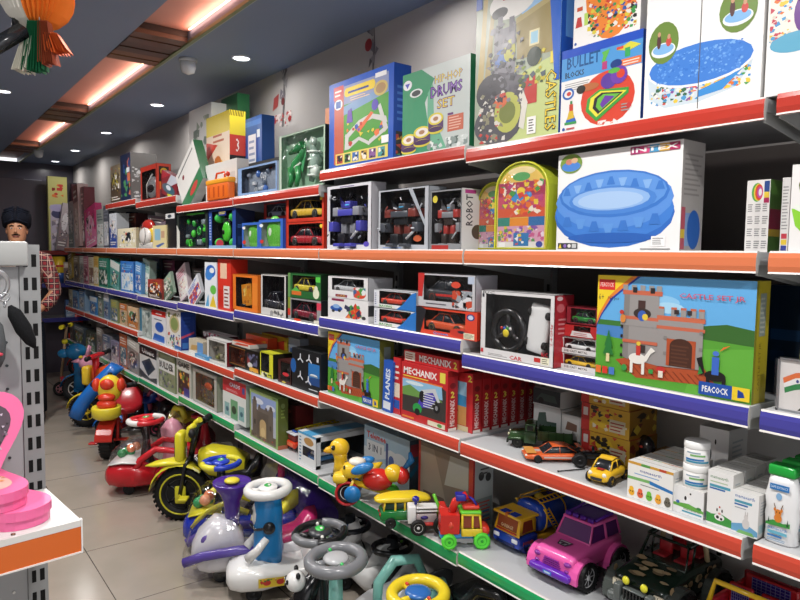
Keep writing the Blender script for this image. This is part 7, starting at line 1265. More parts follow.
# ---------------------------------------------------------------- wheeled bikes
def trike(name,label,x,y,th,r,cw,chub,cf,cseat,cbar,barz=.52,fat=.04,extra=None,rear=.08,cf2=None,barw=.15,cat='tricycle',grip='18181a'):
    t=thing(name,label,cat,(x,y,.0005),math.radians(th)); cf2=cf2 or cf
    wheelpart(t,.0001,0,r,fat,cw,chub,28,name='front_wheel',spokes=5,lug=34 if r>.12 else 0)
    mb=MB(); mb.mt('plastic')
    for sx in(-1,1): mb.tube([(sx*(fat*.5+.014),0,r),(sx*(fat*.5+.012),.03,r*2+.02),(sx*.02,.05,r*2+.06)],.012,cf,8)
    mb.tube([(0,.045,r*2+.03),(0,.08,barz)],.017,cf,8); mb.build('fork',t)
    mb=MB(); mb.mt('plastic'); pts=[]
    for i in range(9): a=math.radians(10+120*i/8); pts.append((0,-(r*1.13)*math.cos(a),r+(r*1.13)*math.sin(a)))
    R_=[]
    for p_ in pts: R_.append([(-fat*.8,p_[1],p_[2]-.004),(fat*.8,p_[1],p_[2]-.004),(fat*.7,p_[1],p_[2]+.008),(-fat*.7,p_[1],p_[2]+.008)])
    mb.loft(R_,cf2,smooth=False); mb.build('mudguard',t)
    mb=MB(); mb.mt('plastic').tube([(-barw,.1,barz+.01),(-barw*.5,.08,barz),(barw*.5,.08,barz),(barw,.1,barz+.01)],.014,cbar,8); mb.build('handlebar',t); hb=COL.objects[-1]
    for sx in(-1,1): mb=MB(); mb.mt('rubber').tube([(sx*barw*.72,.09,barz+.006),(sx*barw*1.12,.105,barz+.012)],.019,grip,10); mb.ell((sx*barw*1.14,.106,barz+.012),.02,.02,.022,grip,10,8); mb.build('grip',hb)
    mb=MB(); mb.mt('plastic').tube([(0,.07,r*2+.05),(0,.2,r*1.3),(0,.42,r*1.1)],.024,cf,10); mb.build('frame',t)
    mb=MB(); mb.mt('plastic').body([(.2,.26,.3,.05),(.26,.25,.31,.1),(.38,.25,.32,.12),(.44,.26,.42,.11),(.46,.3,.44,.08)],cseat,3,16); mb.tube([(0,.34,r*1.1),(0,.34,.27)],.02,cf,8); mb.build('seat',t)
    for sx in(-1,1): wheelpart(t,sx*.13,.44,rear,.035,cw,chub,20,name='rear_wheel')
    mb=MB(); mb.mt('metal').tube([(-.13,.44,rear),(.13,.44,rear)],.01,'9a9a9a',8); mb.tube([(0,.42,r*1.1),(0,.44,rear)],.018,'9a9a9a',8); mb.build('axle',t)
    mb=MB(); mb.mt('plastic').tube([(-fat*.5-.03,0,r),(fat*.5+.03,0,r)],.01,cf2,6)
    for sx in(-1,1): mb.rbox(sx*(fat*.5+.05)-.03,sx*(fat*.5+.05)+.03,-.025+sx*.05-.02,.025+sx*.05-.02,r-.012,r+.002,.005,cf2)
    mb.build('pedals',t)
    if extra: extra(t)
    return t
def bikex(t):
    mb=MB(); mb.mt('plastic').rbox(-.05,.05,-.03,.02,.33,.5,.02,'e4d81c'); mb.rbox(-.034,.034,-.034,-.02,.35,.48,.012,'17181a'); mb.build('front_plate',t); fp=COL.objects[-1]
    m=MB(); m.mt('card').text('0',(-.014,-.0355,.39),(1,0,0),(0,0,1),.028,.06,'dcdcd0'); m.build('number_print',fp)
    mb=MB(); mb.mt('plastic').body([(-.2,.3,.304,.01),(-.15,.3,.325,.04),(-.05,.31,.345,.06),(.04,.32,.34,.05)],'e8dc22',2.4,14); mb.build('beak_fender',t)
    mb=MB(); mb.mt('plastic').body([(.1,.3,.4,.05),(.16,.26,.42,.09),(.28,.24,.4,.1),(.36,.26,.36,.09)],'d8cc1e',3,16); mb.box(.088,.092,.17,.25,.3,.38,'1a1a1a'); mb.build('body_shell',t); bs=COL.objects[-1]
    m=MB(); m.mt('card').text('0',(.0935,.185,.31),(0,1,0),(0,0,1),.05,.06,'e8dc22'); m.build('number_print',bs)
    for sx in(-1,1): m=MB(); m.mt('plastic').tube([(sx*.06,.05,.46),(sx*.065,.06,.53),(sx*.05,.09,.55)],.016,'e4d81c',8); m.build('mirror_arm',t)
p=at(181,521,z=0)
trike('toy_motorbike','yellow and black toy motorbike with a big front wheel',p.x+.02,p.y+.03,-125,.15,'161618','161618','1b1b1e','1c1c1f','1b1b1e',barz=.52,fat=.07,extra=bikex,cf2='ddd224',cat='ride-on toy',barw=.16)
for q in COL.objects:
    if q.name=='front_wheel': 
        pass
mb=MB(); mb.mt('plastic').torus((.037,0,.1505),.112,.005,(1,0,0),'d8d020',30,6); mb.torus((-.037,0,.1505),.112,.005,(1,0,0),'d8d020',30,6); mb.rbox(.03,.05,-.03,.03,.1,.2,.01,'d8d020'); mb.build('wheel_trim',COL.objects['toy_motorbike'])
# duck-faced trike
def duckx(t):
    mb=MB(); mb.mt('plastic').ell((0,.02,.5),.085,.07,.1,'ecd02a',18,12); mb.build('duck_head',t); hd=COL.objects[-1]
    m=MB(); m.mt('plastic').ell((0,-.05,.45),.06,.05,.03,'da3a1c',14,8); m.ell((0,-.04,.54),.05,.03,.04,'da3a1c',12,8); m.ell((.085,0,.53),.03,.04,.05,'da3a1c',12,8); m.ell((-.085,0,.53),.03,.04,.05,'da3a1c',12,8); m.build('red_features',hd)
    mb=MB(); mb.mt('plastic').lathe([(.07,.3),(.095,.32),(.1,.38),(.092,.39),(.08,.34),(0,.33)],(0,-.06,0),(0,0,1),'e6d22c',18); mb.ell((0,-.05,.4),.07,.06,.04,'da3a1c',12,8); mb.build('basket',t)
p=at(111,458,z=0)
trike('tricycle','tricycle with a yellow and red animal head and fat black front wheel',p.x,p.y+.02,-32,.13,'1b1b1c','1f1f20','b8201c','b0202a','c8242a',barz=.5,fat=.075,extra=duckx,cf2='c4281e',barw=.13)
# blue curved shell trike with pink wheel
p=at(98,436,z=0)
def shellx(t):
    mb=MB(); mb.mt('plastic'); R_=[]
    for a in range(9):
        q=a/8; y=-.15+.33*q; z=.14+.42*q**.75; w=.055*math.sin(PI*(.12+.8*q))+.015
        R_.append([(x,y+dy-.06,z-dy*.5) for x,dy in superring(0,0,w*1.2,.05,2.4,14)])
    mb.loft(R_,'1c74d0'); mb.build('front_shell',t); m=MB(); m.mt('plastic').ell((0,-.0,.42),.02,.012,.05,'7ab4ea',10,8); m.build('shell_painted_highlight',t)  # pale blue blob on the shell imitates a highlight
trike('tricycle','blue curved-front tricycle with a small pink-hubbed wheel',p.x+.05,p.y+.05,-118,.06,'151517','e0406a','1c74d0','1c3fa8','c8302c',barz=.5,fat=.05,extra=shellx,rear=.06)
# red-bar trike with yellow wheel
p=at(90,432,z=0)
def redx(t):
    mb=MB(); mb.mt('plastic').rbox(-.13,.13,.05,.11,.585,.62,.014,'d8202a'); mb.box(-.03,.03,.0485,.05,.595,.61,'e8e0e0'); mb.tube([(0,.08,.6),(0,.09,.42)],[.03,.02],'d8202a',10); mb.build('bar_pad',t)
    mb=MB(); mb.mt('plastic').rbox(-.05,.05,-.02,.05,.36,.52,.02,'ecc41e'); mb.ell((.0,-.03,.47),.02,.015,.025,'2a2a2a',10,8); mb.build('front_plate',t)
    mb=MB(); mb.mt('plastic').body([(.1,.34,.5,.05),(.2,.3,.54,.1),(.34,.28,.5,.11)],'e85a1c',3,14); mb.build('body_shell',t)
trike('tricycle','orange and yellow tricycle with a red crossbar and yellow front wheel',p.x+.02,p.y+.2,-125,.135,'17171a','e8cc22','e2541c','d8c422','2a2a2c',barz=.6,fat=.06,extra=redx,cf2='e8cc22',barw=.2)
# blue long-nosed animal trike, pink bird trike, scooter
p=at(76,403,z=0)
def dinox(t):
    mb=MB(); mb.mt('plastic').lathe([(.06,.12),(.05,.3),(.06,.42)],(0,.03,0),(0,0,1),'1c80c0',14); mb.ell((0,.0,.5),.085,.1,.08,'1f88c8',16,12); mb.ell((0,-.11,.48),.055,.06,.045,'2390d0',14,10); mb.build('animal_front',t); hd=COL.objects[-1]
    m=MB(); m.mt('plastic').ell((.05,-.05,.54),.02,.02,.022,'0f5a94',10,8); m.ell((-.05,-.05,.54),.02,.02,.022,'0f5a94',10,8); m.build('brow',hd)
trike('tricycle','blue long-nosed animal tricycle with a white front wheel',p.x+.02,p.y+.05,-120,.13,'1d1d1f','dcdad4','1c80c0','1c60a0','1c70b0',barz=.42,fat=.05,extra=dinox)
p=at(87,408,z=0)
def birdx(t):
    mb=MB(); mb.mt('plastic').ell((0,0,.43),.075,.08,.075,'f2a8c4',16,12); mb.tube([(-.02,.0,.5),(-.04,.02,.58)],[.02,.008],'f2a8c4',8); mb.tube([(.02,.0,.5),(.03,.02,.6)],[.02,.008],'f2a8c4',8); mb.tube([(0,-.06,.45),(0,-.14,.44)],[.03,.006],'f2a8c4',8); mb.rbox(-.035,.035,-.03,.03,.26,.38,.02,'e03a8a'); mb.build('bird_head',t); m=MB(); m.mt('plastic').ell((.04,-.05,.49),.03,.02,.014,'ecd034',10,8); m.build('bow',COL.objects[-1])
trike('tricycle','small pink tricycle with a pink bird head and yellow bow',p.x+.02,p.y+.02,-115,.07,'5a1a3a','f0a8c8','e03a8a','f090b8','e03a8a',barz=.4,fat=.04,extra=birdx,rear=.06)
p=at(61,396,z=0); t=thing('kick_scooter','red kick scooter with a wooden-coloured post and yellow grips','scooter',(p.x,p.y,.0005),math.radians(-120))
wheelpart(t,.0001,0,.075,.03,'18181a','d88a94',22,spokes=6); wheelpart(t,.0001,.5,.06,.03,'18181a','d88a94',20)
mb=MB(); mb.mt('plastic').rbox(-.06,.06,.1,.48,.08,.1,.01,'d83a4a'); mb.tube([(0,.1,.09),(0,.03,.15),(0,.01,.2)],.02,'d83a4a',8); mb.build('deck',t)
mb=MB(); mb.mt('plastic').tube([(0,0,.14),(0,.07,.72)],.014,'b89878',8); mb.build('post',t)
mb=MB(); mb.mt('plastic').tube([(-.13,.07,.72),(.13,.07,.72)],.013,'2a2a2c',8); mb.build('handlebar',t); hb=COL.objects[-1]
for sx in(-1,1): m=MB(); m.mt('rubber').tube([(sx*.08,.07,.72),(sx*.15,.07,.72)],.022,'e8d81c',8); m.build('grip',hb)
mb=MB(); mb.mt('plastic').ell((0,.05,.56),.025,.03,.03,'e8d81c',10,8); mb.build('clamp',t)
p=at(72,380,z=0); 
def parrot(t):
    mb=MB(); mb.mt('plastic').lathe([(.05,.3),(.1,.34),(.11,.5),(.08,.52)],(0,.02,0),(0,0,1),'d83a20',16); mb.ell((0,.0,.68),.07,.08,.1,'cc2a22',16,12); mb.tube([(0,.0,.52),(0,.0,.62)],.04,'cc2a22',10); mb.build('parrot_front',t); m=MB(); m.mt('plastic').tube([(0,-.07,.7),(0,-.14,.68)],[.03,.006],'f0c41c',8); m.build('beak',COL.objects[-1])
trike('tricycle','red parrot-headed tricycle farthest along the floor row',p.x+.12,p.y+.3,-115,.1,'18181a','c8342a','c8281f','c8342a','2a2a2c',barz=.56,fat=.04,extra=parrot,rear=.07)
# wrapped purple and pink toys under the shelf
P_=at(306,490,x=1.66); t=thing('wrapped_ride_on','purple and pink ride-on in clear wrap deep under the shelf','ride-on toy',(P_.x,P_.y,.0005),math.radians(-178))
mb=MB(); mb.mt('plastic').body([(-.2,.05,.25,.07),(-.15,.04,.34,.12),(0,.04,.3,.12),(.16,.05,.2,.1)],'4a2a9a',3,18); mb.build('base',t)
mb=MB(); mb.mt('plastic').tube([(-.08,-.12,.25),(-.09,-.1,.44)],.02,'d8287a',8); mb.tube([(.08,-.12,.25),(.09,-.1,.44)],.02,'d8287a',8); mb.tube([(-.09,-.1,.44),(.09,-.1,.44)],.022,'d8287a',8); mb.build('pink_handle',t)
casters(t,[(-.09,-.1),(.09,-.1),(-.09,.1),(.09,.1)],.035)
r=random.Random(5); R_=[[(x*r.uniform(.95,1.12),y,z*r.uniform(.96,1.05)) for x,z in superring(0,.22,hw,h_,3,18)] for y,hw,h_ in ((-.24,.08,.1),(-.2,.14,.2),(-.05,.16,.21),(.1,.15,.18),(.2,.12,.12))]
mb=MB(); mb.mt('film').loft(R_,'fff',smooth=False); mb.build('clear_wrap',t)
# pink wrapped doll stroller between red car and yellow bike
P_=at(172,432,x=1.38); t=thing('wrapped_pink_toy','pale pink toy in crumpled clear wrap between red car and yellow motorbike','ride-on toy',(P_.x,P_.y,.0005),math.radians(-105)); t.scale=(.72,.72,.85)
mb=MB(); mb.mt('plastic').lathe([(.1,0),(.11,.05),(.08,.2),(.09,.32),(.1,.4),(.05,.46),(0,.48)],(0,0,0),(0,0,1),'e6a0b4',18); mb.build('toy_body',t)
r=random.Random(6); mb=MB(); mb.mt('film').lathe([(.13*r.uniform(.9,1.1),0.002),(.14,.1),(.12,.2),(.13,.3),(.12,.42),(.06,.5),(.03,.53)],(0,0,0),(0,0,1),'fff',16); mb.build('clear_wrap',t)
P_=at(170,405,x=1.5); 
seatcar('pink-handled ride-on in the shade behind the red steering wheel',166,405,1.7,-178,'c85a78','2a2426')
seatcar('dark ride-on with yellow armrests behind the wrapped pink toy',190,420,1.62,-176,'d8c82a','5a1c24')
# ================================================================ GONDOLA END at the left
GT=6.0
g0=Vector((.243,1.6,0))
def gthing(name,label,cat,x,y,z,rz=0,group=None):
    t=thing(name,label,cat,(0,0,0),0,group); t.matrix_world=T(g0.x,g0.y,0)@RZ(GT)@T(x,y,z)@RZ(rz); return t
gr='8f9090'
t=gthing('gondola_end','grey steel gondola end with twin slot columns and a folded cap, at the left edge','shelf unit',0,0,0)
mb=MB(); mb.mt('paint'); mb.box(-.04,.0,0,.03,0,1.508,gr); 
for i in range(29):
    for xx in (-.0325,-.0165): mb.mt('matte').box(xx,xx+.0085 if xx<-.02 else xx+.0095,-.0006,.002,.06+.05*i,.087+.05*i,'050505')
mb.build('post',t)
mb=MB(); mb.mt('paint'); mb.box(-.9,-.0405,.004,.028,0,1.46,'a2a3a4'); mb.build('panel',t)
mb=MB(); mb.mt('paint'); mb.rbox(-.9,-.026,-.018,.03,1.462,1.514,.004,'a9aaa8'); mb.build('top_cap',t)
for i in range(16): mb=MB(); mb.mt('metal').cyl((-.068,.001,.55+.05*i),(-.068,.0045,.55+.05*i),.003,'44474a' if i>7 else 'dedede',10); mb.build('rivet',t)
mb=MB(); mb.mt('paint'); mb.box(-.06,-.03,.031,1.5,0,1.45,'8e8f90'); mb.box(-.45,.0,.031,1.5,0,.1,'77787a') if False else None; mb.build('back_panel',t)
t=gthing('shelf_board','white shelf board with a bright orange price rail at the lower left','shelf',0,0,.968)
mb=MB(); mb.mt('paint'); mb.box(-.9,.0,-.23,-.002,-.025,0,'d6d5d2'); mb.build('board',t)
mb=MB(); mb.mt('plastic'); mb.box(-.9,-.001,-.236,-.2305,-.062,-.012,'d9661c'); mb.box(-.9,-.001,-.2365,-.2305,-.012,.001,'dcdad6'); mb.box(-.9,-.001,-.238,-.2305,-.065,-.062,'e8e2dc'); mb.box(-.001,.0015,-.238,-.2305,-.065,.003,'f0efed'); mb.build('price_rail',t)
mb=MB(); mb.mt('metal'); mb.lathe([(.004,0),(.004,.002),(0,.003)],(-.115,-.222,0),(0,0,1),'7a5a4a',12); mb.build('screw',t)
# heart-shaped pink boxes
def heart(n=40,s=1):
    P=[]
    for i in range(n):
        a=2*PI*i/n; x=16*math.sin(a)**3; y=13*math.cos(a)-5*math.cos(2*a)-2*math.cos(3*a)-math.cos(4*a); P.append((x/17*s,y/17*s))
    return P[::-1]
def heartbox(t,s,h,c,top=None):
    mb=MB(); mb.mt('card'); H=heart(48,s); mb.prism(H,0,h*.5,c,'z',smooth=False); mb.build('box_base',t)
    mb=MB(); mb.mt('card'); H=heart(48,s*1.03); mb.prism(H,h*.5,h,shade(c,1.03),'z'); mb.build('lid',t); ld=COL.objects[-1]
    if top:
        mb=MB(); mb.mt('card'); H=heart(40,s*.72); mb.add([(x,y,h+.0006) for x,y in H],[tuple(range(len(H)))],top[0])
        r=random.Random(2)
        for i in range(70):
            a=r.uniform(0,2*PI); q=r.uniform(0,.55)*s; x,y=q*math.cos(a),q*math.sin(a); k=r.uniform(.004,.011)
            mb.add([(x+k*math.cos(j*2.1+a),y+k*math.sin(j*2.1+a),h+.001+i*.00003) for j in range(3)],[(0,1,2)],r.choice(top[1:]))
        mb.build('lid_picture',ld)
pk='f06aa0'
t=gthing('heart_box','pink heart-shaped gift box, lower of the stack on the orange-railed shelf','gift box',-.132,-.115,.9685,160); heartbox(t,.115,.036,pk)
t=gthing('heart_box','pink heart-shaped gift box with a floral lid, upper of the stack','gift box',-.152,-.1,.968+.0375,145); heartbox(t,.108,.036,pk,('f0c0b0','f4d04a','e84a6a','f0a05a','c83a7a','e8e0d8'))
t=gthing('heart_box','pink heart box standing open behind with a dark sequin lid','gift box',-.135,-.045,1.042+.004,0)
q=MB(); q.mt('card'); q.push(T(0,0,.075)@RX(78)@RZ(18)); H=heart(48,.1); q.prism(H,-.01,.012,pk,'z'); H=heart(40,.07); q.add([(x,y,.013) for x,y in H],[tuple(range(40))],'54424e')
r=random.Random(8)
for i in range(150):
    a=r.uniform(0,2*PI); d=r.uniform(0,.058); x,y=d*math.cos(a),d*math.sin(a); k=.0035
    q.add([(x+k*math.cos(j*2.1+a),y+k*math.sin(j*2.1+a),.0134+i*.000006) for j in range(3)],[(0,1,2)],r.choice(['8a7a88','2a2028','c8b8c8','6a4a5e']))
q.pop(); q.build('lid',t)
# keychains on a chrome ring
t=gthing('key_ring','chrome ring hook on the grey panel at the left edge','hook',-.105,-.012,1.425)
mb=MB(); mb.mt('metal'); mb.torus((0,-.03,0),.034,.0045,(0,1,.25),'d8dade',26,8); mb.tube([(0,-.03,.03),(0,.0,.036),(0,.014,.036)],.004,'b8babc',8); mb.rbox(-.02,.02,-.034,-.026,-.006,.012,.003,'e0e2e4'); mb.build('ring',t)
for i,(x,dz,lb) in enumerate(((-.03,0,'dark grey keychain tag, leftmost hanging from the chrome ring'),(-.008,-.018,'dark grey leaf-shaped keychain hanging lowest from the chrome ring'),(.014,-.01,'dark keychain with a red fleck under the chrome ring'),(.036,.012,'black angled keychain tag, rightmost under the chrome ring'))):
    t=gthing('keychain',lb,'keychain',-.112+x*.9,-.036-.004*i,1.388+dz); t.scale=(1.25,1.25,1.25)
    mb=MB(); mb.mt('metal'); mb.torus((0,0,0),.007,.0015,(0,1,0),'c8cacc',14,5); mb.torus((.0,0,-.012),.005,.0013,(1,0,0),'c8cacc',12,5); mb.build('link',t)
    mb=MB(); mb.mt('cloth'); a=(-8,0,4,26)[i]; mb.push(RY(-a)); mb.tube([(0,0,-.016),(0,-.002,-.03),(0,0,-.06),(0,0,-.085),(0,0,-.098)],[.003,.011,.013,.009,.002],['4a4d50','3c3f42','55585a','1a1b1d'][i],8); mb.pop(); 
    if i==2: mb.ell((.006,-.012,-.075),.004,.003,.003,'c84a5a',8,6)
    mb.build('tag',t)
# ================================================================ hanging tricolour decoration and its bracket
c0=at(37,-3,y=2.05)
t=thing('paper_lantern','white and orange honeycomb paper ball hanging at the top left','decoration',(c0.x,c0.y,c0.z),0)
mb=MB(); mb.mt('matte'); r=.093; n=40; m=10
e=_R
for i in range(n):
    a=2*PI*i/n; a2=2*PI*(i+1)/n; am=(a+a2)/2
    col='f1ede2' if math.cos(a)*e.x+math.sin(a)*e.y<.02 else 'f5811f'
    pr=[]
    for j in range(m+1):
        th=PI*j/m; pr.append((r*math.sin(th),-r*math.cos(th)*.95))
    for j in range(m):
        (r0,z0),(r1,z1)=pr[j],pr[j+1]
        for (b0,b1,k0,k1) in ((a,am,1,.86),(am,a2,.86,1)):
            mb.add([(r0*k0*math.cos(b0),r0*k0*math.sin(b0),z0),(r0*k1*math.cos(b1),r0*k1*math.sin(b1),z0),(r1*k1*math.cos(b1),r1*k1*math.sin(b1),z1),(r1*k0*math.cos(b0),r1*k0*math.sin(b0),z1)],[(0,1,2,3)],col)
mb.build('paper_ball',t)
mb=MB(); mb.mt('matte').tube([(0,0,r*.9),(0,0,2.595-c0.z)],.0015,'dddddd',5); mb.build('string',t)
c1=at(40,45,y=2.0); t=thing('paper_tassel','white, green and orange paper tassel below the honeycomb ball','decoration',(c1.x,c1.y,c1.z),0)
def frill(mb,dx0,dx1,z0,z1,col,seed,w=.02):
    rr=random.Random(seed); n=14; top=[];bot=[]
    for i in range(n+1):
        q=i/n; x=dx0+(dx1-dx0)*q; d=w*(1 if i%2 else -1)*.5
        top.append((_R.x*x*.6-d*_R.y,_R.y*x*.6+d*_R.x,z1)); bot.append((_R.x*x-d*_R.y*1.6,_R.y*x+d*_R.x*1.6,z0+rr.uniform(-.006,.006)))
    mb.add(top+bot,[(i,i+1,n+2+i,n+1+i) for i in range(n)],col)
for nm,a,b_,z0,z1,cc,sd in (('white_paper',-.07,-.035,-.065,.02,'e6e2d2',1),('green_paper',-.045,.005,-.065,.06,'14663f',2),('brown_paper',-.0,.035,-.045,.06,'a2492a',3),('orange_paper',.02,.072,-.015,.03,'ec6a24',4)):
    mb=MB(); mb.mt('matte'); frill(mb,a,b_,z0,z1,cc,sd); frill(mb,a+.005,b_+.01,z0-.005,z1,cc,sd+9,.03); mb.build(nm,t)
mb=MB(); mb.mt('matte').tube([(0,0,.06),(0,0,.14)],.0015,'dddddd',5); mb.build('string',t)
a=at(-14,52,y=1.98); b_=at(24,30,y=2.0); t=thing('ceiling_bracket','dark grey arm and curved pipe beside the honeycomb ball','bracket',(a.x,a.y,a.z),0)
mb=MB(); mb.mt('plastic'); v=b_-a; mb.tube([(0,0,0),tuple(v)],.02,'2e3034',4); mb.build('arm',t)
c=at(10,12,y=2.1)-a; d=at(2,-20,y=2.1)-a; mb=MB(); mb.mt('plastic'); mb.tube([tuple(v*.75),tuple(c*.6+v*.4),tuple(c),tuple(d),(d.x-.05,d.y,2.593-a.z)],.009,'1c1d20',8); mb.build('pipe',t)
# ================================================================ back wall unit
yb=8.35
for z,lb,w in ((1.475,'dark red-edged board on the back wall unit holding the tall doll boxes','4a2a2a'),(1.1,'lower board of the back wall unit','3a2a40'),(.7,'lowest board of the back wall unit','3a2a40')):
    t=thing('shelf_board',lb,'shelf',(1.1,yb,z),0); mb=MB(); mb.mt('paint'); mb.box(-.32,.72,0,.4,-.03,0,'8a8684'); mb.build('board',t); mb=MB(); mb.mt('plastic'); mb.box(-.32,.72,-.006,0,-.045,.003,'7a2a2a' if z>1.4 else '3a3a80'); mb.build('price_rail',t)
t=thing('shelf_back_panel','dark panel of the back wall unit behind the tall boxes','back panel',(1.1,yb+.41,0),0); mb=MB(); mb.mt('paint'); mb.box(-.4,.74,0,.02,0,2.3,'4a4450'); mb.build('panel',t)
for sx,lb in((-.33,'left grey post of the back wall unit'),(.735,'right grey post of the back wall unit')): t=thing('shelf_upright',lb,'shelf post',(1.1+sx,yb+.38,0),0); mb=MB(); mb.mt('paint'); mb.box(-.01,.01,0,.03,0,2.1,'6a6668'); mb.build('post',t)
def backbox(name,lb,uL,uR,vT,col,art,dy=.02,zb=1.4754,dp=.08,seed=1,vB=None,ry=0,cat='toy box'):
    def X(u,z): 
        k=(u-400)/CF; A=R2-_F*k; return -((yb+dy)*A.y+(z-1.5)*A.z)/A.x
    xl,xr=X(uL,zb),X(uR,zb); k=-(vT-300)/CF; A=U2-_F*k; zt=1.5-(xl*A.x+(yb+dy)*A.y)/A.z
    t=thing(name,lb,cat,((xl+xr)/2,yb+dy,zb),0); H=zt-zb
    if ry: t.rotation_euler=(0,math.radians(ry),0); t.location.z+=abs(xr-xl)/2*math.sin(math.radians(abs(ry)))
    mb=MB(); mb.mt('card'); cartonmesh(mb,abs(xr-xl),H,dp,col,art,None,None,seed); mb.build('carton',t); return t
backbox('doll_box','tall yellow-green box with a red mark on the back wall unit',49.5,68.5,176,'c8c474',[('r',.1,0,.9,.62,'c4bcd0'),('s',.2,.72,.8,.9,12,.14,['c8302a','e07a2c','8a1a1a']),('e',.5,.5,.36,.06,'4a4a70'),('e',.5,.58,.45,.05,'b8b0d8'),('s',.15,.05,.85,.42,26,.14,['e0dce4','8a8090','b8a8a8'])],seed=501,dy=.16)
backbox('doll_box','greyish white box leaning right, in front of the yellow-green box',56,66,203,'b4a8aa',rand_art(502,'b8acb0',['8a7a80','e0dce0']),dy=.03,ry=9,seed=502)
backbox('doll_box','pale pink tall box leaning right on the back wall unit',66,75,184,'b8908c',rand_art(503,'bc9894',['8a5a5a','e0ccc8']),dy=.05,ry=10,seed=503)
backbox('doll_box','maroon box with a pale round picture on the back wall unit',73,80,184,'4a1c28',[('e',.5,.75,.36,.1,'d8b8b8'),('s',.1,.1,.9,.6,14,.14,['8a3a4a','c88a90'])],dy=.2,seed=504)
t=thing('storage_tin','yellow and blue tin under the dark red-edged board on the back wall','tin',(0,0,0),0); p=at(59,262,y=yb+.05); t.location=(p.x,yb+.08,1.1004)
mb=MB(); mb.mt('plastic').lathe([(.07,0),(.07,.12),(.07,.12)],(0,0,0),(0,0,1),'2a4a8a',16); mb.lathe([(.07,.12),(.072,.13),(.072,.3),(.06,.31),(0,.31)],(0,0,0),(0,0,1),'e8c41e',16); mb.build('tin_body',t)
m=MB(); m.mt('card').art((-.04,-.073,.17),(1,0,0),(0,0,1),.08,.06,[('r',0,.3,1,.7,'c83a20')],1); m.build('tin_print',t)
backbox('doll_box','brown and white boxed toy on the lower board of the back wall unit',64,74,262,'7a6a64',rand_art(505,'7a6a64',['c8b8a8','3a2a2a']),zb=1.1004,seed=505)
backbox('doll_box','grey boxed toy on the lower board, below the tin',49,56,268,'5a5660',rand_art(506,'5a5660',['8a8690','2a2a30']),zb=1.1004,seed=506)
backbox('toy_box','blue boxed toy on the lowest board of the back wall unit',66,75,300,'3a5a8a',rand_art(507,'4a6a9a',['8aa0c0','c8c8d0']),zb=.7004,seed=507)
# framed poster-like boxes hung on the dark back wall
for u0,v0,w_,h_,lb,c,y_ in ((24,179,.2,.5,'pale printed card hanging on the dark back wall left of the yellow-green box','8a8a98',YB-.03),):
    p=at(u0,v0,y=y_); t=thing('wall_card',lb,'card',(p.x+w_/2,y_,p.z-h_),0); mb=MB(); mb.mt('card'); mb.box(-w_/2,w_/2,0,.02,0,h_,'8a8a96'); mb.art((-w_/2,0,0),(1,0,0),(0,0,1),w_,h_,[('e',.5,.85,.3,.07,'33334a'),('l',.1,.55,.9,.7,2,'5a5a68'),('s',.1,.05,.9,.5,20,.1,['a8a8b4','6a6a78','9a7a8a'])],3); mb.build('card_sheet',t)
# ================================================================ the shop attendant
def skinbody(name,verts,edges,radii,col,parent,key,root=0,sub=2):
    me=bpy.data.meshes.new(name); me.from_pydata(verts,edges,[]); me.materials.append(flatmat(key,col))
    o=bpy.data.objects.new(name,me); COL.objects.link(o); o.parent=parent
    me.skin_vertices.new() if hasattr(me.skin_vertices,'new') and not me.skin_vertices else None
    return o
def flatmat(name,hexc,rough=.5,kind=None):
    if name in bpy.data.materials: return bpy.data.materials[name]
    m,nt,b=node_mat(name); b.inputs['Roughness'].default_value=rough
    if kind=='plaid':
        tc=nt.nodes.new('ShaderNodeTexCoord'); sp=nt.nodes.new('ShaderNodeSeparateXYZ'); nt.links.new(tc.outputs['Object'],sp.inputs[0])
        def band(ax,per,w):
            a=nt.nodes.new('ShaderNodeMath');a.operation='PINGPONG';a.inputs[1].default_value=per/2;nt.links.new(sp.outputs[ax],a.inputs[0])
            l=nt.nodes.new('ShaderNodeMath');l.operation='LESS_THAN';l.inputs[1].default_value=w;nt.links.new(a.outputs[0],l.inputs[0]);return l.outputs[0]
        def mixc(f,A,Bc):
            x=nt.nodes.new('ShaderNodeMix');x.data_type='RGBA';nt.links.new(f,x.inputs['Factor'])
            if isinstance(A,str): x.inputs['A'].default_value=lin(A)
            else: nt.links.new(A,x.inputs['A'])
            x.inputs['B'].default_value=lin(Bc); return x.outputs['Result']
        c=mixc(band('Z',.05,.012),hexc,'3a1220'); 
        c=mixc(band('X',.045,.01),c,'44141f'); c=mixc(band('Z',.05,.0018),c,'d8b8a0'); c=mixc(band('X',.045,.0016),c,'d8b0a0'); c=mixc(band('Y',.045,.0016),c,'caa090')
        nt.links.new(c,b.inputs['Base Color'])
    else:
        nz=nt.nodes.new('ShaderNodeTexNoise'); nz.inputs['Scale'].default_value=40; cr=nt.nodes.new('ShaderNodeValToRGB'); c=lin(hexc)
        cr.color_ramp.elements[0].color=tuple(v*.88 for v in c[:3])+(1,); cr.color_ramp.elements[1].color=tuple(min(1,v*1.08) for v in c[:3])+(1,); nt.links.new(nz.outputs['Fac'],cr.inputs[0]); nt.links.new(cr.outputs[0],b.inputs['Base Color'])
    return m
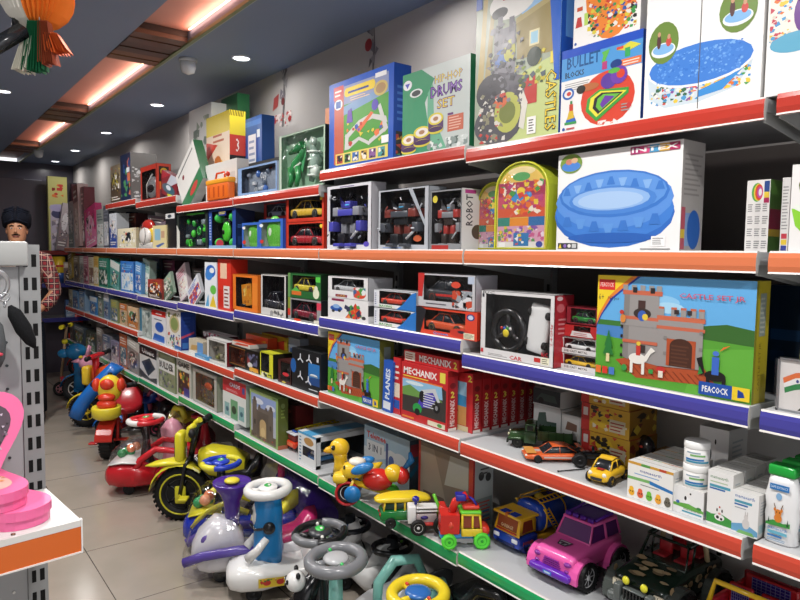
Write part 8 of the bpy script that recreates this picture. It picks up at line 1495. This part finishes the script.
def skinned(name,V,E_,parent,m,root):
    # joints joined by a Skin modifier: one continuous tapering surface
    me=bpy.data.meshes.new(name); me.from_pydata([v[:3] for v in V],[],[]); me.from_pydata if False else None
    me=bpy.data.meshes.new(name); me.from_pydata([v[:3] for v in V],E_,[])
    o=bpy.data.objects.new(name,me); COL.objects.link(o); o.parent=parent
    md=o.modifiers.new('skin','SKIN'); md.use_smooth_shade=True
    sv=me.skin_vertices[0].data if len(me.skin_vertices) else None
    if sv is None: return None
    for i,v in enumerate(V):
        r=v[3]; sv[i].radius=(r,r) if not isinstance(r,tuple) else r; sv[i].use_root=(i==root)
    sb=o.modifiers.new('sub','SUBSURF'); sb.levels=2; sb.render_levels=2
    me.materials.append(m); return o
pp=Vector((.8,6.35,0)); per=thing('person','man in a dark turban and red checked shirt standing behind the grey gondola','person',(pp.x,pp.y,0),math.radians(-12))
# local frame: faces -y, x to his left-hand side as seen by the camera on the right
SK=flatmat('skin_tone','b07a58',.5)
V=[(0,0,.98,.13),(0,0,1.14,.125),(0,.0,1.32,.12),(0,.01,1.42,.075),(0,0,1.5,.055),(0,-.01,1.56,.06),
 (.1,0,.9,.085),(.12,-.02,.5,.062),(.13,0,.09,.042),(.13,-.14,.035,.03),
 (-.1,0,.9,.085),(-.12,-.02,.5,.062),(-.13,0,.09,.042),(-.13,-.14,.035,.03),
 (.2,.01,1.4,.06),(.27,.03,1.13,.042),(.16,-.12,.98,.032),(.11,-.17,.98,.028),
 (-.2,.01,1.4,.06),(-.28,.03,1.13,.042),(-.17,-.12,.98,.032),(-.12,-.17,.98,.028)]
E_=[(0,1),(1,2),(2,3),(3,4),(4,5),(0,6),(6,7),(7,8),(8,9),(0,10),(10,11),(11,12),(12,13),(3,14),(14,15),(15,16),(16,17),(3,18),(18,19),(19,20),(20,21)]
# fingers
nv=len(V)
for b_,sx in ((17,-1),(21,1)):
    bx,by,bz=V[b_][:3]
    for k in range(4):
        dz=.022-.015*k; V+=[(bx+sx*.035,by-.025,bz+dz,.0085),(bx+sx*.06,by-.02,bz+dz-.006,.008),(bx+sx*.07,by-.0,bz+dz-.012,.0072)]
        E_+=[(b_,nv),(nv,nv+1),(nv+1,nv+2)]; nv+=3
    V+=[(bx+sx*.012,by-.03,bz+.032,.0095),(bx+sx*.03,by-.045,bz+.04,.0085)]; E_+=[(b_,nv),(nv,nv+1)]; nv+=2
body=skinned('body',V,E_,per,SK,0)
def ringloft(mb,st,col,e=2.4,n=20):
    return mb.loft([[(cx+x,cy+y,z) for x,y in superring(0,0,hw,hd,e,n)] for cx,cy,z,hw,hd in st],col)
# head with face
mb=MB(); mb.mt('skin'); R_=[]
for z,hw,hd,cy in ((1.52,.03,.035,-.035),(1.535,.05,.06,-.03),(1.56,.06,.078,-.02),(1.6,.068,.088,-.01),(1.64,.072,.094,-.004),(1.69,.074,.096,0),(1.73,.068,.088,.004),(1.76,.045,.06,.006)):
    R_.append([(x,cy+y,z) for x,y in superring(0,0,hw,hd,2.3,22)])
mb.loft(R_,'b98260'); mb.tube([(0,-.098,1.665),(0,-.112,1.64),(0,-.116,1.628)],[.008,.011,.013],'b98260',8); mb.ell((0,-.1,1.625),.018,.014,.01,'b47c5a',10,6)
for sx in(-1,1): mb.ell((sx*.074,.0,1.645),.01,.018,.028,'b07858',10,8)
mb.build('head',per); hd=COL.objects[-1]
for sx in(-1,1):
    m=MB(); m.mt('plastic').ell((sx*.028,-.088,1.665),.012,.008,.0065,'e8e0dc',10,8); m.ell((sx*.028,-.0945,1.665),.005,.004,.0055,'1c1210',8,6); m.build('eye',hd)
    m=MB(); m.mt('cloth').tube([(sx*.014,-.097,1.683),(sx*.03,-.096,1.688),(sx*.046,-.085,1.682)],.0045,'1a1412',6); m.build('eyebrow',hd)
m=MB(); m.mt('skin').tube([(-.022,-.094,1.595),(0,-.101,1.598),(.022,-.094,1.595)],.006,'8a4a40',8); m.build('mouth',hd)
m=MB(); m.mt('cloth'); m.tube([(-.03,-.096,1.609),(0,-.105,1.612),(.03,-.096,1.609)],.0045,'2a201c',6)
ringloft(m,[(0,-.035,1.515,.03,.04),(0,-.03,1.53,.055,.066),(0,-.018,1.556,.064,.081)],'2a211d'); m.build('beard',hd)
# turban: wrapped bands
m=MB(); m.mt('cloth'); R_=[]
for z,hw,hd_,cy in ((1.695,.09,.1,.012),(1.71,.103,.118,.01),(1.75,.112,.125,.008),(1.79,.106,.115,.01),(1.82,.08,.085,.015),(1.835,.04,.045,.02)):
    R_.append([(x,cy+y,z+.03*abs(x)/hw*(-1 if z<1.72 else 0)+(.02 if y<-.05 and z<1.72 else 0)) for x,y in superring(0,0,hw,hd_,2.2,24)])
m.loft(R_,'12151f')
for i in range(7):
    z=1.7+.017*i
    for sx in(-1,1): m.tube([(sx*(.1-.002*i),.03,z+.005),(sx*.08,-.07,z+.012),(sx*.01,-.118+.004*i,z+.04)],.009,'161a26',6)
m.build('turban',hd)
# shirt
PL=flatmat('checked_shirt_cloth','8c1c26',.8,'plaid')
m=MB(); m.mt('cloth'); ringloft(m,[(0,0,.86,.165,.125),(0,0,.95,.17,.13),(0,0,1.1,.165,.125),(0,0,1.25,.18,.13),(0,.005,1.36,.185,.125),(0,.01,1.43,.165,.115),(0,.01,1.465,.12,.09),(0,.0,1.5,.075,.075),(0,-.01,1.52,.07,.07)],'8c1c26',2.6,24)
for sx in(-1,1): m.tube([(sx*.12,.01,1.43),(sx*.19,.01,1.405),(sx*.24,.02,1.26),(sx*.275,.03,1.12),(sx*.24,-.04,1.05),(sx*.19,-.1,1.0)],[.06,.074,.066,.052,.05,.044],'8c1c26',14)
o=m.build('shirt',per); setm(o,PL)
m=MB(); m.mt('cloth')
ringloft(m,[(0,0,.8,.17,.125),(0,0,.88,.165,.122),(0,0,.96,.155,.118)],'161c28')
for sx in(-1,1): m.tube([(sx*.085,0,.86),(sx*.1,-.005,.7),(sx*.12,-.02,.5),(sx*.125,-.005,.3),(sx*.13,.0,.09)],[.1,.092,.076,.066,.06],'161c28',16)
m.build('trousers',per)
for sx in(-1,1): m=MB(); m.mt('rubber').body([(-.2,.001,.04,.025),(-.18,.001,.06,.04),(-.1,.001,.075,.046),(0,.001,.1,.045),(.07,.001,.09,.04),(.085,.01,.07,.03)],'0d0d0f',3,16); o=m.build('shoe',per); o.location=(sx*.13,0,0)
# abstract wall stickers on the white wall over the top shelf
for u,v,s,lb,sd in ((373,50,.2,'grey and dark red sprig sticker on the wall above the blue-framed game',1),(283,95,.27,'grey and red sprig sticker on the wall left of the blue-framed game',2)):
    p=at(u,v,x=XW-.002); t=thing('wall_sticker',lb,'wall sticker',(XW-.0015,p.y,p.z),-PI/2); r=random.Random(sd); m=MB(); m.mt('card')
    els=[('p',[(.45,0),(.52,.0),(.6,.5),(.55,.95),(.5,.5)],'6a6668')]
    for i in range(11):
        x=.3+.4*r.random(); y=.2+.7*r.random(); els.append(('p',[(x,y),(x+.16*(1 if i%2 else -1),y+.1),(x+.05,y+.16)],r.choice(['77737a','8f8b8c','5a5658'])))
    els+=[('e',.3,.62,.15,.11,'a02a2c')] if sd==1 else [('s',.05,.0,.9,.22,26,.06,['b83a3c','e0d0cc','a83234']),('p',[(.0,.3),(.25,.35),(.3,.55),(.05,.5)],'b04a48'),('e',.5,.4,.08,.06,'6a2a2a')]
    m.art((-s/2,0,-s*.7),(1,0,0),(0,0,1),s,s*1.4,els,sd,gap=.00005); m.build('sticker_sheet',t)
